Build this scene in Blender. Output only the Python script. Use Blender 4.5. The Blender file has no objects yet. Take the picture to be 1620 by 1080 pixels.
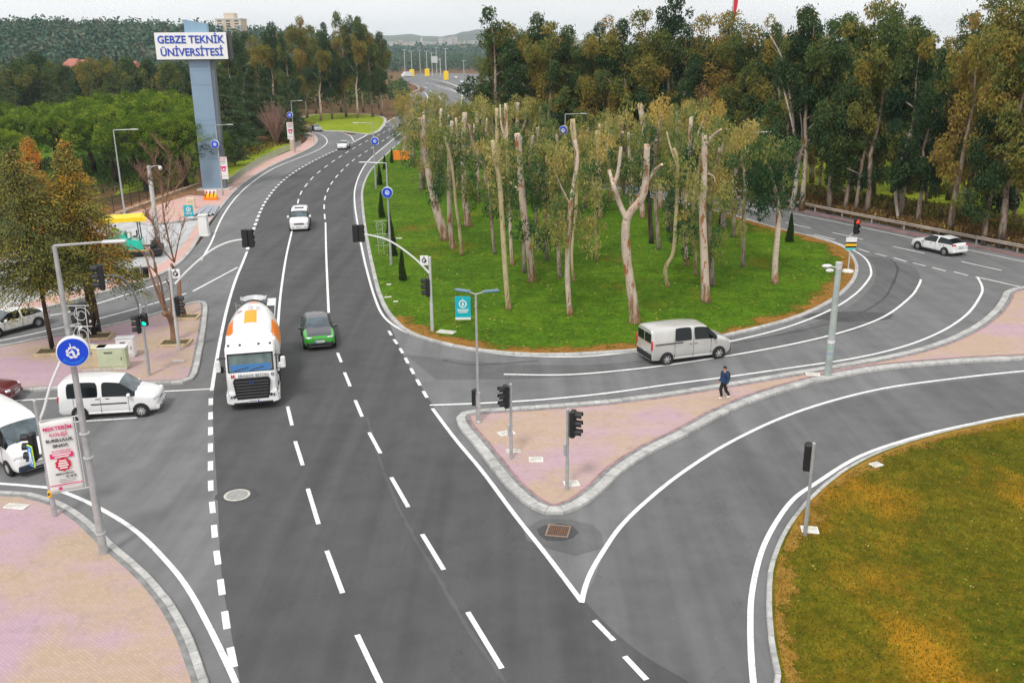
import bpy, bmesh, math, random
import numpy as np
from mathutils import Vector, Matrix, Euler
from mathutils.geometry import tessellate_polygon
R = math.radians
scn = bpy.context.scene
COL = scn.collection
random.seed(7)
# ------------------------------------------------------------------ camera
F, CX, CY, CAMZ = 1450.0, 810.0, 540.0, 17.0
PITCH = math.atan(460.0 / F)
cd = bpy.data.cameras.new('camera'); cam = bpy.data.objects.new('camera', cd); COL.objects.link(cam)
CROT = Matrix.Rotation(math.pi/2 - PITCH, 3, 'X') @ Matrix.Rotation(R(-0.5), 3, 'Z')
cam.matrix_world = Matrix.Translation((0, 0, CAMZ)) @ CROT.to_4x4()
cd.sensor_width = 36; cd.lens = 36 * F / 1620; cd.clip_end = 20000; cd.clip_start = 0.5
scn.camera = cam
CP = Vector((0, 0, CAMZ))
def ray(x, y): return CROT @ Vector(((x - CX), -(y - CY), -F))
def G(x, y, z=0.0):                     # survey: photo pixel -> point on the level ground
    d = ray(x, y); t = (z - CAMZ) / d.z
    return CP + d * t
def V(b, x, y):                         # point of the upright plane (facing the viewer) through ground point b
    d = ray(x, y); n = Vector((b.x, b.y, 0)).normalized()
    return CP + d * (n.dot(Vector((b.x, b.y, 0))) / n.dot(d))
def proj(p):
    q = CROT.transposed() @ (Vector(p) - CP)
    return CX - q.x / q.z * F, CY + q.y / q.z * F
def HT(b, ty):                          # height of a thing standing at b whose top shows at row ty
    lo, hi = -5.0, min(300.0, 15.0 + b.y*.9) if b.y < 400 else 300.0
    for _ in range(40):
        m = (lo + hi) / 2
        if proj((b.x, b.y, m))[1] > ty: lo = m
        else: hi = m
    return lo
def PXM(b): return F / (CROT.transposed() @ (b - CP)).length    # pixels per metre at b
# ------------------------------------------------------------------ mesh builder
class MB:
    def __init__(s): s.v = []; s.f = []; s.m = []; s.M = None; s.k = 0
    def add(s, vs, fs):
        o = len(s.v)
        if s.M is not None: vs = [s.M @ Vector(p) for p in vs]
        s.v += [tuple(p) for p in vs]; s.f += [tuple(i + o for i in f) for f in fs]; s.m += [s.k] * len(fs)
        return s
    def box(s, c, d, rot=None, tz=0.0, ty=0.0, tx=0.0):
        x, y, z = d[0]/2, d[1]/2, d[2]/2
        vs = []
        for sx, sy, sz in ((-1,-1,-1),(1,-1,-1),(1,1,-1),(-1,1,-1),(-1,-1,1),(1,-1,1),(1,1,1),(-1,1,1)):
            p = Vector((sx*x*(1-tx*(sz>0)), sy*y*(1-ty*(sz>0)), sz*z))
            if rot is not None: p = rot @ p
            vs.append(p + Vector(c))
        return s.add(vs, [(3,2,1,0),(4,5,6,7),(0,1,5,4),(1,2,6,5),(2,3,7,6),(3,0,4,7)])
    def bbox(s, c, d, b=0.02, rot=None):       # box with chamfered edges
        x, y, z = d[0]/2, d[1]/2, d[2]/2; b = min(b, x*.9, y*.9, z*.9)
        vs = []; idx = {}
        for i, sx in enumerate((-1,1)):
            for j, sy in enumerate((-1,1)):
                for k, sz in enumerate((-1,1)):
                    for a in range(3):
                        p = [sx*x, sy*y, sz*z]
                        for q in range(3):
                            if q != a: p[q] -= (sx,sy,sz)[q]*b
                        idx[(i,j,k,a)] = len(vs); p = Vector(p)
                        if rot is not None: p = rot @ p
                        vs.append(p + Vector(c))
        fs = []
        I = idx
        for i in (0,1):
            q = [I[(i,0,0,0)], I[(i,1,0,0)], I[(i,1,1,0)], I[(i,0,1,0)]]; fs.append(q if i else q[::-1])
            q = [I[(0,i,0,1)], I[(1,i,0,1)], I[(1,i,1,1)], I[(0,i,1,1)]]; fs.append(q[::-1] if i else q)
            q = [I[(0,0,i,2)], I[(1,0,i,2)], I[(1,1,i,2)], I[(0,1,i,2)]]; fs.append(q if i else q[::-1])
        for i in (0,1):
            for j in (0,1):
                fl = (i + j) % 2 == 0
                for q in ([I[(i,j,0,0)], I[(i,j,1,0)], I[(i,j,1,1)], I[(i,j,0,1)]],
                          [I[(i,0,j,2)], I[(i,1,j,2)], I[(i,1,j,0)], I[(i,0,j,0)]],
                          [I[(0,i,j,1)], I[(1,i,j,1)], I[(1,i,j,2)], I[(0,i,j,2)]]):
                    fs.append(q[::-1] if fl else q)
                for k in (0,1):
                    t = [I[(i,j,k,0)], I[(i,j,k,1)], I[(i,j,k,2)]]
                    fs.append(t if (i+j+k) % 2 else t[::-1])
        return s.add(vs, fs)
    def tube(s, pts, rad, n=8, caps=True, flat=1.0):
        pts = [Vector(p) for p in pts]
        if not hasattr(rad, '__len__'): rad = [rad]*len(pts)
        vs = []; fs = []; u = None
        for i, p in enumerate(pts):
            t = (pts[min(i+1, len(pts)-1)] - pts[max(i-1, 0)]).normalized()
            if u is None:
                u = t.orthogonal().normalized()
                if abs(t.z) > .95: u = (Vector((1,0,0)) - t*t.x).normalized()
            else: u = (u - t*u.dot(t)).normalized()
            w = t.cross(u)
            for k in range(n):
                a = 2*math.pi*k/n
                vs.append(p + (u*math.cos(a) + w*math.sin(a)*flat)*rad[i])
        for i in range(len(pts)-1):
            for k in range(n):
                a, b = i*n+k, i*n+(k+1) % n
                fs.append((a, b, b+n, a+n))
        if caps: fs.append(tuple(range(n))[::-1]); fs.append(tuple((len(pts)-1)*n+k for k in range(n)))
        return s.add(vs, fs)
    def lathe(s, prof, c=(0,0,0), axis='Z', n=20, close=False):   # prof: list of (r, h)
        vs = []; fs = []; c = Vector(c)
        for r, h in prof:
            for k in range(n):
                a = 2*math.pi*k/n; x, y = r*math.cos(a), r*math.sin(a)
                p = {'Z': (x, y, h), 'Y': (y, h, x), 'X': (h, x, y)}[axis]
                vs.append(c + Vector(p))
        m = len(prof)
        for i in range(m if close else m-1):
            for k in range(n):
                a, b = i*n+k, i*n+(k+1) % n; j = ((i+1) % m - i)*n
                fs.append((a, b, b+j, a+j))
        if not close:
            if prof[0][0] > 1e-5: fs.append(tuple(range(n))[::-1])
            if prof[-1][0] > 1e-5: fs.append(tuple((m-1)*n+k for k in range(n)))
        return s.add(vs, fs)
    def ball(s, c, r, n=12, m=8):
        if not hasattr(r, '__len__'): r = (r, r, r)
        vs = []; fs = []; c = Vector(c)
        for i in range(m+1):
            a = math.pi*i/m
            for k in range(n):
                b = 2*math.pi*k/n
                vs.append(c + Vector((r[0]*math.sin(a)*math.cos(b), r[1]*math.sin(a)*math.sin(b), r[2]*math.cos(a))))
        for i in range(m):
            for k in range(n):
                a, b = i*n+k, i*n+(k+1) % n
                fs.append((a, a+n, b+n, b))
        return s.add(vs, fs)
    def prism(s, poly, h0, h1, axis='Z', c=(0,0,0)):   # poly: 2d outline
        n = len(poly); c = Vector(c)
        def P(q, h): return c + Vector({'Z': (q[0], q[1], h), 'Y': (q[0], h, q[1]), 'X': (h, q[0], q[1])}[axis])
        vs = [P(q, h0) for q in poly] + [P(q, h1) for q in poly]
        tris = tessellate_polygon([[Vector((q[0], q[1], 0)) for q in poly]])
        fs = [tuple(t) for t in tris] + [tuple(i+n for i in t[::-1]) for t in tris]
        fs += [(i, (i+1) % n, (i+1) % n + n, i+n) for i in range(n)]
        return s.add(vs, fs)
    def build(s, name, mats, parent=None, smooth=False, fix=True):
        me = bpy.data.meshes.new(name); me.from_pydata(s.v, [], s.f)
        if not isinstance(mats, (list, tuple)): mats = [mats]
        for m in mats: me.materials.append(m)
        if len(mats) > 1: me.polygons.foreach_set('material_index', [min(k, len(mats)-1) for k in s.m])
        me.update()
        if fix:
            b = bmesh.new(); b.from_mesh(me); bmesh.ops.recalc_face_normals(b, faces=b.faces); b.to_mesh(me); b.free()
        if smooth:
            me.polygons.foreach_set('use_smooth', [True]*len(me.polygons))
            if smooth != 2: me.set_sharp_from_angle(angle=R(38))
        o = bpy.data.objects.new(name, me); COL.objects.link(o)
        if parent: o.parent = parent
        return o
def tag(o, label=None, cat=None, group=None, kind=None):
    if label: o['label'] = label
    if cat: o['category'] = cat
    if group: o['group'] = group
    if kind: o['kind'] = kind
    return o
def thing(name, loc, rz, label, cat, group=None):
    o = bpy.data.objects.new(name, None); COL.objects.link(o); o.empty_display_size = .3
    o.location = loc; o.rotation_euler = (0, 0, rz)
    return tag(o, label, cat, group)
def copy_tree(o, parent=None):
    c = o.copy(); COL.objects.link(c); c.parent = parent
    for ch in list(o.children): copy_tree(ch, c)
    return c
def put(o, loc, rz=0, sc=1.0, label=None, group=None):
    o.location = loc; o.rotation_euler = (0, 0, rz)
    o.scale = (sc, sc, sc) if not hasattr(sc, '__len__') else sc
    if label: o['label'] = label
    if group: o['group'] = group
    return o
def cr(pts, n=8, closed=False):             # Catmull-Rom through 2d points
    out = []; m = len(pts); P = [Vector((p[0], p[1], 0)) for p in pts]
    for i in range(m if closed else m-1):
        if closed: a, b, c, d = P[i-1], P[i], P[(i+1) % m], P[(i+2) % m]
        else: a, b, c, d = P[max(i-1, 0)], P[i], P[i+1], P[min(i+2, m-1)]
        for k in range(n):
            t = k/n
            q = .5*((2*b) + (c-a)*t + (2*a-5*b+4*c-d)*t*t + (3*b-a-3*c+d)*t**3)
            out.append((q.x, q.y))
    if not closed: out.append((P[-1].x, P[-1].y))
    return out
def gp(pts, n=8, closed=False, smooth=True):   # photo outline -> ground polyline
    q = cr(pts, n, closed) if smooth else pts
    return [G(x, y).to_2d() for x, y in q]
def resample(pl, step, closed=False):
    if closed: pl = list(pl) + [pl[0]]
    out = [pl[0].copy()]; acc = 0.0
    for a, b in zip(pl, pl[1:]):
        L = (b-a).length
        if L < 1e-6: continue
        t = step - acc
        while t <= L:
            out.append(a + (b-a)*(t/L)); t += step
        acc = (acc + L) % step if step else 0
        acc = L - (t - step)
    return out
def offset(pl, d, closed=False):
    n = len(pl); out = []
    for i in range(n):
        a = pl[(i-1) % n] if closed else pl[max(i-1, 0)]; b = pl[(i+1) % n] if closed else pl[min(i+1, n-1)]
        t = (b-a); t = t.normalized() if t.length > 1e-9 else Vector((1, 0))
        out.append(pl[i] + Vector((-t.y, t.x))*d)
    return out
# ------------------------------------------------------------------ materials
def mat(name, col, rough=.6, metal=0.0, spec=.5, coat=0.0, noise=None, bump=None, emis=None, alpha=None):
    """noise=(scale, amount) mottles the colour; bump=(scale, strength)"""
    m = bpy.data.materials.new(name); m.use_nodes = True; nt = m.node_tree; b = nt.nodes['Principled BSDF']
    b.inputs['Base Color'].default_value = (*col, 1); b.inputs['Roughness'].default_value = rough
    b.inputs['Metallic'].default_value = metal; b.inputs['Specular IOR Level'].default_value = spec
    b.inputs['Coat Weight'].default_value = coat
    if emis: b.inputs['Emission Color'].default_value = (*emis[0], 1); b.inputs['Emission Strength'].default_value = emis[1]
    if noise or bump: tc = nt.nodes.new('ShaderNodeTexCoord')
    if noise:
        n = nt.nodes.new('ShaderNodeTexNoise'); n.inputs['Scale'].default_value = noise[0]; n.inputs['Detail'].default_value = 6
        nt.links.new(tc.outputs['Object'], n.inputs['Vector'])
        r = nt.nodes.new('ShaderNodeValToRGB'); a = noise[1]
        r.color_ramp.elements[0].position = .3; r.color_ramp.elements[1].position = .7
        r.color_ramp.elements[0].color = (*[c*(1-a) for c in col], 1); r.color_ramp.elements[1].color = (*[min(1, c*(1+a)) for c in col], 1)
        nt.links.new(n.outputs['Fac'], r.inputs['Fac']); nt.links.new(r.outputs['Color'], b.inputs['Base Color'])
    if bump:
        n = nt.nodes.new('ShaderNodeTexNoise'); n.inputs['Scale'].default_value = bump[0]; n.inputs['Detail'].default_value = 5
        nt.links.new(tc.outputs['Object'], n.inputs['Vector'])
        k = nt.nodes.new('ShaderNodeBump'); k.inputs['Strength'].default_value = bump[1]; k.inputs['Distance'].default_value = .05
        nt.links.new(n.outputs['Fac'], k.inputs['Height']); nt.links.new(k.outputs['Normal'], b.inputs['Normal'])
    return m
class NT:       # small node helper
    def __init__(s, name):
        s.m = bpy.data.materials.new(name); s.m.use_nodes = True; s.nt = s.m.node_tree; s.b = s.nt.nodes['Principled BSDF']
        s.tc = s.nt.nodes.new('ShaderNodeTexCoord')
    def n(s, t, **kw):
        x = s.nt.nodes.new(t)
        for k, v in kw.items():
            if hasattr(x, k): setattr(x, k, v)
            else: x.inputs[k.replace('_', ' ')].default_value = v
        return x
    def l(s, a, b): s.nt.links.new(a, b)
    def noise(s, scale, detail=5, rough=.55, vec=None, stretch=None, rotz=0):
        x = s.n('ShaderNodeTexNoise'); x.inputs['Scale'].default_value = scale; x.inputs['Detail'].default_value = detail; x.inputs['Roughness'].default_value = rough
        src = vec or s.tc.outputs['Object']
        if stretch:
            mp = s.n('ShaderNodeMapping'); mp.inputs['Scale'].default_value = stretch; mp.inputs['Rotation'].default_value = (0, 0, rotz)
            s.l(src, mp.inputs['Vector']); src = mp.outputs['Vector']
        s.l(src, x.inputs['Vector']); return x.outputs['Fac']
    def ramp(s, fac, stops):
        r = s.n('ShaderNodeValToRGB'); e = r.color_ramp.elements
        while len(e) < len(stops): e.new(.5)
        for q, (p, c) in zip(e, stops):
            q.position = p; q.color = (*c, 1) if len(c) == 3 else c
        s.l(fac, r.inputs['Fac']); return r.outputs['Color']
    def mix(s, fac, a, b, mode='MIX'):
        x = s.n('ShaderNodeMix', data_type='RGBA', blend_type=mode)
        for v, i in ((fac, 0), (a, 6), (b, 7)):
            if isinstance(v, (int, float)): x.inputs[i].default_value = v
            elif isinstance(v, tuple): x.inputs[i].default_value = (*v, 1)
            else: s.l(v, x.inputs[i])
        return x.outputs[2]
    def bump(s, h, st=.3, dist=.03):
        k = s.n('ShaderNodeBump'); k.inputs['Strength'].default_value = st; k.inputs['Distance'].default_value = dist
        s.l(h, k.inputs['Height']); s.l(k.outputs['Normal'], s.b.inputs['Normal'])
    def done(s, col, rough=.8, spec=.3):
        if isinstance(col, tuple): s.b.inputs['Base Color'].default_value = (*col, 1)
        else: s.l(col, s.b.inputs['Base Color'])
        s.b.inputs['Roughness'].default_value = rough; s.b.inputs['Specular IOR Level'].default_value = spec
        return s.m
g3 = lambda v: (v, v, v*1.01)
def asphalt(name, lo, hi, sp=.25, dirx=None):
    t = NT(name)
    big = t.noise(.09, 5, .6); mid = t.noise(.7, 4, .6); fine = t.noise(38, 2, .7)
    st = t.noise(.5, 4, .6, stretch=(1.6, .09, 1), rotz=R(9))
    c = t.ramp(big, [(.35, g3(lo)), (.65, g3(hi))])
    c = t.mix(.55, c, t.ramp(st, [(.3, g3(lo*.85)), (.7, g3(hi*1.08))]))
    c = t.mix(.25, c, t.ramp(mid, [(.35, g3(lo*.8)), (.6, g3(hi))]))
    c = t.mix(1.0, c, t.ramp(fine, [(.3, g3(1-sp)), (.7, g3(1+sp*.5))]), 'MULTIPLY')
    tr_ = t.noise(.9, 3, .5, stretch=(1.1, .03, 1), rotz=R(9)); c = t.mix(.3, c, t.ramp(tr_, [(.35, (.72,.72,.72)), (.6, (1.18,1.18,1.18))]), 'MULTIPLY')
    dr = t.noise(2.2, 5, .8); c = t.mix(t.ramp(dr, [(.66, (0,0,0)), (.72, (.45,.45,.45))]), c, g3(lo*.45))
    wv = t.n('ShaderNodeTexVoronoi', feature='DISTANCE_TO_EDGE'); wv.inputs['Scale'].default_value = .11; nz = t.n('ShaderNodeTexNoise'); nz.inputs['Scale'].default_value = .6; nz.inputs['Detail'].default_value = 6
    t.l(t.tc.outputs['Object'], nz.inputs['Vector']); mxv = t.n('ShaderNodeMix', data_type='VECTOR'); mxv.inputs[0].default_value = .12; t.l(t.tc.outputs['Object'], mxv.inputs[4]); sc_ = t.n('ShaderNodeVectorMath', operation='SCALE'); sc_.inputs['Scale'].default_value = 30; t.l(nz.outputs['Color'], sc_.inputs[0]); t.l(sc_.outputs[0], mxv.inputs[5]); t.l(mxv.outputs[1], wv.inputs['Vector'])
    c = t.mix(t.ramp(wv.outputs['Distance'], [(.0012, (.22,.22,.22)), (.003, (0,0,0))]), c, g3(lo*.35))
    v = t.n('ShaderNodeTexVoronoi'); v.inputs['Scale'].default_value = 1.1; t.l(t.tc.outputs['Object'], v.inputs['Vector'])
    c = t.mix(t.ramp(v.outputs['Distance'], [(.02, (.5,.5,.5)), (.045, (0,0,0))]), c, g3(hi*1.35))
    t.bump(fine, .35, .01)
    return t.done(c, .9, .25)
A_ROAD = asphalt("asphalt", .150, .215)
A_DARK = asphalt('asphalt_new', .075, .112)
A_SLIP = asphalt('asphalt_slip', .11, .17)
A_SEAM = asphalt('asphalt_seam', .095, .14)
A_PATCH = asphalt('asphalt_patch', .065, .095)
def paint_mark():
    t = NT('road_paint'); n = t.noise(9, 5, .7); f = t.noise(1.2, 4, .6)
    c = t.ramp(n, [(.37, (.30,.30,.31)), (.46, (.84,.84,.84))])
    c = t.mix(.35, c, t.ramp(f, [(.3, (.42,.42,.43)), (.55, (.9,.9,.9))]))
    return t.done(c, .6, .3)
M_PAINT = paint_mark()
def kerb_mat():
    t = NT('kerb_concrete'); geo = t.n('ShaderNodeNewGeometry')
    c = t.ramp(t.noise(3.5, 6, .65), [(.3, (.36,.36,.35)), (.65, (.54,.53,.51))])
    c = t.mix(.8, c, t.ramp(geo.outputs['Random Per Island'], [(0, g3(.84)), (1, g3(1.1))]), 'MULTIPLY')
    c = t.mix(t.ramp(t.noise(.8, 5, .7), [(.52, (0,0,0)), (.7, (.6,.6,.6))]), c, (.2,.19,.175))
    t.bump(t.noise(20), .3, .01)
    return t.done(c, .9)
M_KERB = kerb_mat()
def paver_mat(name, pink, tan, thr=.5, dirt=(.25,.2,.17), sc=.12):
    t = NT(name)
    n = t.noise(sc, 6, .62)
    c = t.ramp(n, [(thr-.05, pink), (thr+.05, tan)])
    b = t.n('ShaderNodeTexBrick'); mp = t.n('ShaderNodeMapping'); mp.inputs['Rotation'].default_value = (0, 0, R(38)); t.l(t.tc.outputs['Object'], mp.inputs['Vector'])
    t.l(mp.outputs['Vector'], b.inputs['Vector']); b.inputs['Scale'].default_value = 1
    b.inputs['Brick Width'].default_value = .2; b.inputs['Row Height'].default_value = .1; b.inputs['Mortar Size'].default_value = .007
    b.inputs['Color1'].default_value = (*g3(.86), 1); b.inputs['Color2'].default_value = (*g3(1.1), 1); b.inputs['Mortar'].default_value = (*g3(.55), 1)
    c = t.mix(.45, c, b.outputs['Color'], 'MULTIPLY')
    c = t.mix(t.ramp(t.noise(1.3, 6, .7), [(.55, (0,0,0)), (.78, (.55,.55,.55))]), c, dirt)
    c = t.mix(t.ramp(t.noise(.4, 3, .6, stretch=(1, 3, 1)), [(.45, (0,0,0)), (.75, (.35,.35,.35))]), c, tuple(min(1, x*1.15) for x in pink))
    t.bump(b.outputs['Fac'], .25, -.008)
    return t.done(c, .85)
M_PAVE = paver_mat('pavers_pink', (.455,.315,.37), (.455,.34,.25), .52)
M_PAVE2 = paver_mat('pavers_tan', (.465,.325,.365), (.47,.345,.26), .47)
M_PAVE3 = paver_mat('pavers_salmon', (.60,.38,.34), (.55,.38,.30), .55)
M_EDGE = mat('paver_edge_red', (.34,.19,.20), .9, noise=(4, .35))
M_GUT = mat('gutter_concrete', (.22,.22,.22), .9, noise=(2.5, .3), bump=(14, .3))
def grass_mat(name, cols, fleck=(.42,.42,.05), brown=(.30,.15,.02), bth=(.56,.68), sc=.16):
    t = NT(name)
    c = t.ramp(t.noise(sc, 6, .65), [(.32, cols[0]), (.5, cols[1]), (.68, cols[2])])
    c = t.mix(.5, c, t.ramp(t.noise(2.6, 6, .7), [(.3, tuple(x*.55 for x in cols[0])), (.7, tuple(min(1, x*1.4) for x in cols[2]))]))
    c = t.mix(t.ramp(t.noise(sc*.8, 5, .6, stretch=(1.3, .8, 1), rotz=.6), [(bth[0], (0,0,0)), (bth[1], (.85,.85,.85))]), c, brown)
    c = t.mix(t.ramp(t.noise(14, 3, .7), [(.3, (.5,.5,.5)), (.55, (0,0,0))]), c, tuple(x*.35 for x in cols[0]))
    v = t.n('ShaderNodeTexVoronoi'); v.inputs['Scale'].default_value = 2.3; t.l(t.tc.outputs['Object'], v.inputs['Vector'])
    c = t.mix(t.ramp(v.outputs['Distance'], [(.06, (.8,.8,.8)), (.09, (0,0,0))]), c, fleck)
    lum = t.ramp(t.noise(.55, 5, .75), [(.3, (.62,.62,.62)), (.7, (1.3,1.3,1.3))]); c = t.mix(.85, c, lum, 'MULTIPLY')
    c = t.mix(t.ramp(t.noise(4.5, 4, .75), [(.58, (0,0,0)), (.72, (.55,.55,.55))]), c, tuple(min(1, x) for x in (cols[2][0]*2.2, cols[2][1]*1.35, cols[2][2]*2)))
    t.bump(t.noise(30, 4, .8), .6, .05)
    return t.done(c, .95, .1)
M_GRASS = grass_mat('lawn_island', ((.028,.085,.004), (.06,.155,.006), (.13,.23,.010)), bth=(.57,.72), brown=(.20,.14,.012))
M_GRASS2 = grass_mat('lawn_worn', ((.035,.085,.003), (.12,.13,.007), (.22,.16,.012)), bth=(.49,.60), brown=(.44,.21,.014), sc=.15)
M_GRASS3 = grass_mat('lawn_bright', ((.13,.22,.008), (.22,.30,.01), (.34,.38,.03)), bth=(.62,.75), brown=(.28,.18,.05), sc=.05)
M_SOIL = grass_mat('leaf_litter', ((.10,.055,.03), (.17,.09,.045), (.24,.14,.07)), fleck=(.35,.2,.1), brown=(.09,.10,.015), bth=(.52,.66), sc=.12)
M_EARTH = mat('bare_earth', (.26,.13,.06), .95, noise=(.8, .4), bump=(6, .5))
M_YARD = asphalt('yard_concrete', .40, .58, .15)
# ------------------------------------------------------------------ setting
def sheet(name, pl, z, m, parent=None):
    mb = MB(); n = len(pl)
    tris = tessellate_polygon([[Vector((q[0], q[1], 0)) for q in pl]])
    mb.add([(q[0], q[1], z) for q in pl], [tuple(t) for t in tris])
    o = mb.build(name, m)
    me = o.data
    if me.polygons and sum(p.normal.z for p in me.polygons) < 0: me.flip_normals()
    return tag(o, kind='structure')
def area(pl): return sum(pl[i][0]*pl[(i+1) % len(pl)][1] - pl[(i+1) % len(pl)][0]*pl[i][1] for i in range(len(pl)))/2
def ccw(pl): return pl if area(pl) > 0 else pl[::-1]
def kerb(name, pl, w=.30, h=.13, stone=.8, closed=True, side=1):
    """row of kerb stones along pl; stones lie on the side `side` (1 = left of travel)"""
    P = resample(pl, stone, closed); mb = MB(); n = len(P)
    rr = random.Random(3)
    for i in range(n if closed else n-1):
        a, b = P[i], P[(i+1) % n]; t = b - a
        if t.length < .15 or t.length > stone*2.2: continue
        t.normalize(); nn = Vector((-t.y, t.x))*side; g = .012; hh = h + rr.uniform(-.006, .006); o = rr.uniform(-.008, .008)
        a = a + t*g + nn*o; b = b - t*g + nn*o; c = .035
        # follow the bend: the inner side is a little shorter or longer
        pa = (P[(i-1) % n] if (closed or i) else P[i]); pb = P[(i+2) % n] if (closed or i+2 < n) else P[(i+1) % n]
        ta = (P[(i+1) % n] - pa).normalized(); tb = (pb - P[i]).normalized()
        na = Vector((-ta.y, ta.x))*side; nb = Vector((-tb.y, tb.x))*side
        A = [a, a + na*c, a + na*w]; B = [b, b + nb*c, b + nb*w]
        vs = [(A[0].x, A[0].y, -.02), (A[0].x, A[0].y, hh-c), (A[1].x, A[1].y, hh), (A[2].x, A[2].y, hh), (A[2].x, A[2].y, -.02),
              (B[0].x, B[0].y, -.02), (B[0].x, B[0].y, hh-c), (B[1].x, B[1].y, hh), (B[2].x, B[2].y, hh), (B[2].x, B[2].y, -.02)]
        mb.add(vs, [(0,1,6,5), (1,2,7,6), (2,3,8,7), (3,4,9,8), (0,4,3,2,1), (5,6,7,8,9)])
    return tag(mb.build(name, M_KERB), kind='structure')
def island(pts, top, kw=.3, h=.13, stone=.8, n=8, gutter=0, edge=0, kerbname='kerb', topname='pavement'):
    pl = ccw(gp(pts, n, True)); pl = resample(pl, .35, True)
    kerb(kerbname, pl, kw, h, stone)
    q = offset(pl, kw-.01, True)
    if gutter:
        sheet('kerb_backing', q, h-.035, M_GUT); q = offset(q, gutter, True)
    if edge:
        sheet('paver_border', q, h-.03, M_EDGE); q = offset(q, edge, True)
    return sheet(topname, q, h-.025, top), pl
# base ground and the asphalt
mb = MB(); S = 9000
mb.add([(-S, -60, -.12), (S, -60, -.12), (S, S, -.12), (-S, S, -.12)], [(0,1,2,3)])
tag(mb.build('ground', M_SOIL), kind='structure')
road_px = [(-900,1500),(2500,1500),(2500,480),(2000,462),(1620,395),(1450,362),(1250,323),(1100,305),(960,290),(860,268),(780,245),(730,222),(700,200),(690,185),(715,170),(732,155),(722,142),(700,134),(672,128),(640,124),
           (655,133),(672,142),(665,148),(650,152),(648,160),(655,166),(650,172),(632,182),(612,192),(560,214),(520,208),(470,200),(420,196),(420,203),(470,212),(500,225),(470,243),(420,268),(380,295),(350,330),(315,385),(280,412),(230,428),(120,455),(0,485),(-500,560)]
road = sheet('road', [G(x, y).to_2d() for x, y in road_px], 0.0, A_ROAD)
# darker newer carriageway of the main road
dk = cr([(336,655),(345,800),(352,920),(380,1080),(430,1400)], 6) + cr([(1500,1400),(1150,1120),(1010,1030),(925,950),(840,840),(760,742),(690,648),(640,565),(612,500)], 6) + \
     cr([(575,420),(560,345),(560,300),(575,262),(600,236),(640,205)], 6) + cr([(606,195),(560,225),(500,252),(440,290),(413,335),(396,390),(372,440),(352,520),(340,600)], 6)
sheet('main_carriageway', [G(x, y).to_2d() for x, y in dk], .004, A_DARK)
sl = cr([(640,560),(760,572),(900,578),(1010,570),(1150,548),(1260,520),(1335,490),(1378,455),(1385,425),(1372,405),(1440,420),(1455,440),(1440,470),(1400,502),(1340,527),(1250,547),(1120,570),(1010,585),(900,596),(780,600),(690,600)], 5)
sheet('slip_road', [G(x, y).to_2d() for x, y in sl], .002, A_SLIP)
sl = cr([(1620,590),(1500,604),(1380,622),(1260,655),(1160,700),(1080,750),(1010,805),(965,860),(938,920),(925,960),(1000,1040),(1080,1120),(1190,1120),(1188,1000),(1192,930),(1207,870),(1242,810),(1292,765),(1362,720),(1452,690),(1542,670),(1640,650)], 5)
sheet('ramp_road', [G(x, y).to_2d() for x, y in sl], .002, A_SLIP)
# islands and pavements ------------------------------------------------
ISL_A = [(640,222),(605,250),(584,272),(572,300),(572,330),(577,372),(586,420),(598,468),(614,500),(645,528),(700,546),(760,557),(850,564),(950,561),(1050,552),(1150,533),(1250,508),(1310,482),(1345,455),(1358,430),(1352,408),(1335,392),(1290,377),(1230,362),(1160,342),(1100,327),(1030,313),(960,301),(880,285),(800,262),(730,238),(690,218)]
lawnA, PLA = island(ISL_A, M_GRASS, .28, .14, 1.0, 8, kerbname='kerb_grove', topname='lawn_grove')
ISL_B = [(722,662),(740,653),(800,648),(860,644),(960,636),(1060,623),(1160,607),(1250,592),(1400,566),(1480,545),(1535,520),(1568,495),(1583,475),(1592,462),(1640,452),(1800,430),(1850,520),(1750,565),(1620,570),(1540,574),(1460,580),(1390,587),(1310,602),(1220,627),(1150,655),(1090,688),(1030,718),(985,748),(950,782),(915,806),(880,816),(850,810),(820,790),(795,765),(772,735),(745,700),(728,680)]
_, PLB = island(ISL_B, M_PAVE2, .42, .16, .75, 8, gutter=.22, edge=.10, kerbname='kerb_crossing', topname='pavement_crossing')
ISL_C = [(1260,1200),(1228,1080),(1214,1000),(1213,920),(1226,870),(1250,825),(1290,779),(1340,741),(1400,712),(1480,687),(1560,669),(1620,658),(1800,630),(2100,600),(2300,900),(2200,1200)]
_, PLC = island(ISL_C, M_GRASS2, .17, .13, .9, 8, kerbname='kerb_lawn', topname='lawn_corner')
ISL_D = [(-400,770),(0,780),(60,786),(100,798),(140,824),(180,862),(230,905),(270,950),(300,1000),(320,1050),(332,1090),(345,1200),(340,1400),(-300,1500),(-700,1000)]
_, PLD = island(ISL_D, M_PAVE, .26, .14, .7, 8, gutter=.2, kerbname='kerb_corner', topname='pavement_corner')
ISL_E = [(-300,600),(0,549),(60,537),(150,521),(220,505),(290,484),(318,478),(328,484),(327,510),(322,545),(313,590),(303,603),(280,608),(180,612),(60,619),(-100,630),(-300,640)]
_, PLE = island(ISL_E, M_PAVE, .30, .15, .7, 8, gutter=.15, kerbname='kerb_refuge', topname='pavement_refuge')
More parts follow.
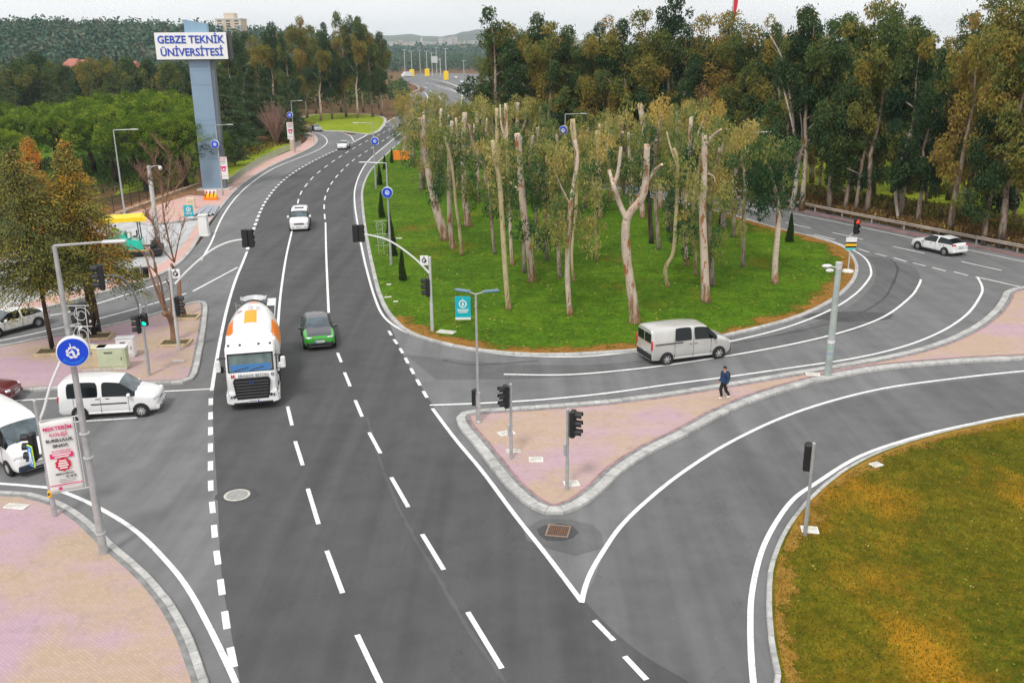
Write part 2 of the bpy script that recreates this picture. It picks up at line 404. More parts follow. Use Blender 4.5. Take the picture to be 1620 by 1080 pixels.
# pavement along the left side, with the site yard behind
outer = cr([(-300,560),(0,506),(75,488),(150,468),(225,447),(270,428),(300,402),(325,362),(350,330),(380,296),(420,269),(460,250),(490,236),(503,224),(497,213),(478,206),(440,203)], 8)
inner = cr([(440,201),(474,203),(486,211),(484,224),(462,238),(420,256),(380,280),(352,300),(334,318),(322,336),(302,372),(285,395),(262,415),(225,432),(150,455),(75,472),(0,490),(-300,540)], 8)
pl = [G(x, y).to_2d() for x, y in outer]
kerb('kerb_roadside', resample(pl, .8), .28, .14, .8, closed=False, side=1)
body = offset(pl, .27) + [G(x, y).to_2d() for x, y in inner]
sheet('pavement_roadside', body, .12, M_PAVE3)
sheet('site_yard', [G(x, y).to_2d() for x, y in [(-300,545),(0,492),(75,474),(150,457),(225,434),(262,417),(285,397),(308,360),(316,347),(240,352),(210,350),(100,335),(-300,350)]], .01, M_YARD)
sheet('pavement_plaza', [G(x, y).to_2d() for x, y in [(318,346),(240,356),(222,354),(205,349),(140,347),(100,345),(180,345),(215,337),(262,322),(300,310),(330,312),(345,302),(360,294),(352,310),(334,330)]], .13, M_PAVE3)
# kerb of the plaza towards the yard
kerb('kerb_plaza', resample([G(x, y).to_2d() for x, y in [(318,347),(280,353),(240,358),(222,355),(205,350),(150,347)]], .8), .25, .22, .8, closed=False, side=-1)
sheet('earth_bank', [G(x, y).to_2d() for x, y in [(60,345),(180,344),(215,337),(262,322),(300,309),(330,311),(345,301),(330,290),(280,298),(200,325),(120,335)]], .10, M_EARTH)
sheet('verge_grass', [G(x, y).to_2d() for x, y in [(350,296),(380,278),(420,254),(462,236),(470,226),(430,222),(390,224),(345,235),(300,250),(250,262),(200,285),(180,310),(260,295),(330,285)]], -.02, M_GRASS3)
sheet('park_lawn', [G(x, y).to_2d() for x, y in [(100,300),(330,262),(330,232),(200,215),(-100,215),(-300,260)]], -.04, M_GRASS)
# grass beyond the junction
Hh = [(498,206),(540,209),(592,213),(612,193),(600,184),(560,181),(500,182),(470,190)]
island(Hh, M_GRASS3, .7, .2, 1.5, 3, kerbname='kerb_junction', topname='lawn_junction')
# field behind the guard rail
sheet('field', [G(x, y).to_2d() for x, y in [(1290,308),(1400,320),(1500,337),(1620,350),(1900,385),(2300,380),(1900,200),(1300,195),(1100,205),(1200,260)]], -.06, M_GRASS3)
# worn bare rim of the lawns
def rim(name, pl, w, m, z, i0=0, i1=None):
    q = pl[i0:i1] if i1 else pl; A = offset(pl, .26, True); B = offset(pl, .26 + w, True); n = len(pl); vs = []; fs = []
    for i in range(n): vs += [(A[i].x, A[i].y, z), (B[i].x, B[i].y, z)]
    for i in range(n): j = (i+1) % n; fs.append((i*2, j*2, j*2+1, i*2+1))
    mb = MB(); mb.add(vs, fs); o = mb.build(name, m); at = o.data.attributes.new('fade', 'FLOAT', 'POINT'); at.data.foreach_set('value', [q_ for p in pl for q_ in ((1.0 if not (proj((p.x, p.y, 0))[1] < 505 and proj((p.x, p.y, 0))[0] < 900) else 0.0) + (.25 if proj((p.x, p.y, 0))[0] > 1290 and proj((p.x, p.y, 0))[1] < 480 else 0), 0.0)]); return tag(o, kind='structure')
def rim_mat(name, c1, c2, th=.5):
    t = NT(name); a = t.n('ShaderNodeAttribute'); a.attribute_name = 'fade'; n = t.noise(.35, 6, .75); f = t.noise(5, 5, .8)
    s1 = t.n('ShaderNodeMath', operation='MULTIPLY_ADD'); t.l(a.outputs['Fac'], s1.inputs[0]); s1.inputs[1].default_value = .42; t.l(n, s1.inputs[2])
    s2 = t.n('ShaderNodeMath', operation='MULTIPLY_ADD'); t.l(f, s2.inputs[0]); s2.inputs[1].default_value = .35; t.l(s1.outputs[0], s2.inputs[2])
    al = t.ramp(s2.outputs[0], [(th+.40, (0,0,0)), (th+.52, (1,1,1))]); t.l(al, t.b.inputs['Alpha'])
    return t.done(t.ramp(t.noise(3, 6, .8), [(.35, c1), (.65, c2)]), .95, .1)
rim('worn_rim', PLA, 2.6, rim_mat('worn_soil', (.20,.08,.02), (.34,.19,.04)), .125)
rim('worn_rim', PLC, 1.6, rim_mat('worn_soil_dry', (.22,.11,.02), (.34,.2,.04), .56), .115)
# ------------------------------------------------------------------ road markings
MARK = MB(); ZK = [0]
def line(pts, w=.16, dash=None, n=8, z=.010, smooth=True, phase=0.0):
    ZK[0] += 1; z += (ZK[0] % 12)*.0006
    pl = gp(pts, n, False, smooth)
    if dash is None:
        a = offset(pl, w/2); b = offset(pl, -w/2)
        vs = [(p.x, p.y, z) for p in a] + [(p.x, p.y, z) for p in b]; m = len(a)
        MARK.add(vs, [(i, i+m, i+m+1, i+1) for i in range(m-1)]); return
    P = resample(pl, .1); on, off = int(dash[0]*10), int(dash[1]*10); i = int(phase*10)
    while i + on < len(P):
        seg = P[i:i+on+1:5] if on > 10 else [P[i], P[i+on]]
        if (seg[-1]-P[i+on]).length > .01: seg.append(P[i+on])
        a = offset(seg, w/2); b = offset(seg, -w/2); m = len(a)
        MARK.add([(p.x, p.y, z) for p in a] + [(p.x, p.y, z) for p in b], [(k, k+m, k+m+1, k+1) for k in range(m-1)])
        i += on + off
def seg(*ps, w=.16):
    for (x0, y0, x1, y1) in ps: line([(x0, y0), (x1, y1)], w, n=1, smooth=False)
# main road, nearest dashed blocks and solid line left of the truck
line([(333.5,629),(333,700),(333.5,770),(337,812),(341,860),(347,905),(353,950),(361,1005),(372,1062),(392,1140)], .22, (1.0, 1.0), phase=.1)
line([(391,398),(383,418),(372,445),(360,485),(350,530),(341,580),(335,618)], .2)
line([(240,620),(290,617.5),(336,615)], .16)
line([(462,365),(452,410),(444,465),(440,510),(438,545)], .17)
line([(515,352),(516,400),(518,450),(520,495)], .17)
seg((455,643,462,673),(467,698,479,736),(487,773,504,829),(517,871,542,938),(565,1004,602,1082),(640,1170,690,1260),
    (534,558,540,573),(545,589,554,611),(562,633,573,659),(584,684,602,717),(619,755,646,802),(668,845,702,901),(740,968,794,1057), w=.17)
line([(471,322),(474,310),(482,296),(500,276),(532,252),(566,231),(600,213),(640,192)], .16, (3.4, 3.6))
line([(514,347),(513,320),(519,300),(532,280),(556,256),(590,233),(620,214),(650,196)], .16, (3.4, 3.4))
line([(391,396),(397,375),(404,355),(413,332),(424,313),(440,293),(462,275),(490,258),(516,245),(536,236)], .3, (1.3, 1.2), phase=.3)
line([(551,229),(556,227),(563,224)], .3, (1.3, 1.2))
line([(563,223),(580,214),(606,197),(625,186)], .28)
line([(318,412),(334,384),(345,357),(356,336),(372,314),(396,291),(430,268),(470,251),(500,239),(515,229),(517,221),(508,213),(488,207)], .18)
line([(520,208),(540,210),(554,215),(560,224)], .18)
line([(640,205),(610,231),(585,252),(571,272),(562,297),(561,320),(565,350),(572,390),(581,430),(592,468),(604,496),(622,514),(655,531),(700,544),(760,556),(830,563),(920,564),(1000,557)], .17)
line([(1000,557),(1080,552),(1150,541),(1240,519),(1310,492),(1352,466),(1374,442),(1378,428),(1370,410),(1350,396),(1320,383),(1290,374),(1240,364),(1170,343),(1100,325),(1040,312)], .17)
line([(613,520),(622,535),(634,553),(650,583),(666,612),(680,637)], .18, (1.0, .9), phase=.5)
line([(684,646),(720,694),(765,748),(815,815),(868,882),(920,951)], .18)
seg((940,981,971,1013),(988,1038,1023,1075),(1042,1100,1085,1142), w=.18)
line([(920,953),(926,928),(936,903),(953,874),(980,835),(1020,795),(1080,747),(1160,697),(1260,652),(1380,618),(1500,600),(1620,587),(1800,572)], .18)
line([(1200,1150),(1190,1060),(1187,990),(1190,935),(1204,875),(1226,829),(1255,790),(1290,765),(1360,722),(1450,691),(1540,670),(1620,655),(1800,630)], .19)
line([(680,641),(760,638),(860,632),(960,622),(1060,608),(1160,595),(1250,582),(1350,567),(1430,548),(1490,524),(1530,497),(1550,470),(1554,455),(1546,438)], .17)
line([(797,592),(900,592.5),(1010,583),(1120,568),(1250,545),(1340,523),(1400,500),(1440,470),(1453,452),(1457,442)], .17)
seg((1180,329,1215,337),(1243,352,1282,361),(1317,368,1365,379),(1413,390,1463,401),(1521,414,1585,428),(1650,442,1720,458))
seg((1288,371,1321,379),(1358,394,1375,399),(1384,401,1403,406),(1414,408,1434,414),(1444,416,1464,421),(1475,423,1496,429),(1509,430,1531,436))
line([(1543,438),(1580,446),(1620,455),(1800,492)], .16)
line([(1020,291),(1140,313),(1247,336),(1350,357),(1454,379),(1620,414),(1800,452)], .16)
line([(-100,530),(0,514),(74,500),(115,492),(200,466),(268,444)], .17)
line([(-100,556),(0,539),(120,513),(220,487),(295,464)], .17)
seg((305,461,376,423), w=.17)
line([(-200,752),(0,765),(50,769),(90,775),(150,800),(215,840),(270,895),(300,935),(325,980),(350,1030),(375,1085),(400,1160)], .19)
seg((-40,638,104,629),(-40,680,0,676),(61,671,217,661), w=.16)
# highway far away
line([(722,146),(700,139),(690,136)], .3); line([(735,160),(726,148),(705,138),(672,131)], .3)
line([(655,160),(652,152),(668,146),(676,152),(675,162)], .3)
seg((700,160,694,152),(688,148,680,143),(676,140,670,137), w=.3)
# asphalt patch details
def blob(name, cx, cy, rx, ry, m, z=.007, n=22, j=.15, seed=1):
    rr = random.Random(seed); c = G(cx, cy)
    return sheet(name, [Vector((c.x + rx*math.cos(a)*(1+rr.uniform(-j, j)), c.y + ry*math.sin(a)*(1+rr.uniform(-j, j)))) for a in [2*math.pi*k/n for k in range(n)]], z, m)
def ribbon(name, pts, w, m, z=.0065):
    pl = gp(pts, 10); rr = random.Random(5); a = [p + Vector((rr.uniform(-.03,.03), rr.uniform(-.03,.03))) for p in offset(pl, w/2)]; b = [p + Vector((rr.uniform(-.03,.03), rr.uniform(-.03,.03))) for p in offset(pl, -w/2)]
    mb = MB(); k = len(a); mb.add([(p.x, p.y, z) for p in a+b], [(i, i+k, i+k+1, i+1) for i in range(k-1)])
    return tag(mb.build(name, m), kind='structure')
ribbon('tar_seam', [(1385,400),(1408,410),(1420,425),(1412,450),(1395,475),(1350,500),(1280,520),(1200,536),(1150,545)], .16, A_PATCH)
ribbon('tar_seam', [(580,660),(600,725),(625,790),(650,840),(700,925),(745,1000),(800,1080)], .13, A_SEAM, .0085)
ribbon('tar_seam', [(700,570),(745,577),(790,575),(850,571)], .12, A_PATCH, .0085)
blob('asphalt_patch', 376, 783, .85, .75, A_PATCH, .008, 14, .1, seed=2)
blob('asphalt_patch', 895, 846, 1.5, 1.25, A_SLIP, .0095, 9, .2, seed=4)
blob('asphalt_patch', 1340, 500, 3.0, 1.2, A_DARK, .0055, seed=5)
# ------------------------------------------------------------------ materials of made things
def paint(name, col, rough=.28, dirt=.12): return mat(name, col, rough, 0, .5, .6, noise=(1.6, dirt))
P_WHITE = paint('car_paint_white', (.80,.80,.80), dirt=.04); P_SILVER = mat('car_paint_silver', (.60,.59,.57), .32, .35, .5, .6, noise=(1.2, .08))
P_GREEN = paint('car_paint_green', (.03,.36,.02)); P_BLACK = paint('car_paint_black', (.055,.05,.07), .3); P_MAROON = paint('car_paint_maroon', (.12,.012,.02)); P_GREY = mat('car_paint_grey', (.42,.43,.44), .3, .4, .5, .6)
P_TEAL = paint('machine_teal', (.0,.50,.36)); P_YELLOW = mat('canopy_yellow', (.90,.62,.01), .5, noise=(2, .08))
GLASS_M = mat('car_glass', (.008,.011,.013), .08, 0, .35, 0)
def screen_mat(name, a, b):
    t = NT(name); c = t.ramp(t.noise(1.6, 3, .5), [(.35, a), (.65, b)]); m = t.done(c, .08, .8); return m
SCREEN_M = screen_mat('windscreen_glass', (.035,.05,.06), (.10,.14,.16))
SCREEN_T = screen_mat('truck_windscreen_glass', (.05,.08,.09), (.13,.19,.17))
BLACK_M = mat('black_plastic', (.012,.012,.013), .55, noise=(3, .3)); DARK_M = mat('dark_trim', (.03,.03,.033), .5)
TYRE_M = mat('tyre_rubber', (.018,.018,.018), .85, noise=(8, .3)); RIM_M = mat('rim_alloy', (.45,.45,.46), .35, .6)
RIMW_M = mat('wheel_cover', (.55,.55,.55), .4, .2)
LAMP_M = mat('headlight_lens', (.75,.78,.80), .1, .2, .8, .5); TAIL_M = mat('tail_light_lens', (.55,.01,.015), .2, 0, .6, .5)
PLATE_M = mat('number_plate', (.78,.78,.78), .4); BLUE_M = mat('plate_blue', (.02,.05,.5), .4)
STEEL = mat('galvanised_steel', (.46,.47,.48), .45, .45, noise=(3, .15)); STEELW = mat('painted_steel_light', (.55,.56,.56), .5, .2, noise=(2, .12))
WHITE_S = mat('white_painted_steel', (.72,.72,.72), .45, .1, noise=(2, .06)); CHROME = mat('chrome', (.7,.7,.7), .15, .9)
CONC = mat('concrete_light', (.55,.53,.48), .9, noise=(4, .2), bump=(15, .3)); CONCW = mat('concrete_cover', (.70,.69,.66), .85, noise=(5, .15))
ORANGE = mat('orange_paint', (.92,.22,.01), .4, 0, .5, .4); ORANGE2 = mat('orange_mesh', (.90,.26,.02), .8, noise=(3, .15)); RED_M = mat('red_print', (.60,.01,.04), .6); INK = mat('black_print', (.02,.02,.03), .6)
SKIN = mat('skin', (.52,.27,.18), .55); HAIR = mat('hair_dark', (.012,.009,.008), .6)
# ------------------------------------------------------------------ cars
def split_cage(cage_v, cage_f, cage_m, creases, names, mats, parent, lvl=2, merge=()):
    """smooth the cage, then cut it into one object per material region (body, each window)"""
    me = bpy.data.meshes.new('cage'); me.from_pydata(cage_v, [], cage_f); me.update()
    me.polygons.foreach_set('material_index', cage_m)
    at = me.attributes.new('crease_edge', 'FLOAT', 'EDGE'); km = {}
    for f, m in zip(cage_f, cage_m):
        for a, b in zip(f, f[1:]+f[:1]): km.setdefault((min(a,b), max(a,b)), set()).add(m)
    for e in me.edges:
        k = (min(e.vertices), max(e.vertices)); at.data[e.index].value = max(creases.get(k, 0), .75 if len(km.get(k, ())) > 1 else 0)
    for m in mats: me.materials.append(m)
    o = bpy.data.objects.new('cage', me); COL.objects.link(o); sm = o.modifiers.new('s', 'SUBSURF'); sm.levels = lvl; sm.render_levels = lvl
    dg = bpy.context.evaluated_depsgraph_get(); ev = o.evaluated_get(dg); m2 = ev.to_mesh()
    vs = [v.co.copy() for v in m2.vertices]; fs = [(tuple(p.vertices), p.material_index) for p in m2.polygons]
    ev.to_mesh_clear(); bpy.data.objects.remove(o); bpy.data.meshes.remove(me)
    made = []
    for mi, nm in enumerate(names):
        F_ = [f for f, m in fs if m == mi]
        groups = [F_]
        if mi not in (0,) and mi not in merge:      # each connected pane is a window of its own
            par = {}
            def find(a):
                while par.setdefault(a, a) != a: par[a] = par[par[a]]; a = par[a]
                return a
            for f in F_:
                for q in f[1:]: par[find(q)] = find(f[0])
            gg = {}
            for f in F_: gg.setdefault(find(f[0]), []).append(f)
            groups = list(gg.values())
        for g in groups:
            if not g: continue
            ids = sorted({q for f in g for q in f}); mp = {q: i for i, q in enumerate(ids)}
            b = MB(); b.add([vs[q] for q in ids], [tuple(mp[q] for q in f) for f in g])
            made.append(b.build(nm, mats[mi], parent, smooth=True, fix=False))
    return made
def wheels(root, xs, hw, r, wd=.21, rim=RIM_M, spokes=8, arch=BLACK_M, steer=0, dual=()):
    for x in xs:
        for sy in (-1, 1):
            y = sy*(hw - wd/2 + .01)
            a = MB().lathe([(r*1.16, -.06), (r*1.16, .018), (r*.9, .022)], (x, sy*(hw-.0) - (0 if sy > 0 else 0), r*1.02), 'Y', 24)
            if sy < 0: a = MB().lathe([(r*.9, -.022), (r*1.16, -.018), (r*1.16, .06)], (x, -hw, r*1.02), 'Y', 24)
            if arch: a.build('wheel_arch', arch, root)
            t = MB().lathe([(r*.62, -wd/2), (r*.93, -wd/2), (r, -wd*.32), (r, wd*.32), (r*.93, wd/2), (r*.62, wd/2), (r*.60, wd*.2), (r*.60, -wd*.2)], (x, y + sy*.035, r), 'Y', 26, close=True)
            wh = t.build('wheel', TYRE_M, root, smooth=True)
            m = MB(); yo = y + sy*(.035 + wd*.36)
            m.lathe([(r*.66, -.012), (r*.66, .012), (r*.57, .012), (r*.57, -.012)], (x, yo, r), 'Y', 24, close=True)
            m.lathe([(r*.17, -.02), (r*.17, .02)], (x, yo, r), 'Y', 12)
            for k in range(spokes):
                an = 2*math.pi*k/spokes; c = Vector((x + math.cos(an)*r*.37, yo, r + math.sin(an)*r*.37))
                m.box(c, (r*.46, .025, r*.16), Matrix.Rotation(-an, 3, 'Y'))
            ri = m.build('rim', rim, wh)
            MB().lathe([(r*.58, -.01), (r*.58, .01)], (x, yo - sy*.04, r), 'Y', 20).build('brake_disc', DARK_M, wh)
def car(name, label, cat, p, loc, rz, group=None):
    """p: st = stations (x, sill, belt, top, half_width, half_width_top, kind)
       kind of the gap after the station: '' plain, 'F' windscreen, 'S' side windows, 'P' pillar, 'R' rear window"""
    root = thing(name, loc, rz, label, cat, group)
    st = p['st']; ncol = 8; V_ = []; F_ = []; Mi = []; cre = {}
    for (x, zs, zb, zt, hw, ht, kd) in st:
        mid = zs + (zb-zs)*.5
        half = [(0, zs), (hw*.86, zs), (hw*.985, zs+(zb-zs)*.16), (hw, mid), (hw*.975, zb), (ht, zt - (zt-zb)*.02 - .0), (ht*.72, zt + p.get('crown', .03)*.6), (0, zt + p.get('crown', .03))]
        if kd in 'Bb' and kd: pass
        for y, z in half: V_.append((x, y, z))
        for y, z in half[1:-1]: V_.append((x, -y, z))
    per = 14
    def L(i, k): return i*per + k
    def Rr(i, k): return i*per + (k if k in (0, 7) else 7 + k)
    for i in range(len(st)-1):
        kd = st[i][6]
        for k in range(7):
            mi = 0
            if k == 4 and kd in ('S',): mi = 1
            if k in (5, 6) and kd == 'F': mi = 2
            if k == 4 and kd == 'F' and p.get('quarter'): mi = 1
            if k in (5, 6) and kd == 'R': mi = 3
            if k == 4 and kd == 'R' and p.get('rq'): mi = 1
            if k in (5, 6) and kd in p.get('roofk', 'SP') and kd and p.get('roof'): mi = 4
            if k in (5, 6) and kd == 'B' and p.get('bonnet'): mi = 5
            F_.append((L(i,k), L(i,k+1), L(i+1,k+1), L(i+1,k))); Mi.append(mi)
            F_.append((Rr(i,k), Rr(i+1,k), Rr(i+1,k+1), Rr(i,k+1))); Mi.append(mi)
        for fn in (L, Rr):
            for k, cv in ((4, .5), (5, .35), (1, .4)):
                a, b = fn(i, k), fn(i+1, k); cre[(min(a,b), max(a,b))] = cv
    for i in (0, len(st)-1):
        for k in range(7):
            mi = 3 if (i and k == 4+99) else 0
            q = [(L(i,k), L(i,k+1), Rr(i,k+1), Rr(i,k))]
            f = tuple(dict.fromkeys(q[0]))
            if len(f) >= 3: F_.append(f if i else f[::-1]); Mi.append(0)
        ring = [L(i, k) for k in range(8)] + [Rr(i, k) for k in range(6, 0, -1)]
        for a, b in zip(ring, ring[1:]+ring[:1]): cre[(min(a,b), max(a,b))] = p.get('endcrease', .5)
    mats_ = [p['paint'], GLASS_M, p.get('screen', SCREEN_M), GLASS_M, p.get('roof') or p['paint'], p.get('bonnet') or p['paint']]
    split_cage(V_, F_, Mi, cre, ['body', 'side_window', 'windscreen', 'rear_window', 'roof_panel', 'bonnet'], mats_, root)
    hw = p['hw']; r = p['r']; x0, x1 = st[0][0], st[-1][0]     # x0 front (+x), x1 rear (-x)
    wheels(root, p['axles'], hw, r, p.get('ww', .21), p.get('rim', RIM_M), p.get('spokes', 8), p.get('arch', BLACK_M))
    # lower skirts and bumpers
    m = MB(); m.bbox(((p['axles'][0]+p['axles'][1])/2, 0, st[0][1]+.03), (abs(p['axles'][0]-p['axles'][1]) - 2*r, hw*1.97, .12), .04); m.build('sill', p.get('skirt', DARK_M), root)
    zf = p['zf']; bw = p.get('fw', hw)*1.0
    m = MB(); m.bbox((x0-.07, 0, zf[0]), (.22, bw*1.72, zf[1]), .06); m.build('front_bumper', p.get('bumper', DARK_M), root)
    m = MB(); m.bbox((x1+.06, 0, zf[0]+.05), (.20, bw*1.8, zf[1]), .06); m.build('rear_bumper', p.get('bumper_r', p.get('bumper', DARK_M)), root)
    g = p['grille']; gx = p.get('gx', x0+.0)
    m = MB(); m.bbox((gx, 0, g[0]), (.08, g[1], g[2]), .03)
    gr = m.build('grille', BLACK_M, root)
    m = MB()
    for k in range(3): m.box((gx+.045, 0, g[0] + (k-1)*g[2]*.28), (.012, g[1]*.88, .018))
    m.build('grille_bar', CHROME if p.get('gchrome', True) else DARK_M, gr)
    for sy in (-1, 1):
        h = p['head']; m = MB(); m.bbox((h[0], sy*h[1], h[2]), (h[3], h[4], h[5]), .04, Matrix.Rotation(sy*R(h[6]), 3, 'Z') @ Matrix.Rotation(R(h[7]), 3, 'Y')); m.build('headlight', LAMP_M, root, smooth=True)
        h = p['tail']; m = MB(); m.bbox((h[0], sy*h[1], h[2]), (h[3], h[4], h[5]), .03, Matrix.Rotation(-sy*R(h[6]), 3, 'Z')); m.build('tail_light', TAIL_M, root, smooth=True)
        h = p['mirror']; m = MB(); m.ball((h[0], sy*(h[1]+.10), h[2]), (.09, .13, .09*p.get('mh', 1)), 10, 6); m.box((h[0]+.02, sy*h[1], h[2]-.04), (.05, .12, .04)); m.build('mirror', p.get('mirror_m', p['paint']), root, smooth=True)
        for hx, hz in p.get('handles', ()):
            MB().bbox((hx, sy*(p.get('hwh', hw*.985)+.005), hz), (.17, .03, .035), .01).build('door_handle', p.get('handle_m', DARK_M), root)
        for hx, za, zb_ in p.get('gaps', ()): MB().box((hx, sy*(hw*.992), (za+zb_)/2), (.012, .02, zb_-za)).build('door_gap', DARK_M, root)
        if p.get('strip'): s_ = p['strip']; MB().bbox(((s_[0]+s_[1])/2, sy*(hw+.004), s_[2]), (abs(s_[0]-s_[1]), .03, .06), .012).build('rubbing_strip', DARK_M, root)
        m = MB().bbox((x0+.02, sy*bw*.62, zf[0]+.02), (.08, .18, .10), .03).build('fog_light', DARK_M, root)
    for (px_, pz, s_) in ((x0+.052+p.get('pf', 0), p.get('pz', zf[0]+.05), 1), (x1-.045-p.get('pr', 0), p.get('pzr', zf[0]+.35), -1)):
        pl = MB().box((px_, 0, pz), (.02, .50, .12)).build('number_plate', PLATE_M, root)
        MB().box((px_+.004*s_, .215*s_*-1 if s_ > 0 else .215, pz), (.02, .05, .118)).build('plate_band', BLUE_M, pl)
        tt = MB()
        for k in range(7): tt.box((px_+.004*s_, -.16*s_*-1 - k*.052*s_, pz), (.019, .025, .07))
        tt.build('plate_text', INK, pl)
    # wipers
    if 'wiper' in p:
        wx, wz, ang = p['wiper']
        for y0 in (-.45, .12):
            MB().box((wx, y0+.2, wz), (.03, .55, .02), Matrix.Rotation(R(ang), 3, 'Z')).build('wiper', DARK_M, root)
    return root
def at_px(x0, y0, x1, y1): 
    """ground point midway between two photo points (rear, front) and the heading"""
    a, b = G(x0, y0), G(x1, y1); d = b - a
    return (a+b)/2, math.atan2(d.y, d.x)
# --- silver panel van --------------------------------------------------
VAN = dict(paint=P_SILVER, hw=.95, r=.33, axles=(1.62,-1.50), crown=.05, endcrease=.55, quarter=True,
  st=[(2.42,.28,.80,.86,.78,.60,''),(2.30,.24,.92,1.02,.90,.72,'B'),(1.95,.22,1.08,1.20,.95,.76,'B'),(1.52,.22,1.16,1.28,.95,.80,'F'),(.92,.22,1.20,1.84,.95,.76,'S'),(.12,.22,1.22,1.93,.95,.78,'P'),(-.02,.22,1.22,1.94,.95,.78,'S'),(-1.0,.22,1.22,1.95,.95,.78,''),(-2.2,.22,1.22,1.94,.95,.77,''),(-2.36,.28,1.22,1.88,.93,.74,'')],
  zf=(.42,.36), grille=(.70,.75,.14), gx=2.40, head=(2.24,.68,.84,.30,.34,.22,22,0), tail=(-2.36,.86,1.12,.10,.12,.52,0), mirror=(1.25,.98,1.32), mh=1.7, mirror_m=BLACK_M,
  handles=((.20,1.02),(-.10,1.02)), gaps=((1.12,.35,1.2),(.06,.35,1.9),(-1.05,.35,1.9)), strip=(-.55,-2.2,1.16), bumper=BLACK_M, pzr=.75, pr=.02, wiper=(1.50,1.33,8), spokes=6, rim=RIMW_M, skirt=P_SILVER)
def rear_doors(root, x, zb, zt, hw, rows=2):
    for sy in (-1, 1):
        MB().bbox((x, sy*hw*.45, (zb+zt)/2), (.03, hw*.78, zt-zb), .05).build('rear_window', GLASS_M, root)
loc, rz = at_px(1032, 570, 1128, 558)
v = car('panel_van', 'silver panel van with black side windows driving beside the eucalyptus grove', 'van', VAN, loc, rz); rear_doors(v, -2.375, 1.22, 1.72, .86); v.scale = (1.07,)*3
# --- white delivery van on the main road ------------------------------
import copy
VW = copy.copy(VAN); VW.update(paint=P_WHITE, bumper=P_WHITE, mirror_m=P_WHITE, grille=(.78,.95,.16), gx=2.41, skirt=P_WHITE)
a, b = G(474, 366), G(481, 338); d = (a-b).normalized()
v = car('minibus', 'white minibus driving towards the viewer in the middle lane behind the concrete mixer', 'van', VW, a - d*2.2, math.atan2(d.y, d.x))
MB().bbox((-.1, 0, 2.0), (.5, .9, .05), .02).build('roof_vent', DARK_M, v); MB().bbox((2.43, 0, .42), (.05, 1.3, .16), .03).build('air_intake', BLACK_M, v)
# --- black and green crossover ----------------------------------------
SUV = dict(paint=P_GREEN, roof=P_BLACK, bonnet=P_BLACK, roofk='SP', hw=.885, r=.335, axles=(1.28,-1.28), crown=.04, quarter=True, rq=True, endcrease=.35,
  st=[(2.07,.30,.66,.72,.66,.50,''),(1.99,.24,.80,.86,.80,.62,'B'),(1.75,.22,.88,.97,.87,.66,'B'),(.98,.22,.96,1.06,.885,.70,'F'),(.28,.22,.98,1.46,.885,.60,'S'),(-.38,.22,1.0,1.50,.885,.62,'P'),(-.46,.22,1.0,1.50,.885,.62,'S'),(-1.25,.22,1.04,1.44,.885,.60,'R'),(-1.88,.24,1.06,1.14,.86,.66,''),(-2.06,.34,.92,.98,.78,.60,'')],
  zf=(.42,.26), grille=(.70,.95,.13), gx=2.02, head=(1.985,.60,.80,.12,.36,.085,20,0), tail=(-1.98,.66,.92,.16,.3,.12,12), mirror=(.68,.90,1.04), mirror_m=P_BLACK,
  handles=((.05,.86),(-.85,.88)), gaps=((.75,.3,.95),(-.42,.3,.98),(-1.1,.4,.95)), bumper=BLACK_M, pz=.58, pf=-.01, wiper=(.92,1.10,5), spokes=5)
a, b = G(507, 554), G(501, 526); d = (a-b).normalized()
v = car('crossover_car', 'green crossover car with black bonnet and roof next to the concrete mixer', 'car', SUV, a - d*2.0, math.atan2(d.y, d.x))
v.scale = (1.06,)*3
MB().bbox((2.06, 0, .30), (.06, 1.25, .05), .02).build('skid_plate', CHROME, v)
# --- white passenger MPV on the left ----------------------------------
MPV = dict(paint=P_WHITE, hw=.895, r=.315, axles=(1.42,-1.24), crown=.05, quarter=True, endcrease=.55,
  st=[(2.16,.28,.74,.80,.72,.54,''),(2.04,.24,.86,.94,.84,.64,'B'),(1.68,.22,.97,1.10,.89,.70,'B'),(1.22,.22,1.02,1.17,.895,.74,'F'),(.58,.22,1.05,1.68,.895,.70,'S'),(-.22,.22,1.06,1.78,.895,.72,'P'),(-.36,.22,1.06,1.79,.895,.72,'S'),(-1.75,.22,1.06,1.79,.895,.71,''),(-1.98,.22,1.06,1.74,.88,.69,''),(-2.12,.28,1.04,1.60,.86,.64,'')],
  zf=(.40,.24), grille=(.72,.62,.16), gx=2.12, head=(1.98,.64,.86,.30,.30,.18,26,0), tail=(-2.10,.80,1.0,.10,.10,.34,0), mirror=(.98,.92,1.14), mirror_m=P_WHITE,
  handles=((.02,.98),(-.42,.98)), gaps=((.92,.32,1.02),(-.29,.32,1.06),(-1.45,.5,1.06)), strip=(.85,-.72,.74), bumper=P_WHITE, pzr=.72, wiper=(1.2,1.21,8), spokes=8, rim=RIMW_M, skirt=P_WHITE)
loc, rz = at_px(131, 654, 232, 648)
v = car('passenger_van', 'white passenger van with black wheel arches leaving the side road by the refuge', 'van', MPV, loc, rz); rear_doors(v, -2.10, 1.12, 1.55, .78)
v.scale = (1.07,)*3
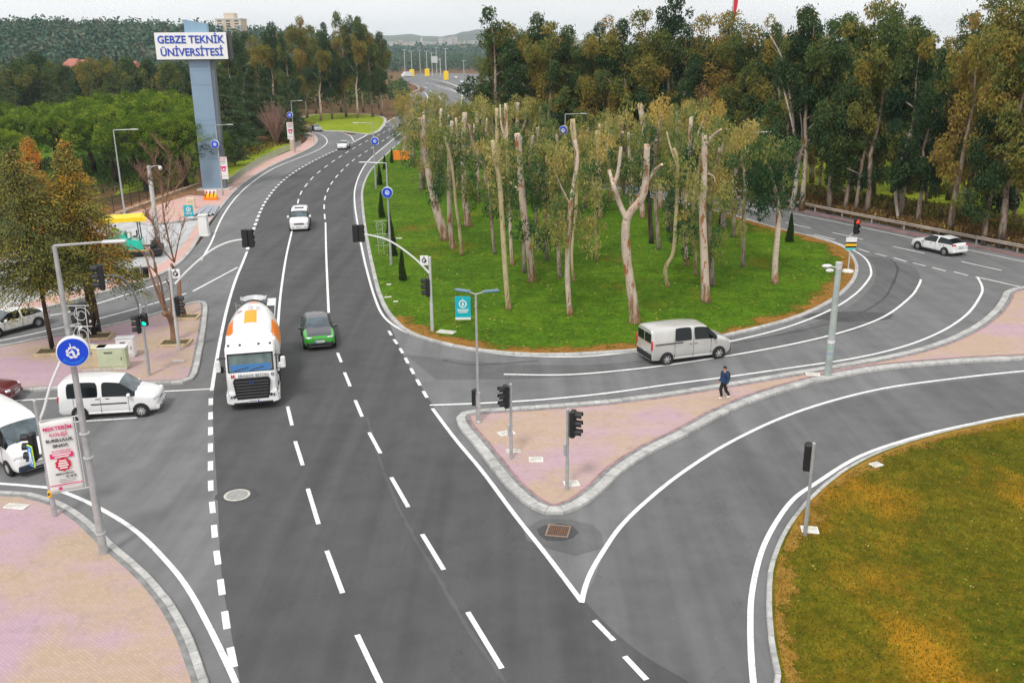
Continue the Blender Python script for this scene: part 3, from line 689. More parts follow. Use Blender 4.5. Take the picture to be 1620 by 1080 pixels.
# --- white cargo van at the left edge ---------------------------------
BIG = dict(paint=P_WHITE, hw=1.0, r=.35, axles=(1.85,-1.7), crown=.06, quarter=True, endcrease=.5,
  st=[(2.72,.32,.86,.92,.84,.64,''),(2.58,.26,1.02,1.12,.96,.76,'B'),(2.28,.24,1.20,1.34,1.0,.80,'B'),(1.98,.24,1.30,1.45,1.0,.84,'F'),(1.20,.24,1.34,2.15,1.0,.80,'S'),(.45,.24,1.34,2.40,1.0,.82,''),(-.5,.24,1.34,2.48,1.0,.83,''),(-2.5,.24,1.34,2.46,1.0,.82,''),(-2.7,.30,1.34,2.38,.98,.80,'')],
  zf=(.48,.34), grille=(.84,1.1,.22), gx=2.68, head=(2.50,.74,1.02,.34,.34,.24,24,0), tail=(-2.72,.90,1.2,.08,.12,.5,0), mirror=(1.62,1.05,1.5), mh=1.9, mirror_m=BLACK_M,
  handles=((.5,1.1),), gaps=((1.45,.4,1.3),(.36,.4,2.0)), bumper=mat('bumper_blue_black', (.02,.03,.06), .5), pzr=.8, wiper=(1.96,1.50,8), spokes=10, rim=RIMW_M)
d = Vector((math.cos(R(-40)), math.sin(R(-40)), 0)); n = Vector((-d.y, d.x, 0))
v = car('delivery_van', 'large white delivery van entering at the left edge behind the college banner', 'van', BIG, G(14, 753) + n*1.0 - d*1.85, math.atan2(d.y, d.x)); v.scale = (.97,.97,.92)
# --- maroon hatchback, mostly out of frame ----------------------------
HAT = dict(paint=P_MAROON, hw=.87, r=.31, axles=(1.25,-1.28), crown=.04, quarter=True, rq=True, endcrease=.35,
  st=[(2.02,.28,.62,.68,.68,.52,''),(1.93,.22,.74,.82,.80,.62,'B'),(1.6,.20,.84,.94,.86,.66,'B'),(.85,.20,.92,1.02,.87,.70,'F'),(.15,.20,.94,1.42,.87,.58,'S'),(-.45,.20,.96,1.46,.87,.60,'P'),(-.53,.20,.96,1.46,.87,.60,'S'),(-1.35,.20,1.0,1.38,.87,.58,'R'),(-1.88,.24,1.0,1.08,.84,.64,''),(-2.02,.32,.86,.92,.78,.58,'')],
  zf=(.38,.24), grille=(.66,.6,.12), gx=1.98, head=(1.84,.62,.74,.26,.30,.14,24,0), tail=(-1.96,.68,.86,.14,.26,.2,14), mirror=(.6,.88,1.0),
  handles=((0,.82),(-.85,.84)), gaps=((.7,.3,.92),(-.49,.3,.94),(-1.2,.4,.9)), bumper=P_MAROON, pz=.5, pzr=.72, wiper=(.8,1.06,5), spokes=7)
d = (G(37, 640) - G(-60, 644)).normalized()
car('hatchback_car', 'maroon hatchback waiting at the left edge behind the white delivery van', 'car', HAT, G(30, 634) - d*2.1 + Vector((-d.y, d.x, 0))*.1, math.atan2(d.y, d.x))
# --- white saloon leaving on the left slip road -----------------------
SAL = dict(paint=P_WHITE, hw=.90, r=.33, axles=(1.38,-1.38), crown=.04, quarter=True, rq=True, endcrease=.4,
  st=[(2.28,.28,.60,.66,.70,.54,''),(2.18,.22,.72,.78,.82,.64,'B'),(1.8,.20,.82,.90,.89,.68,'B'),(1.0,.20,.90,.98,.90,.72,'F'),(.25,.20,.92,1.38,.90,.58,'S'),(-.35,.20,.93,1.42,.90,.60,'P'),(-.43,.20,.93,1.42,.90,.60,'S'),(-1.1,.20,.95,1.34,.90,.58,'R'),(-1.78,.22,.98,1.05,.89,.66,''),(-2.2,.24,.96,1.02,.86,.66,''),(-2.32,.34,.84,.90,.80,.62,'')],
  zf=(.38,.24), grille=(.62,.8,.14), gx=2.22, head=(2.10,.64,.70,.26,.30,.12,24,0), tail=(-2.26,.68,.84,.14,.30,.14,16), mirror=(.75,.90,.98),
  handles=((.1,.80),(-.80,.82)), gaps=((.85,.3,.9),(-.39,.3,.92),(-1.2,.4,.9)), bumper=P_WHITE, pzr=.75, wiper=(.95,1.02,5), spokes=10)
loc, rz = at_px(55, 513, -22, 533)
car('saloon_car', 'white saloon car leaving on the left slip road behind the conifer trunks', 'car', SAL, loc, rz)
# --- white hatchback on the right-hand road ---------------------------
HB = dict(SAL); HB.update(st=[(2.12,.28,.60,.66,.70,.54,''),(2.02,.22,.72,.78,.82,.64,'B'),(1.7,.20,.82,.90,.88,.68,'B'),(1.0,.20,.90,.98,.89,.72,'F'),(.25,.20,.92,1.38,.89,.58,'S'),(-.45,.20,.93,1.42,.89,.60,'P'),(-.53,.20,.93,1.42,.89,.60,'S'),(-1.45,.20,.97,1.34,.89,.60,'R'),(-1.95,.22,.97,1.04,.86,.66,''),(-2.12,.34,.84,.90,.80,.62,'')],
  axles=(1.32,-1.34), hw=.885, gx=2.07, head=(1.95,.64,.70,.26,.30,.12,24,0), tail=(-2.02,.68,.92,.16,.32,.16,16), handles=((.05,.8),(-.85,.82)))
loc, rz = at_px(1512, 406, 1469, 396)
v = car('compact_car', 'white compact hatchback driving away along the guard rail', 'car', HB, loc + Vector((0, .75, 0)), rz); v.scale = (1.07,)*3
MB().bbox((-.15, 0, 1.452), (.8, .8, .02), .01).build('sunroof', GLASS_M, v)
# --- cars farther away -------------------------------------------------
FAR = dict(SAL); FAR.update(paint=P_WHITE)
a, b = G(541, 237), G(552, 230); d = (a-b).normalized()
car('saloon_car', 'small white car on the main road where the side road joins in', 'car', FAR, a - d*2.1, math.atan2(d.y, d.x))
FAR2 = dict(SAL); FAR2.update(paint=P_GREY, bumper=P_GREY)
a, b = G(513, 211), G(488, 204); d = (a-b).normalized()
car('saloon_car', 'silver grey car waiting on the side road beside the bright lawn', 'car', FAR2, (a+b)/2, math.atan2(d.y, d.x))
for (x, y, dx, dy, lab) in ((722,124,-8,3,'small white car on the far highway, nearest the yellow lamp bases'), (731,131,-8,4,'small white car on the far highway, just left of the right-hand wood')):
    a, b = G(x, y), G(x+dx, y+dy); d = (b-a).normalized()
    car('saloon_car', lab, 'car', FAR, a, math.atan2(d.y, d.x), 'cars on the far highway')
# far box lorry
d = (G(640, 122) - G(665, 121)).normalized(); a = G(641, 123)
t = thing('box_lorry', a, math.atan2(d.y, d.x), 'white box lorry on the far highway left of the yellow lamp bases', 'lorry')
MB().bbox((-2.5, 0, 2.3), (6.5, 2.5, 2.9), .05).build('cargo_box', P_WHITE, t); MB().bbox((-2.5, 0, .75), (6.8, 2.0, .25), .03).build('chassis', DARK_M, t)
m = MB(); m.prism([(.9,.6),(2.7,.6),(2.75,1.5),(2.35,2.5),(.9,2.6)], -1.15, 1.15, 'Y'); m.build('cab', P_WHITE, t)
MB().box((2.52, 0, 1.95), (.06, 2.0, .8), Matrix.Rotation(R(-20), 3, 'Y')).build('windscreen', GLASS_M, t)
wheels(t, (1.6, -3.8), 1.15, .48, .28, arch=None)
# ------------------------------------------------------------------ concrete mixer
front = G(403, 648); rear = G(411, 566); d = (front-rear).normalized()
T = thing('mixer_truck', front - d*4.6, math.atan2(d.y, d.x), 'white concrete mixer truck with orange squares on its drum driving towards the viewer', 'truck')
# local: +x forward, cab front at x = 4.55
cab = MB(); 
prof = [(2.35,.95),(4.50,.95),(4.58,1.15),(4.60,1.75),(4.52,1.95),(4.18,2.90),(3.9,3.05),(2.35,3.08)]
cw = 1.20
def ring(k, s):   # cab as a loft across the width with rounded corners
    return [(x - (s if x > 3.9 else 0)*(.18), z) for x, z in prof]
sec = [(-cw, .9), (-cw*.93, .25), (-cw*.6, 0), (cw*.6, 0), (cw*.93, .25), (cw, .9)]
vs = []; fs = []; n = len(prof)
for y, s in sec: vs += [(x, y, z) for x, z in ring(0, s)]
for i in range(len(sec)-1):
    for k in range(n): fs.append((i*n+k, i*n+(k+1) % n, (i+1)*n+(k+1) % n, (i+1)*n+k))
fs.append(tuple(range(n))); fs.append(tuple((len(sec)-1)*n+k for k in range(n)))
cab.add(vs, fs); CAB = cab.build('cab', P_WHITE, T, smooth=True)
tilt = math.atan2(4.52-4.18, 2.90-1.95)
RT = Matrix.Rotation(-tilt, 3, 'Y')
ws = MB().bbox((4.362, 0, 2.44), (.05, 2.20, .94), .10, RT).build('windscreen_frame', BLACK_M, T)
MB().bbox((4.385, 0, 2.44), (.03, 2.06, .82), .08, RT).build('windscreen', SCREEN_T, T)
MB().bbox((4.480, 0, 2.20), (.025, 1.92, .36), .10, RT).build('dash_cover', mat('dash_blue_glass', (.02,.14,.36), .12, 0, .7), T)
for y0 in (-.55, .2): MB().box((4.53, y0+.1, 2.16), (.03, .7, .03), RT @ Matrix.Rotation(R(12), 3, 'X')).build('wiper', DARK_M, T)
# sun visor and roof deflector
m = MB(); m.prism([(4.30,2.90),(4.38,2.93),(4.20,3.12),(3.3,3.55),(3.15,3.5),(3.15,2.98)], -1.12, 1.12, 'Y'); m.build('roof_deflector', P_WHITE, T)
for y0 in (-1.0,-.45,.45,1.0): MB().bbox((3.98, y0, 3.24), (.14, .12, .05), .02, Matrix.Rotation(R(28), 3, 'Y')).build('marker_light', DARK_M, T)
# grille
gr = MB().prism([(-.90,1.56),(-.80,.72),(-.72,.62),(.72,.62),(.80,.72),(.90,1.56),(.80,1.72),(-.80,1.72)], 4.56, 4.66, 'X').build('grille', BLACK_M, T)
m = MB()
for k in range(6): m.bbox((4.675, 0, .76+k*.155), (.035, 1.46+.03*k, .05), .012)
m.build('grille_bar', mat('grille_grey', (.06,.06,.065), .4), gr)
m = MB().lathe([(.11, 0), (.11, .02)], (4.69, 0, 1.50), 'X', 18); bd = m.build('badge', mat('badge_blue', (.03,.07,.2), .3, .3), gr); bd.scale = (1, 1, 1)
# bumper, lights, steps
m = MB(); m.prism([(-1.22,.46),(-1.16,.98),(-.84,.98),(-.76,.60),(.76,.60),(.84,.98),(1.16,.98),(1.22,.46),(.95,.40),(-.95,.40)], 4.40, 4.70, 'X'); m.build('bumper', P_WHITE, T)
MB().bbox((4.62, 0, .42), (.2, 1.9, .14), .03).build('lower_bumper', BLACK_M, T)
for sy in (-1, 1):
    h = MB().bbox((4.69, sy*1.0, .80), (.06, .28, .26), .05).build('headlight', LAMP_M, T)
    MB().ball((4.70, sy*.88, .80), (.05, .09, .09), 10, 6).build('lamp_bulb', DARK_M, h); MB().ball((4.70, sy*1.02, .78), (.05, .06, .07), 10, 6).build('lamp_bulb', DARK_M, h)
    mr = MB().bbox((4.30, sy*1.56, 2.30), (.16, .24, .62), .06).build('mirror', P_WHITE, T)
    m = MB(); m.tube([(4.15, sy*1.15, 2.66), (4.28, sy*1.56, 2.70)], .025, 6); m.tube([(4.15, sy*1.15, 2.0), (4.28, sy*1.56, 1.95), (4.28, sy*1.56, 2.7)], .025, 6); m.build('mirror_arm', BLACK_M, mr)
    MB().bbox((4.05, sy*1.40, 2.05), (.14, .16, .35), .04).build('blind_spot_mirror', BLACK_M if sy < 0 else P_WHITE, T)
    MB().bbox((3.55, sy*1.215, 2.20), (1.05, .03, .70), .06).build('side_window', GLASS_M, T)
    MB().bbox((3.45, sy*1.23, 1.45), (.03, .02, 1.4), .005).build('door_gap', DARK_M, T)
    m = MB(); m.bbox((3.7, sy*1.23, .62), (1.5, .12, .5), .05); m.build('step_panel', P_WHITE, T)
    m = MB(); m.prism([(2.9+.62*math.cos(a), .55+.62*math.sin(a)) for a in [math.pi*k/10 for k in range(11)]] + [(2.9+.55*math.cos(a), .55+.55*math.sin(a)) for a in [math.pi*(10-k)/10 for k in range(11)]], min(sy*.9, sy*1.25), max(sy*.9, sy*1.25), 'Y'); m.build('mudguard', P_WHITE, T)
MB().box((4.725, 0, .53), (.02, .52, .12)).build('number_plate', PLATE_M, T).location = (.0, .0, .0)
MB().box((4.728, .235, .53), (.02, .05, .119)).build('plate_band', BLUE_M, T)
# chassis
m = MB()
for sy in (-1, 1): m.box((-1.0, sy*.42, .95), (7.6, .09, .28))
m.box((-1, 0, .95), (7.2, .8, .12)); m.build('chassis', mat('chassis_red_brown', (.10,.03,.025), .7, noise=(3,.3)), T)
for xs in (3.3,): pass
wheels(T, (3.25, 1.55, -1.35, -2.7), 1.22, .50, .30, RIM_M, 10, arch=None)
m = MB()
for sy in (-1, 1):
    for x0, x1 in ((1.0,2.1), (-3.35,-.75)): m.bbox(((x0+x1)/2, sy*1.08, 1.12), (x1-x0, .4, .06), .02)
m.build('wheel_guard', P_WHITE, T)
for sy in (-1, 1): MB().bbox((.1, sy*1.0, .85), (1.3, .35, .55), .05).build('side_tank', STEELW, T)
# drum, tilted
tl = R(11.5)
DM = Matrix.Translation((1.95, 0, 2.0)) @ Matrix.Rotation(math.pi, 4, 'Z') @ Matrix.Rotation(-tl, 4, 'Y')   # local +x runs to the rear and up
prof = [(.25,-.15),(.70,-.08),(1.10,.15),(1.32,.55),(1.40,.95),(1.41,2.1),(1.33,2.9),(1.12,3.9),(.85,4.7),(.62,5.15),(.58,5.25)]
pr = [(r_, h_) for r_, h_ in cr([(a, b) for a, b in prof], 3)]
def drum_skin(a0, a1, h0, h1, off, nx=6, na=8):
    def rad(h):
        for (r0, x0), (r1, x1) in zip(pr, pr[1:]):
            if x0 <= h <= x1: return r0 + (r1-r0)*(h-x0)/max(1e-6, x1-x0)
        return pr[-1][0]
    m = MB(); m.M = DM; vs = []; fs = []
    for i in range(nx+1):
        h = h0 + (h1-h0)*i/nx; r_ = rad(h) + off
        for k in range(na+1):
            a = R(a0 + (a1-a0)*k/na); vs.append((h, math.sin(a)*r_, math.cos(a)*r_))
    w_ = na+1
    for i in range(nx):
        for k in range(na): fs.append((i*w_+k, i*w_+k+1, (i+1)*w_+k+1, (i+1)*w_+k))
    m.add(vs, fs); return m
m = MB(); m.M = DM
m.lathe([(r_, h_) for r_, h_ in pr], (0, 0, 0), 'X', 40)
DR = m.build('drum', P_WHITE, T, smooth=True)
P_OR2 = mat('orange_paint_light', (.95,.34,.01), .4)
for a0, a1, h0, h1, mm in ((-12, 14, 1.05, 2.55, P_OR2), (42, 80, .75, 2.15, ORANGE), (-86, -46, .65, 2.15, ORANGE), (-16, 8, 3.9, 4.4, mat('orange_faded', (.80,.32,.18), .5)), (52, 78, 2.9, 3.6, mat('orange_faded', (.80,.30,.22), .5)), (105, 130, 1.2, 2.2, ORANGE), (-135, -108, 1.2, 2.2, ORANGE)):
    drum_skin(a0, a1, h0, h1, .006).build('orange_square', mm, DR, smooth=2)
m = MB(); m.M = DM; m.lathe([(.86,4.62),(.92,4.62),(.92,4.78),(.80,4.78)], (0,0,0), 'X', 36); m.build('drum_ring', DARK_M, DR)
# small print on the drum
def drum_text(rows, a0, h0, rowh, colw):
    rr = random.Random(2); m = MB(); m.M = DM
    for i in range(rows):
        h = h0 - i*rowh; a = a0
        while a < a0 + colw:
            da = rr.uniform(.9, 1.6); q = drum_skin(a, a+da, h, h+rowh*.5, .007, 1, 1); o = len(m.v); m.v += q.v; m.f += [tuple(i_+o for i_ in f) for f in q.f]; m.m += [0]*len(q.f); a += da + .9
    return m
m = drum_text(6, -4, 3.25, .15, 12); q = drum_text(5, -20, 3.15, .15, 10); o = len(m.v); m.v += q.v; m.f += [tuple(i_+o for i_ in f) for f in q.f]; m.m += [0]*len(q.f)
m.build('drum_lettering', mat('print_grey', (.35,.35,.36), .6), DR)
drum_skin(22, 32, 2.75, 2.85, .007, 1, 4).build('drum_emblem', RED_M, DR); drum_skin(20, 34, 2.62, 2.67, .007, 1, 4).build('drum_emblem', INK, DR)
# white panel in front of the drum (water tank / guard) and side board
MB().bbox((2.12, .05, 2.95), (.32, 1.95, .75), .06).build('water_tank', P_WHITE, T)
MB().bbox((-2.9, 1.12, 3.0), (1.7, .06, 1.1), .02, Matrix.Rotation(R(-8), 3, 'X')).build('side_board', P_WHITE, T)
MB().bbox((-3.1, .98, 3.5), (1.5, .5, .05), .02).build('platform', P_WHITE, T)
# charging hopper: open flared funnel at the rear
m = MB(); hx, hz = -3.35, 3.30
m.lathe([(.36,0),(.56,.30),(.70,.42),(.66,.44),(.50,.30),(.30,.04)], (hx, 0, hz), 'Z', 18, close=True)
for sy in (-1, 1): m.box((hx+.15, sy*.66, hz+.46), (.6, .04, .14), Matrix.Rotation(sy*R(-40), 3, 'X'))
m.build('hopper', STEELW, T)
m = MB()
for sy in (-1, 1): m.tube([(-3.9, sy*.45, 1.05), (-3.5, sy*.5, 3.3)], .05, 6); m.tube([(-2.9, sy*.5, 1.05), (-3.3, sy*.5, 3.2)], .05, 6)
m.box((-3.3, 0, 2.3), (.3, 1.1, .12)); m.build('rear_frame', STEELW, T)
m = MB(); m.tube([(-3.7, 0, 2.95), (-4.2, .05, 2.1), (-4.35, .1, 1.4)], [.3, .22, .2], 10, flat=.6); m.build('chute', STEELW, T)
m = MB()
for sy in (-.18, .18): m.tube([(-3.95, -.85+sy, .8), (-3.75, -.85+sy, 3.4)], .02, 5)
for k in range(8): m.tube([(-3.94+k*.027, -1.03, 1.0+k*.32), (-3.94+k*.027, -.67, 1.0+k*.32)], .015, 5)
m.build('ladder', STEELW, T)
# ------------------------------------------------------------------ lettering
def text(s_, size, m, parent, M, name='lettering', ext=.004, align='CENTER', bold=0.0, sp=1.0):
    c = bpy.data.curves.new(name, 'FONT'); c.body = s_; c.size = size; c.extrude = ext; c.align_x = align; c.align_y = 'CENTER'; c.offset = bold; c.space_character = sp; c.resolution_u = 3
    o = bpy.data.objects.new(name, c); COL.objects.link(o); bpy.context.view_layer.update()
    me = bpy.data.meshes.new_from_object(o.evaluated_get(bpy.context.evaluated_depsgraph_get())); bpy.data.objects.remove(o); bpy.data.curves.remove(c)
    me.transform(M); me.name = name; me.materials.clear(); me.materials.append(m)
    q = bpy.data.objects.new(name, me); COL.objects.link(q); q.parent = parent
    return q
FX = Matrix(((0,0,1,0),(1,0,0,0),(0,1,0,0),(0,0,0,1)))      # text facing +x, upright
text('ERAGOS BETON', .20, mat('lettering_grey', (.10,.10,.11), .5), T, Matrix.Translation((4.635, .10, 1.83)) @ Matrix.Rotation(-R(14), 4, 'Y') @ FX, 'front_lettering', .006, bold=.002)
text('M', .26, RED_M, T, Matrix.Translation((4.64, -.88, 1.84)) @ Matrix.Rotation(-R(14), 4, 'Y') @ FX, 'front_emblem', .006, bold=.003)
m = MB()
for k in range(8): m.box((4.737, -.2+k*.05, .53), (.004, .026, .07))
m.build('plate_text', INK, T)
MB().lathe([(.08,0),(.08,.02),(.045,.02),(.045,0)], (4.60, 1.02, 1.83), 'X', 16, close=True).build('front_ring', DARK_M, T)
# ------------------------------------------------------------------ street furniture
SIGN_BLUE = mat('sign_blue', (.005,.06,.62), .4, noise=(2, .1)); SIGN_LB = mat('sign_print_light_blue', (.02,.35,.9), .5); SIGN_W = mat('sign_white', (.80,.80,.80), .5)
TURQ = mat('sign_turquoise', (.0,.42,.52), .5); LIT_G = mat('lit_green', (.0,.6,.3), .4, emis=((.0,.9,.5), 1.6)); LIT_R = mat('lit_red', (.8,.02,.0), .4, emis=((1,.03,.0), 2.2)); LIT_Y = mat('lit_amber', (1,.5,.0), .4, emis=((1,.55,.02), 2))
LENS_M = mat('signal_lens_dark', (.03,.03,.03), .2); PINK_M = mat('banner_pink', (.72,.02,.16), .6); SOL = mat('solar_panel_blue', (.10,.20,.32), .25, .3); CYC = mat('footing', (.45,.45,.44), .9, noise=(6,.2))
MAGB = mat('barrel_yellow', (.92,.60,.01), .5, noise=(3,.1))
def face(rz=0.0, up=0.0):      # matrix turning the local XY drawing plane into an upright plane facing -Y, then rotated
    return Matrix.Rotation(rz, 4, 'Z') @ Matrix.Rotation(math.pi/2, 4, 'X')
def disc_sign(root, c, r, rz, detail=True, name='round_sign'):
    """round blue lightbox with the gear emblem; centre c in local coordinates"""
    M = Matrix.Translation(c) @ face(rz)
    m = MB(); m.M = M; m.lathe([(r*.97, -r*.28), (r, -r*.24), (r, r*.24), (r*.97, r*.28)], (0,0,0), 'Z', 32); s = m.build(name, SIGN_W, root, smooth=True)
    for sg in (1, -1):
        m = MB(); m.M = M @ Matrix.Rotation(0 if sg > 0 else math.pi, 4, 'Y'); m.lathe([(r*.93, r*.28), (r*.93, r*.30)], (0,0,0), 'Z', 32); m.build('sign_face', SIGN_BLUE, s)
        z0, z1 = r*.30, r*.315; Mq = m.M
        m = MB(); m.M = Mq; inner = .27*r; n = 72; outl = []
        for k in range(n):
            a = 2*math.pi*k/n; t = (k % 9)/9.0; out = .42*r if .22 < t < .78 else .35*r
            outl.append((a, out))
        vs = []; fs = []
        for a, o_ in outl:
            for rr_ in (inner, o_): 
                for z in (z0, z1): vs.append((math.cos(a)*rr_, math.sin(a)*rr_, z))
        for k in range(n):
            i, j = k*4, ((k+1) % n)*4
            fs += [(i+1, i+3, j+3, j+1), (i+2, i, j, j+2), (i+3, i+2, j+2, j+3)]
        m.add(vs, fs)
        m.build('gear_emblem', SIGN_W, s)
        m = MB(); m.M = Mq
        m.prism([(-.40*r,-.02*r),(-.38*r,-.10*r),(-.05*r,-.02*r),(.0,-.30*r),(.14*r,-.30*r),(.10*r,.02*r),(-.02*r,.20*r),(-.10*r,.10*r)], z0, z1)
        m.build('emblem_figure', SIGN_W, s)
        m = MB(); m.M = Mq; m.prism([(-.14*r,.60*r),(-.09*r,.62*r),(-.03*r,.44*r),(-.09*r,.42*r)], z0, z1); m.build('emblem_tip', SIGN_W, s)
        if detail:
            word = 'BÜYÜKŞEHİR'
            for k, ch in enumerate(word):
                a = R(-90 + (k - (len(word)-1)/2)*11.5)
                text(ch, r*.21, SIGN_LB, s, Mq @ Matrix.Translation((math.cos(a)*r*.74, math.sin(a)*r*.74, z0)) @ Matrix.Rotation(a + math.pi/2, 4, 'Z'), 'sign_letter', r*.008)
    return s
def spiral(m, c, r, rz, turns=1.6, rad=.012):
    M = Matrix.Translation(c) @ face(rz); pts = []
    for k in range(26):
        a = 2*math.pi*turns*k/25; q = r*(1 - .72*k/25); pts.append(M @ Vector((math.cos(a)*q, math.sin(a)*q, 0)))
    m.tube(pts, rad, 5)
def base_plate(m, r): 
    m.box((0, 0, .02), (r*4.4, r*4.4, .03)); 
    for sx in (-1, 1):
        for sy in (-1, 1): m.tube([(sx*r*1.7, sy*r*1.7, .03), (sx*r*1.7, sy*r*1.7, .09)], .02, 6)
def lamp_post(loc, h, label, rz=0, arm=(1.6, .0), r0=.11, r1=.055, disc=None, ornament=False, banner=None, group=None, detail=False, footing=True, drz=None, material=STEEL, seg=10):
    t = thing('street_lamp', loc, 0, label, 'street lamp', group)
    m = MB(); m.tube([(0,0,0), (0,0,h*.5), (0,0,h)], [r0, (r0+r1)/2, r1], seg); P = m.build('pole', material, t, smooth=True)
    if footing: m = MB(); base_plate(m, r0); m.build('base_plate', material, P)
    if detail:
        for z in (.9, h*.34, h*.42): MB().lathe([(r0*1.1, z), (r0*1.12, z+.05)], (0,0,0), 'Z', 12).build('clamp', STEELW, P)
    L, rise = arm; dx, dy = math.cos(rz), math.sin(rz)
    e = Vector((dx*L, dy*L, h+rise))
    m = MB(); m.tube([(0,0,h-.1), (0,0,h), (dx*L*.5, dy*L*.5, h+rise*.5), e], [.045, .045, .04, .035], 6); m.build('arm', material, t, smooth=True)
    m = MB(); m.bbox(e + Vector((dx*.25, dy*.25, 0)), (.75, .26, .10), .04, Matrix.Rotation(rz, 3, 'Z')); m.build('lamp_head', STEELW, t)
    if disc:
        z, off, r, = disc[:3]; a = drz if drz is not None else 0
        disc_sign(t, Vector((off, -r*.28-.0, z)) if abs(off) < r else Vector((off, 0, z)), r, a, detail)
        m = MB(); m.tube([(0,0,z+.05), (off, -.02, z+.05)], .025, 5); m.tube([(0,0,z-.12), (off, -.02, z-.12)], .025, 5); m.build('sign_bracket', STEELW, t)
    return t
def signal_head(parent, c, rz, n=3, lit=None, s=1.0, board=False, name='signal_head'):
    """three-light head; looks along its local -Y turned by rz"""
    M = Matrix.Translation(c) @ Matrix.Rotation(rz, 4, 'Z')
    m = MB(); m.M = M; m.bbox((0, 0, 0), (.34*s, .20*s, .34*n*s), .04*s)
    if board: m.bbox((0, .02, 0), (.50*s, .03, .42*n*s), .02)
    hd = m.build(name, BLACK_M, parent)
    for k in range(n):
        z = (n-1-2*k)*.165*s
        q = MB(); q.M = M; q.lathe([(.12*s, 0), (.12*s, .02)], (0, -.12*s, z), 'Y', 14)
        on = lit and lit[0] == k
        q.build('signal_lens', lit[1] if on else LENS_M, hd)
        q = MB(); q.M = M; vs = []; fs = []
        for i, a in enumerate([R(x) for x in range(-20, 201, 22)]):
            for y in (-.10*s, -.34*s):
                for rr_ in (.135*s, .15*s): vs.append((math.cos(a)*rr_, y*(1 if a < 9 else 1), z + math.sin(a)*rr_))
        nn = len(vs)//4
        for i in range(nn-1):
            a, b = i*4, i*4+4; fs += [(a, a+2, b+2, b), (a+1, b+1, b+3, a+3), (a+2, a+3, b+3, b+2)]
        q.add(vs, fs); q.build('visor', BLACK_M, hd)
    return hd
def px_h(b, y): return HT(b, y)
# --- curved-arm signals --------------------------------------------------
def mast(loc, h, label, name='traffic_light', r=.07, heads=(), button=None, arm=None, plate=None, material=STEEL, box=None):
    t = thing(name, loc, 0, label, 'traffic light')
    m = MB(); m.tube([(0,0,0),(0,0,h*.4),(0,0,h*.4),(0,0,h)], [r*1.25, r*1.25, r, r], 10); m.ball((0,0,h), r*1.1, 8, 5); P = m.build('pole', material, t, smooth=True)
    m = MB(); m.lathe([(r*2.6, 0), (r*2.6, .03), (r*1.6, .05), (r*1.5, .10)], (0,0,0), 'Z', 14); m.build('base_plate', material, P)
    for (z, off, rz, n, lit, s) in heads:
        c = Vector((0, 0, z)) + Matrix.Rotation(rz, 3, 'Z') @ Vector((off, -.21 if off == 0 else -.10, 0))
        signal_head(t, c, rz, n, lit, s)
        m = MB()
        for dz in (-.3*s, .3*s): m.tube([(0,0,z+dz), (c.x, c.y, z+dz)], .02, 5)
        m.build('head_bracket', BLACK_M, t)
    if button: m = MB(); m.bbox((0, -r*1.5, button), (.13, .12, .26), .02); b_ = m.build('push_button_box', mat('button_box_yellow', (.9,.45,.0), .5), t); MB().bbox((0, -r*1.5-.065, button+.02), (.07, .02, .10), .008).build('button_panel', BLACK_M, b_)
    if box: MB().bbox((-r*1.6, 0, box), (.10, .16, .5), .02).build('control_box', STEEL, t)
    if arm:
        pts = [Vector(q) for q in arm['pts']]; m = MB(); n = len(pts); m.tube(pts, [arm.get('r0', .06) + (arm.get('r1', .04) - arm.get('r0', .06))*i/(n-1) for i in range(n)], 8); m.build('arm', arm.get('mat', material), t, smooth=True)
    return t
def curve3(P, n=7):
    out = []; m = len(P); P = [Vector(p) for p in P]
    for i in range(m-1):
        a, b, c, d = P[max(i-1,0)], P[i], P[i+1], P[min(i+2, m-1)]
        for k in range(n):
            t = k/n; out.append(.5*((2*b)+(c-a)*t+(2*a-5*b+4*c-d)*t*t+(3*b-a-3*c+d)*t**3))
    out.append(P[-1]); return out
# grove corner signal with its arm over the main road
b = G(684, 526); L = lambda x, y, b_=b: V(b_, x, y) - b_
t = mast(b, HT(b, 408), 'tall traffic light on the grove corner whose curved arm reaches left over the main road', r=.085,
         heads=((HT(b, 454), 0, R(-78), 3, None, 1.15),), arm=dict(pts=curve3([L(679, 432), L(655, 408), L(620, 383), L(590, 373), L(566, 370)]), r0=.07, r1=.05, mat=WHITE_S), material=STEELW)
for off in (-.26, .26): signal_head(t, L(567 + off*18, 369), R(180), 3, None, 1.05)
m = MB(); m.M = Matrix.Translation(L(671, 412)) @ face(); m.bbox((0,0,0), (.5, .6, .04), .02); pl = m.build('sign_plate', SIGN_W, t)
m = MB(); m.M = Matrix.Translation(L(671, 412)) @ face(); m.lathe([(.15,.03),(.15,.04),(.09,.04),(.09,.03)], (0,0,0), 'Z', 16, close=True); m.box((0,.2,.03), (.05,.12,.02)); m.box((.06,-.05,.03), (.1,.12,.02)); m.build('plate_emblem', DARK_M, pl)
MB().bbox(Vector((.9, -.25, .03)), (1.2, .7, .22), .04, Matrix.Rotation(R(-20), 3, 'Z')).build('footing_block', CONC, t)
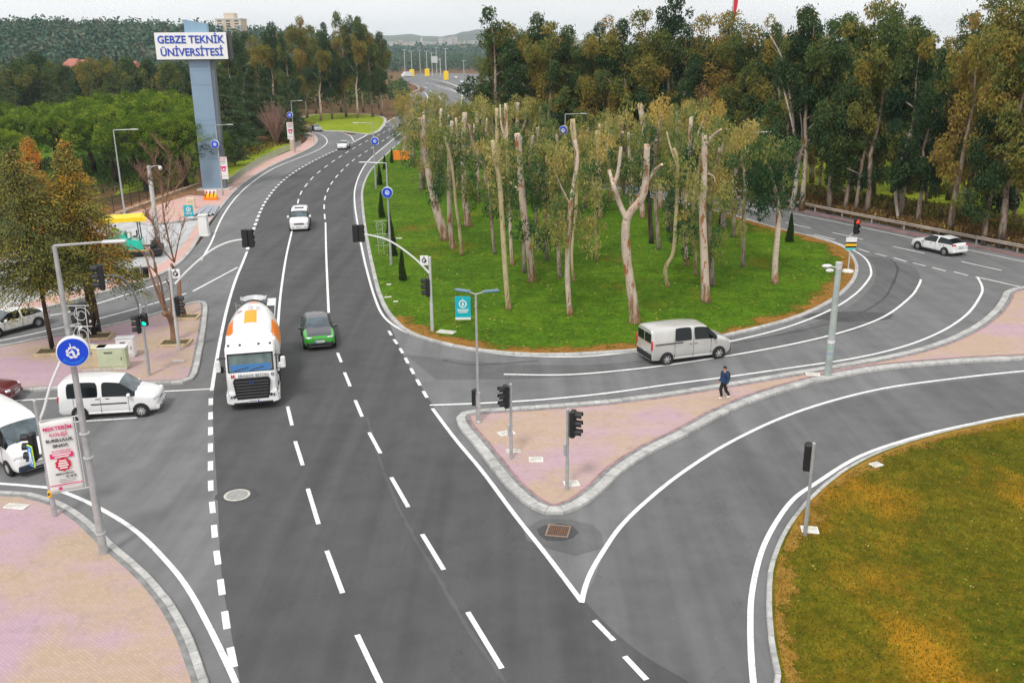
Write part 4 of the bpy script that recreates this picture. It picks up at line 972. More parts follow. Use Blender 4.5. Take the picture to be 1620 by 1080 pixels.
# refuge corner signal with arm over the left lane
b = G(284, 557)
t = mast(b, HT(b, 428), 'traffic light on the refuge kerb corner whose curved arm reaches right to the lane junction', r=.085,
         heads=((HT(b, 484), 0, R(100), 3, None, 1.15),), arm=dict(pts=curve3([L(277, 449, b), L(300, 425, b), L(333, 397, b), L(362, 383, b), L(391, 378, b)]), r0=.07, r1=.05, mat=WHITE_S), material=STEELW)
for off in (-.26, .26): signal_head(t, L(392 + off*18, 377, b), R(180), 3, None, 1.05)
m = MB(); m.M = Matrix.Translation(L(278, 433, b)) @ face(); m.bbox((0,0,0), (.5, .55, .04), .02); pl = m.build('sign_plate', SIGN_W, t)
m = MB(); m.M = Matrix.Translation(L(278, 433, b)) @ face(); m.lathe([(.15,.03),(.15,.04),(.09,.04),(.09,.03)], (0,0,0), 'Z', 16, close=True); m.box((0,.2,.03), (.05,.12,.02)); m.box((.06,-.05,.03), (.1,.12,.02)); m.build('plate_emblem', DARK_M, pl)
MB().bbox((.1, -.2, .02), (.9, .5, .06), .02).build('footing_block', mat('brick_red_patch', (.42,.12,.10), .9, noise=(6,.3)), t)
# middle refuge signal with the green light, dark arm to the upper left
b = G(237, 597)
t = mast(b, HT(b, 483), 'traffic light on the refuge showing green with a dark arm curving up to the left', r=.075, heads=((HT(b, 512), 0, R(-75), 3, None, 1.0),), material=STEEL,
         arm=dict(pts=curve3([L(221, 492, b), L(217, 478, b), L(205, 452, b), L(190, 438, b), L(172, 435, b)]), r0=.06, r1=.045, mat=mat('arm_dark_grey', (.12,.13,.13), .5)))
signal_head(t, Vector((.20, -.16, HT(b, 504))), R(8), 2, (1, LIT_G), 1.05)
signal_head(t, L(160, 438, b), R(-72), 3, None, 1.35)
MB().lathe([(.30, .0), (.28, .03)], (0,0,0), 'Z', 14).build('footing_patch', mat('brick_red_patch', (.42,.12,.10), .9, noise=(6,.3)), t)
# thin signal behind it, beyond the slip road
b = G(233, 498)
t = mast(b, HT(b, 421), 'thin traffic light behind the green-lit one with its small black head above the pink pavement', r=.06, heads=((HT(b, 431), 0, R(-65), 2, None, 1.1), (HT(b, 431), .26, R(20), 2, None, 1.1)), material=STEELW)
# corner signal at the lower left with arm, pedestrian plate and yellow push-button box
b = G(88, 820)
t = mast(b, HT(b, 634), 'traffic light on the lower left corner with yellow push-button box and crossing plate', r=.075, button=HT(b, 779),
         arm=dict(pts=curve3([Vector((0,0,HT(b, 668))), L(70, 645, b), L(79, 612, b), L(92, 580, b), L(108, 545, b), L(125, 521, b), L(144, 507, b)]), r0=.055, r1=.05, mat=WHITE_S))
signal_head(t, Vector((-.32, -.05, HT(b, 705))), R(-80), 3, None, 1.1); signal_head(t, Vector((.28, .02, HT(b, 700))), R(50), 3, None, 1.1)
signal_head(t, L(131, 506, b) + Vector((0, .15, 0)), R(-60), 3, None, 1.3)
m = MB(); m.M = Matrix.Translation((-.34, -.28, HT(b, 716))) @ face(R(-35)); m.bbox((0,0,0), (.36, .88, .05), .03); pl = m.build('crossing_plate', mat('plate_lime', (.55,.75,.03), .5), t)
m = MB(); m.M = Matrix.Translation((-.34, -.28, HT(b, 716))) @ face(R(-35)); m.box((0,0,.03), (.29, .79, .012)); m.build('plate_field', mat('plate_blue_bright', (.02,.25,.7), .5), pl)
m = MB(); m.M = Matrix.Translation((-.34, -.28, HT(b, 716))) @ face(R(-35)); m.ball((.03,.28,.04), (.05,.05,.01), 8, 4); m.prism([(-.05,.2),(.07,.2),(.10,.02),(.06,0),(.12,-.28),(.05,-.28),(.01,-.05),(-.06,-.3),(-.12,-.28),(-.04,.0)], .037, .045); m.build('plate_figure', SIGN_W, pl)
# island signals
b = G(809, 730); mast(b, HT(b, 608), 'traffic light with its black head turned left on the pink crossing island', r=.06, heads=((HT(b, 626), 0, R(-72), 3, None, 1.0),), box=1.5)
b = G(897, 779); mast(b, HT(b, 648), 'traffic light with its black head turned right near the pointed kerb of the pink island', r=.06, heads=((HT(b, 669), 0, R(72), 3, None, 1.1),), box=1.9)
b = G(1273, 851); mast(b, HT(b, 702), 'traffic light seen from behind on the edge of the worn corner lawn', r=.06, heads=((HT(b, 726), .12, R(168), 3, None, 1.0),))
b = G(757, 672); h = HT(b, 464)
t = thing('street_lamp', b, 0, 'double-headed street lamp with flat blue panels at the left tip of the pink island', 'street lamp')
m = MB(); m.tube([(0,0,0),(0,0,1.6),(0,0,1.6),(0,0,h)], [.11,.11,.065,.05], 12); P = m.build('pole', STEEL, t, smooth=True)
m = MB(); base_plate(m, .13); m.lathe([(.16,.03),(.15,.2),(.115,.24)], (0,0,0), 'Z', 14); m.build('base_plate', STEEL, P)
for z in (.9, 1.6): MB().lathe([(.125, z), (.125, z+.06)], (0,0,0), 'Z', 12).build('clamp', CHROME, P)
for sx, ang in ((1, 18), (-1, 150)):
    d = Vector((math.cos(R(ang)), math.sin(R(ang))*sx if sx > 0 else math.sin(R(ang)), 0))
    m = MB(); m.tube([(0,0,h-.05), d*.35 + Vector((0,0,h+.02))], .03, 6); m.build('arm', STEEL, t)
    m = MB(); m.bbox(d*.72 + Vector((0,0,h+.05)), (.78, .30, .07), .03, Matrix.Rotation(math.atan2(d.y, d.x), 3, 'Z')); m.build('lamp_head', SOL, t)
signal_head(t, Vector((-.16, .12, HT(b, 630))), R(172), 3, None, .8)
# camera column on the right
b = G(1309, 598); h = HT(b, 415)
t = thing('camera_column', b, 0, 'thick pale green steel column with white cameras on top, right end of the pink island', 'camera mast')
m = MB(); m.tube([(0,0,0),(0,0,h*.3),(0,0,h)], [.19,.185,.15], 14); P = m.build('pole', mat('column_pale_green', (.40,.45,.43), .5, .2, noise=(1.5,.18)), t, smooth=True)
MB().lathe([(.28,.0),(.28,.03),(.2,.05)], (0,0,0), 'Z', 14).build('base_plate', STEEL, P)
MB().lathe([(.17,h-.35),(.18,h),(.1,h+.03)], (0,0,0), 'Z', 14).build('column_cap', STEELW, P)
m = MB(); m.tube([(0,0,h-.25), (-.55,0,h-.22)], .03, 6); m.build('camera_arm', WHITE_S, t)
for dx, dz, s in ((-.62, .02, 1.0), (-.45, -.22, .8)): m = MB(); m.ball((dx, -.03, h-.2+dz), (.28*s, .11, .10), 12, 7); m.build('camera', WHITE_S, t, smooth=True)
for z, c in ((2.0, mat('sticker_white', (.7,.7,.7), .6)), (1.7, mat('sticker_green', (.3,.45,.38), .6)), (1.35, mat('sticker_blue', (.3,.36,.45), .6))): MB().lathe([(.195, z), (.195, z+.17)], (0,0,0), 'Z', 14).build('sticker', c, P)
# slender red-lit signal on the far end of the grove with sign plates
b = G(1341, 432)
t = thing('traffic_light', b, 0, 'small traffic light showing red at the right end of the grove island', 'traffic light'); h = HT(b, 378)
m = MB(); m.tube([(0,0,.25),(0,0,h)], .06, 8); m.build('pole', STEELW, t, smooth=True)
m = MB(); m.lathe([(.42,0),(.46,.12),(.40,.26),(.15,.32)], (0,0,0), 'Z', 16); m.build('footing_block', CONCW, t, smooth=True)
m = MB(); m.tube([(0,0,h), L(1343,374,b), L(1352,366,b)], .045, 6); m.build('arm', STEELW, t)
signal_head(t, L(1355, 358, b), R(0), 3, (0, LIT_R), 1.2)
for (y, hh, c) in ((389, .3, mat('plate_turq', (.1,.55,.5), .5)), (384, .45, mat('plate_amber', (.9,.5,.02), .5)), (377, .5, SIGN_W)):
    z = HT(b, y+3); MB().box((0, -.09, z), (.85, .04, hh)).build('sign_plate', c, t)
# --- lamp posts -------------------------------------------------------------
b = G(165, 879); h = HT(b, 389)
t = lamp_post(b, h, 'street lamp on the lower left corner carrying the large blue round sign and college banner', rz=R(12), arm=(1.55, .05), r0=.15, r1=.07, detail=True)
c = L(123, 550, b); disc_sign(t, c + Vector((0, -.35, 0)), .50, R(22))
m = MB(); z1 = c.z
for dz in (.12, -.18): m.tube([(0,0,z1+dz), (c.x, c.y-.2, z1+dz)], .03, 6)
m.build('sign_bracket', WHITE_S, t)
# ornament of spirals on the lamp
def ornament(t, h, s=1.0, z0=None, side=-1, rz=0):
    z = z0 or h*.42; m = MB(); ex = side*1.05*s
    for q in (0, .8*s, 1.7*s): m.tube([(0,0,z+q), (ex, 0, z+q)], .014, 5)
    for dx in (.45, .8): m.tube([(side*dx*s, 0, z-.6*s), (side*dx*s*1.1, 0, z+1.7*s)], .014, 5)
    spiral(m, Vector((side*.65*s, 0, z+1.3*s)), .36*s, 0); spiral(m, Vector((side*.55*s, 0, z+.45*s)), .40*s, 0, 1.8)
    return m.build('light_ornament', STEELW, t)
zz = HT(b, 545); ornament(t, h, .78, zz, +1)
# banner
bl, br = 1.62, 0; top = HT(b, 658); bot = HT(b, 770)
BN = thing('banner', b, 0, 'white college exam banner with pink lettering hanging on the lower left lamp post', 'banner')
ca = L(82, 722, b); 
an = R(24); Mb = Matrix.Translation((-.28, -.05, 0)) @ Matrix.Rotation(an, 4, 'Z')
W_, H_ = 1.04, top-bot
m = MB(); vs = []; fs = []; nx, nz = 12, 14
for j in range(nz+1):
    for i in range(nx+1):
        u, w_ = i/nx, j/nz; vs.append(Mb @ Vector((-W_*u, .03*math.sin(u*5+w_*3)*u, bot + H_*w_ - .03*u)))
for j in range(nz):
    for i in range(nx): a = j*(nx+1)+i; fs.append((a, a+1, a+nx+2, a+nx+1))
m.add(vs, fs); cl = m.build('cloth', mat('banner_cloth', (.74,.74,.73), .8, noise=(1.5,.05)), BN, smooth=2)
sm_ = cl.modifiers.new('thick', 'SOLIDIFY'); sm_.thickness = .006
m = MB(); m.M = Mb
for z in (top+.01, bot-.01): m.tube([(.36, 0, z), (-W_*.98, 0, z)], .022, 6)
m.tube([(.05, 0, top), (.05, 0, bot)], .02, 6); m.build('banner_frame', STEELW, BN)
TM = Mb @ Matrix.Translation((-W_/2, -.055, 0)) @ Matrix.Rotation(math.pi/2, 4, 'X')
def bt(s_, v_, size, c, bold=.004, dx=0): return text(s_, size*W_/1.32, c, cl, Mb @ Matrix.Translation((-W_/2+dx, -.05, bot + H_*v_)) @ Matrix.Rotation(math.pi/2, 4, 'X'), 'banner_text', .003, bold=bold)
bt('MEKTEBİM', .885, .235, PINK_M, .004); bt('KOLEJİ', .80, .225, PINK_M, .001); bt('BURSLULUK', .72, .195, INK, .004); bt('SINAVI', .645, .195, INK, .004); bt('18-19 OCAK 2020', .575, .10, PINK_M, .001)
def bm(poly, c, d=-.046, nm='banner_print'): m = MB(); m.M = Mb @ Matrix.Translation((-W_/2, d, 0)); m.prism(poly, -.004, .004, 'Y'); return m.build(nm, c, cl)
zc = bot + H_*.51; bm([(-.36, zc-.085), (.36, zc-.085), (.36, zc+.085), (-.36, zc+.085)], PINK_M)
for v_, w2 in ((.525, .28), (.495, .22)): bm([(-w2, bot+H_*v_-.02), (w2, bot+H_*v_-.02), (w2, bot+H_*v_+.02), (-w2, bot+H_*v_+.02)], SIGN_W, -.054)
zc = bot + H_*.385; bm([(math.cos(a)*q, zc + math.sin(a)*q) for a, q in [(2*math.pi*k/20, .26 if k % 2 else .22) for k in range(20)]], RED_M)
for k in range(4): w2 = (.11, .14, .16, .12)[k]; z = zc + .13 - k*.085; bm([(-w2, z-.025), (w2, z-.025), (w2, z+.025), (-w2, z+.025)], SIGN_W, -.054)
bt('GEBZE KAMPÜSÜ', .255, .095, INK, .002); bt('731 28 28', .21, .105, INK, .003, .18)
for k, (v_, w2) in enumerate(((.18, .24), (.155, .28), (.13, .2))): z = bot+H_*v_; bm([(-w2+.05, z-.008), (w2+.05, z-.008), (w2+.05, z+.008), (-w2+.05, z+.008)], mat('print_grey', (.35,.35,.36), .6))
z = bot+H_*.105; bm([(-W_*.49, z-.014), (W_*.49, z-.014), (W_*.49, z+.014), (-W_*.49, z+.014)], PINK_M)
zc = bot+H_*.055; bm([(math.cos(a)*.06-.2, zc+math.sin(a)*.06) for a in [2*math.pi*k/12 for k in range(12)]], PINK_M)
# lamp with arms, spirals and disc on the grove side of the main road
def road_lamp(bx, by, ty, label, arm_rz, al, disc_y=None, doff=0, r=.5, orn=False, dz=0, drz=0, armr=.05, group=None):
    b = G(bx, by); h = HT(b, ty)
    t = lamp_post(b, h, label, rz=arm_rz, arm=(al, armr), r0=.12, r1=.055, group=group)
    if disc_y:
        z = HT(b, disc_y); disc_sign(t, Vector((doff, -r*.4, z)), r, drz, False)
        m = MB(); m.tube([(0,0,z-.9*r-.05), (doff+.3, -.2, z-.9*r-.05)], .03, 5); m.build('sign_bracket', STEELW, t)
    if orn:
        ornament(t, h, 1.2, HT(b, orn), -1)
    return t
road_lamp(619, 421, 258, 'street lamp on the grove edge with the larger blue disc and white spiral ornaments', R(175), 1.6, 304, 0.0, .44, 388)
road_lamp(595, 300, 195, 'street lamp with blue disc standing farther up the grove kerb', R(178), 1.9, 223, .2, .5)
road_lamp(627, 240, 200, 'street lamp half hidden by the first grove crown, without a disc', R(180), 1.6, None, orn=222)
road_lamp(353, 311, 198, 'street lamp with a blue disc and banner in front of the university tower', R(0), 1.5, 228, -.25, .48)
road_lamp(467, 243, 160, 'street lamp with a blue disc and banner at the end of the railing', R(0), 1.4, 182, -.35, .52)
road_lamp(1176, 372, 210, 'street lamp with a blue disc rising beside the round dense eucalyptus', R(2), 1.3, 248, -.15, .50, drz=R(-20))
road_lamp(893, 318, 181, 'street lamp with a blue disc showing above the middle of the grove', R(2), 1.9, 206, -.2, .52, drz=R(-15))
road_lamp(199, 350, 206, 'plain grey street lamp behind the yellow machine canopy', R(3), 1.9)
def small_banner(bx, by, x, y, w, hh, label):
    b = G(bx, by); c = V(b, x, y) - b
    t = thing('banner', b, 0, label, 'banner', None); m = MB(); m.bbox((c.x, c.y-.05, c.z), (w, .02, hh), .004, Matrix.Rotation(R(12), 3, 'Z')); cl = m.build('cloth', SIGN_W, t)
    m = MB()
    for s_ in (-1, 1): m.tube([(0,0,c.z+s_*hh*.49), (c.x + w*.4, c.y-.02, c.z+s_*hh*.49)], .02, 5)
    m.build('banner_frame', STEELW, t)
    Mq = Matrix.Translation((c.x, c.y-.075, c.z)) @ Matrix.Rotation(R(12), 4, 'Z')
    for s_, v_, sz, cc in (('MEKTEBİM', .42, .16, PINK_M), ('KOLEJİ', .35, .16, PINK_M), ('BURSLULUK', .28, .14, INK), ('SINAVI', .21, .14, INK)): text(s_, w*sz, cc, cl, Mq @ Matrix.Translation((0, 0, hh*v_)) @ Matrix.Rotation(math.pi/2, 4, 'X'), 'banner_text', .003, bold=.002)
    m = MB(); m.M = Mq; m.box((0, 0, .05*hh), (w*.7, .006, hh*.07)); m.lathe([(.28*w, -.004), (.28*w, .004)], (0, 0, -.06*hh), 'Y', 14); m.box((0, 0, -.36*hh), (w*.98, .006, .03)); m.build('banner_print', PINK_M, cl)
    m = MB(); m.M = Mq; m.lathe([(.13*w, -.008), (.13*w, .008)], (0, 0, -.06*hh), 'Y', 12); m.build('banner_print', SIGN_W, cl)
    return t
small_banner(353, 311, 354, 266, .95, 2.7, 'small white banner on the lamp post in front of the university tower')
small_banner(467, 243, 459.5, 207, 1.15, 2.9, 'small white banner on the lamp post at the end of the railing')
b = G(252, 396); h = HT(b, 262)
t = thing('camera_mast', b, 0, 'thick grey camera mast beside the bare tree at the paving site', 'camera mast')
m = MB(); m.tube([(0,0,0),(0,0,h)], [.24,.17], 14); P = m.build('pole', STEELW, t, smooth=True); MB().lathe([(.36,.0),(.36,.04)], (0,0,0), 'Z', 14).build('base_plate', STEEL, P)
m = MB(); m.tube([(0,0,h-.25), (.5,0,h-.02), (.95,0,h-.05)], .05, 7); m.build('camera_arm', STEELW, t, smooth=True); m = MB(); m.ball((1.0, 0, h-.22), (.17,.17,.19), 12, 8); m.build('camera', WHITE_S, t, smooth=True)
# junction sign post far and small post
b = G(497, 227); t = thing('sign_post', b, 0, 'thin traffic sign post on the pavement tip beside the side-road junction', 'sign'); m = MB(); m.tube([(0,0,0),(0,0,HT(b, 198))], .06, 7); m.build('pole', STEEL, t); signal_head(t, (0, -.1, HT(b, 203)), 0, 3, None, 1.1)
b = G(302, 470); t = thing('delineator_post', b, 0, 'thin grey post with a tiny red marker beside the lane junction', 'post'); MB().tube([(0,0,0),(0,0,1.25)], .025, 6).build('pole', STEEL, t); MB().ball((.03, 0, 1.2), .045, 8, 5).build('reflector', RED_M, t)
# far highway lamps and barrels
for i, (x, by, ty, yb) in enumerate(((652,121,81,1),(676,121,81,1),(706,127,77,1),(641,120,79,0),(684,121,84,0),(734,118,96,0),(665,116,80,0),(691,117,76,0))):
    b = G(x, by); h = HT(b, ty)
    t = thing('highway_lamp', b, 0, ('tall highway lamp with a yellow padded base, %s of the three' % ('leftmost','middle','rightmost')[i]) if yb else 'tall thin highway lamp far away between the two woods', 'street lamp', 'highway lamps with yellow bases' if yb else 'plain highway lamps far away')
    m = MB(); m.tube([(0,0,0),(0,0,h)], [.3,.2], 7); m.build('pole', STEELW, t)
    m = MB(); m.bbox((-.9, 0, h), (1.8, .4, .25), .05); m.bbox((.9, 0, h), (1.8, .4, .25), .05); m.build('lamp_head', STEELW, t)
    if yb:
        w_ = 4.4/PXM(b)*1.0; hb = HT(b, {652:110, 676:109, 706:113}[x]); m = MB(); m.bbox((0,0,hb/2), (w_*1.6, w_*1.2, hb), .2); m.build('padding', MAGB, t)
b = G(697, 121); t = thing('gantry_sign', b, 0, 'grey road sign gantry seen from behind on the far highway', 'sign'); h = HT(b, 92); m = MB(); m.tube([(0,0,0),(0,0,h)], .3, 6); m.tube([(0,0,h-1), (-5,0,h-1)], .2, 6); m.build('gantry_frame', STEELW, t); MB().box((-4, -.3, h-1), (4.5, .15, 4.5)).build('sign_panel', STEELW, t)
# --- turquoise boards ---------------------------------------------------------
def board(bx, by, w, h, label, rz=0, disc=True, yb=0.5):
    b = G(bx, by); t = thing('info_board', b, rz, label, 'sign')
    m = MB()
    for s_ in (-1, 1): m.tube([(s_*w*.42, 0, 0), (s_*w*.42, .12, yb+h)], .025, 6)
    m.build('board_leg', mat('leg_brown', (.2,.08,.05), .7), t)
    Mq = Matrix.Translation((0, 0, yb)); m = MB(); m.M = Mq; m.bbox((0, 0, h/2), (w, .05, h), .01); p_ = m.build('board_panel', TURQ, t)
    MB().box((0, -.03, yb+h*.05), (w*.99, .012, h*.1)).build('board_strip', SIGN_W, p_)
    Md = Matrix.Translation((0, -.03, yb+h*.68)) @ face(); r = w*.26
    m = MB(); m.M = Md; m.lathe([(r, 0), (r, .012), (r*.72, .012), (r*.72, 0)], (0,0,0), 'Z', 16, close=True); m.prism([(-r*.3,-r*.4),(r*.3,-r*.4),(r*.3,r*.1),(0,r*.5),(-r*.2,0)], 0, .012); m.box((0, r*1.25, .006), (r*.15, r*.4, .012)); m.build('board_emblem', SIGN_W, p_)
    m = MB(); m.M = Md
    for k in range(3): m.box((0, -r*1.45 - k*.11*h*.55, .006), (w*(.75 - .08*k), .05*h*.6, .012))
    m.build('board_print', SIGN_W, p_)
    if disc: MB().lathe([(.62,0),(.58,.05)], (-.05, -.15, .0), 'Z', 20).build('concrete_disc', CONC, t)
    return t
board(733, 516, 1.0, 1.55, 'turquoise notice board on the lawn of the grove island', R(0), True, .45)
board(300, 350, .95, 1.35, 'turquoise notice board on the salmon pavement beside the steel pipes', R(12), False, .35)
# --- orange netted thing -------------------------------------------------------
b = G(635, 254); t = thing('orange_barrier', b, R(-5), 'bright orange mesh barrier under the first grove crown', 'barrier')
m = MB(); m.prism([(-1.35,0),(1.2,0),(1.75,.7),(1.45,1.5),(-1.3,1.6)], -.35, .35, 'Y'); m.build('panel', ORANGE2, t)
m = MB()
for x in (-1.25, 0, 1.2): m.tube([(x, -.38, 0), (x, -.38, 1.75)], .04, 6)
m.build('stake', mat('stake_wood', (.25,.15,.07), .8), t)
# --- cabinets on the refuge -----------------------------------------------------
def cabinet(bx, by, w, d_, h, m1, m2, label, rz=0):
    b = G(bx, by, .13) ; t = thing('utility_cabinet', b, rz, label, 'cabinet')
    MB().bbox((0,0,.06), (w*.96, d_*.96, .14), .02).build('plinth', CONC, t)
    bd = MB().bbox((0,0,h/2+.08), (w, d_, h-.1), .03).build('cabinet_body', m1, t)
    MB().bbox((0,0,h+.06), (w*1.07, d_*1.1, .07), .02).build('cabinet_roof', m2, t)
    dd = MB().bbox((0, -d_/2-.01, h/2+.1), (w*.86, .03, h*.78), .02).build('door', m1, t)
    m = MB(); m.box((w*.34, -d_/2-.04, h*.55), (.03, .03, .16)); m.build('handle', DARK_M, dd)
    m = MB()
    for k in range(4): m.box((-w*.1, -d_/2-.03, h*.8+k*.03), (w*.3, .01, .012))
    m.build('vent', DARK_M, dd)
    return t
CB1 = mat('cabinet_beige', (.56,.46,.30), .6, noise=(2,.15)); CB2 = mat('cabinet_pale_green', (.50,.56,.38), .6, noise=(2,.1))
cabinet(151, 584, 1.42, .6, 1.25, CB1, mat('cabinet_top_cream', (.62,.58,.36), .6), 'beige utility cabinet behind the large blue round sign', R(6))
cabinet(182, 583, 1.52, .6, 1.25, CB2, SIGN_W, 'pale green utility cabinet with a white top between two cabinets', R(6))
t = cabinet(202, 564, .98, .55, 1.12, SIGN_W, STEELW, 'small white utility cabinet with red scribbles at the right of the three', R(8))
m = MB()
for x, z in ((-.1,.75),(.1,.75),(-.1,.55),(.1,.55)): m.lathe([(.08,-.01),(.08,.01),(.055,.01),(.055,-.01)], (x, -.30, z), 'Y', 10, close=True)
m.build('red_scribble', mat('scribble_red', (.75,.12,.08), .6), t)
# ladder-like rack leaning at the refuge tree
b = G(145, 532); t = thing('steel_rack', b, R(20), 'leaning grey steel rack against the middle refuge tree', 'rack'); m = MB()
for k in range(5): m.tube([(-.7+k*.22, -.25, .12), (-.2+k*.22, .1, 1.9)], .025, 5)
m.tube([(-.5,-.1,.8),(.5,-.1,.8)], .025, 5); m.build('bars', STEELW, t)
# --- concrete covers and drains --------------------------------------------------
def slab(x, y, w, d_, label, rz=0, h=.13, m_=CONCW, cat='cover'):
    b = G(x, y, .13); t = thing('concrete_cover', b, rz, label, cat); MB().bbox((0,0,.01), (w, d_, .06), .015).build('slab', m_, t); m = MB(); m.box((0,0,.042), (w*.84, d_*.84, .006)); m.build('lid', CONC, t)
slab(801, 685, .75, .5, 'white concrete cover under the left-turned traffic light on the pink island', R(25)); slab(812, 714, .7, .45, 'pinkish concrete cover at the foot of the left-turned traffic light', R(5), m_=mat('cover_pink', (.55,.42,.40), .8))
slab(848, 727, .62, .5, 'white square concrete cover in the open middle of the pink island'); slab(904, 765, .62, .5, 'white concrete cover beside the right-turned traffic light', R(10))
slab(1281, 838, .62, .5, 'white concrete cover beside the traffic light on the corner lawn', R(-10)); slab(1386, 735, .5, .4, 'small pale cover stone at the lawn kerb on the right', R(25)); slab(1286, 592, .75, .5, 'white concrete cover left of the thick camera column', R(-10))
slab(26, 801, .9, .4, 'white concrete cover on the lower left pavement edge', R(-10)); slab(283, 571, .7, .35, 'pinkish white cover behind the refuge kerb corner', R(3), m_=mat('cover_pink', (.6,.5,.5), .8))
slab(645, 242, 1.0, .5, 'pale stone slab on the lawn right of the orange barrier'); slab(631, 377, .55, .4, 'pale stone slab beside the lowest cypress row', 0); slab(615, 450, .35, .25, 'small white stone on the lawn beside the lone small cypress', 0)
slab(614, 470, .5, .2, 'narrow white stone at the grove kerb line', R(20)); slab(626, 477, .35, .2, 'tiny white stone on the lawn near the grove kerb', 0)
b = G(375, 783); t = thing('manhole_cover', b, 0, 'round pale manhole cover in a dark patch on the main road', 'manhole cover'); MB().lathe([(.52,0),(.52,.018),(.44,.02),(.44,.014)], (0,0,0), 'Z', 28).build('ring', CONC, t); MB().lathe([(.43,0),(.43,.018)], (0,0,0), 'Z', 28).build('lid', mat('manhole_pale', (.30,.30,.29), .8, noise=(12,.25)), t)
b = G(883, 840); t = thing('drain_grate', b, R(-12), 'rusty square drain grate in front of the pointed kerb', 'drain'); 
RUST = mat('rusty_iron', (.20,.085,.04), .8, noise=(14,.4)); m = MB()
for s_ in (-1, 1): m.box((s_*.40, 0, .02), (.06, .86, .03)); m.box((0, s_*.40, .02), (.74, .06, .03))
m.build('frame', mat('rusty_frame', (.26,.19,.14), .8, noise=(10,.3)), t); m = MB()
for k in range(9): m.box((-.32+k*.08, 0, .015), (.035, .74, .02))
m.build('bars', RUST, t); MB().box((0,0,.008), (.76,.76,.006)).build('pit', BLACK_M, t)
blob('wet_patch', 882, 842, .8, .7, A_PATCH, .0125, 9, .12, seed=9)
# --- paving site -------------------------------------------------------------------
b = G(205, 405); t = thing('road_paver', b, R(196), 'teal road paving machine under a yellow canopy beside the conifers', 'machine')
# local +x towards hopper (left in view)
m = MB(); m.prism([(-1.6,.7),(1.5,.7),(2.3,1.0),(2.5,1.7),(1.3,2.5),(.2,2.5),(-.2,1.9),(-1.6,1.7)], -1.2, 1.2, 'Y'); m.build('engine_housing', P_TEAL, t)
m = MB(); m.M = Matrix.Identity(4)
for k in range(9): m.box((1.2-k*.11+.0, 1.21, 1.9-k*.10), (.42, .02, .05), Matrix.Rotation(R(-8), 3, 'Y'))
m.build('vent_louvre', BLACK_M, t)
m = MB(); m.bbox((3.1, 0, 1.0), (1.5, 2.6, 1.1), .1); m.build('hopper', P_TEAL, t)
for sy in (-1, 1):
    MB().bbox((.2, sy*.95, .42), (3.6, .4, .8), .25).build('track', BLACK_M, t)
    for xx in (-1.4, 1.9): MB().tube([(xx, sy*1.0, 1.6), (xx*.95, sy*1.05, 3.75)], .06, 6).build('canopy_post', DARK_M, t)
m = MB(); m.prism([(-2.2,3.75),(2.6,3.75),(2.9,3.9),(2.4,4.12),(-1.8,4.2),(-2.35,3.95)], -1.5, 1.5, 'Y'); m.build('canopy', P_YELLOW, t)
m = MB(); m.bbox((-.9, .5, 2.1), (.5, .5, .12), .05); m.bbox((-1.12, .5, 2.45), (.12, .5, .6), .05); m.build('seat', BLACK_M, t)
m = MB(); m.bbox((-.3, 0, 2.2), (.3, 1.6, .5), .05); m.build('control_desk', SIGN_W, t)
m = MB(); m.bbox((-2.9, 0, .55), (1.3, 3.6, .7), .1); m.bbox((-2.6, 0, 1.1), (.5, 3.0, .4), .1); SC_ = m.build('screed', BLACK_M, t)
m = MB(); rr = random.Random(4)
for k in range(16): x, y = -2.4-rr.random()*1.0, rr.uniform(-1.6, 1.6); m.tube([(x, y, .9), (x+rr.uniform(-.2,.2), y+rr.uniform(-.2,.2), 1.5+rr.random()*.4), (x+rr.uniform(-.3,.3), y+rr.uniform(-.3,.3), 1.2)], .03, 5)
m.build('hoses', DARK_M, SC_)
for sy in (-1, 1): m = MB(); m.tube([(1.0, sy*1.35, .9), (-.9, sy*1.4, .75), (-2.6, sy*1.4, .7)], .12, 6); m.build('tow_arm', mat('arm_tan', (.45,.28,.12), .6), t)
bpy.data.objects['road_paver'].scale = (.8,.8,.85)
# --- pipes, barrier, boxes by the tower ---------------------------------------------
for k in range(6):
    a = G(306 + k*6.2, 342 - (k % 2)*1.5, .2); e = G(338 + k*2.4, 318, .2); d = (e-a); Ln = min(6.0, d.length)
    t = thing('steel_pipe', a, math.atan2(d.y, d.x), 'long galvanised steel pipe in the row of pipes lying on the salmon pavement', 'pipe', 'steel pipes lying on the pavement')
    m = MB(); m.lathe([(.16, 0), (.16, Ln), (.13, Ln), (.13, 0)], (0,0,.06), 'X', 14, close=True); m.build('tube', mat('pipe_steel', (.50,.54,.60), .35, .4), t, smooth=True); MB().lathe([(.13,.06),(.13,.065)], (0,0,.06), 'X', 12).build('bore', BLACK_M, t)
b = G(324, 373); t = thing('stone_pedestal', b, R(5), 'tall white square pedestal standing on the kerb in front of the pipes', 'pedestal'); m = MB(); m.box((0,0,1.0), (.85,.85,2.0), tx=.08, ty=.08); m.build('shaft', SIGN_W, t); m = MB(); m.bbox((0,0,.06), (1.0,1.0,.14), .03); m.bbox((0,0,2.03), (.9,.9,.1), .02); m.build('cap', CONCW, t)
b = G(303, 331); t = thing('cream_box', b, R(10), 'cream coloured box behind the turquoise board on the plaza', 'box'); MB().bbox((0,0,.65), (.95,.6,1.3), .05).build('box_body', mat('box_cream', (.66,.55,.40), .7), t); m = MB(); m.box((-.15,-.31,.9), (.1,.02,.06)); m.box((.15,-.31,.9), (.1,.02,.06)); m.build('slot', DARK_M, t)
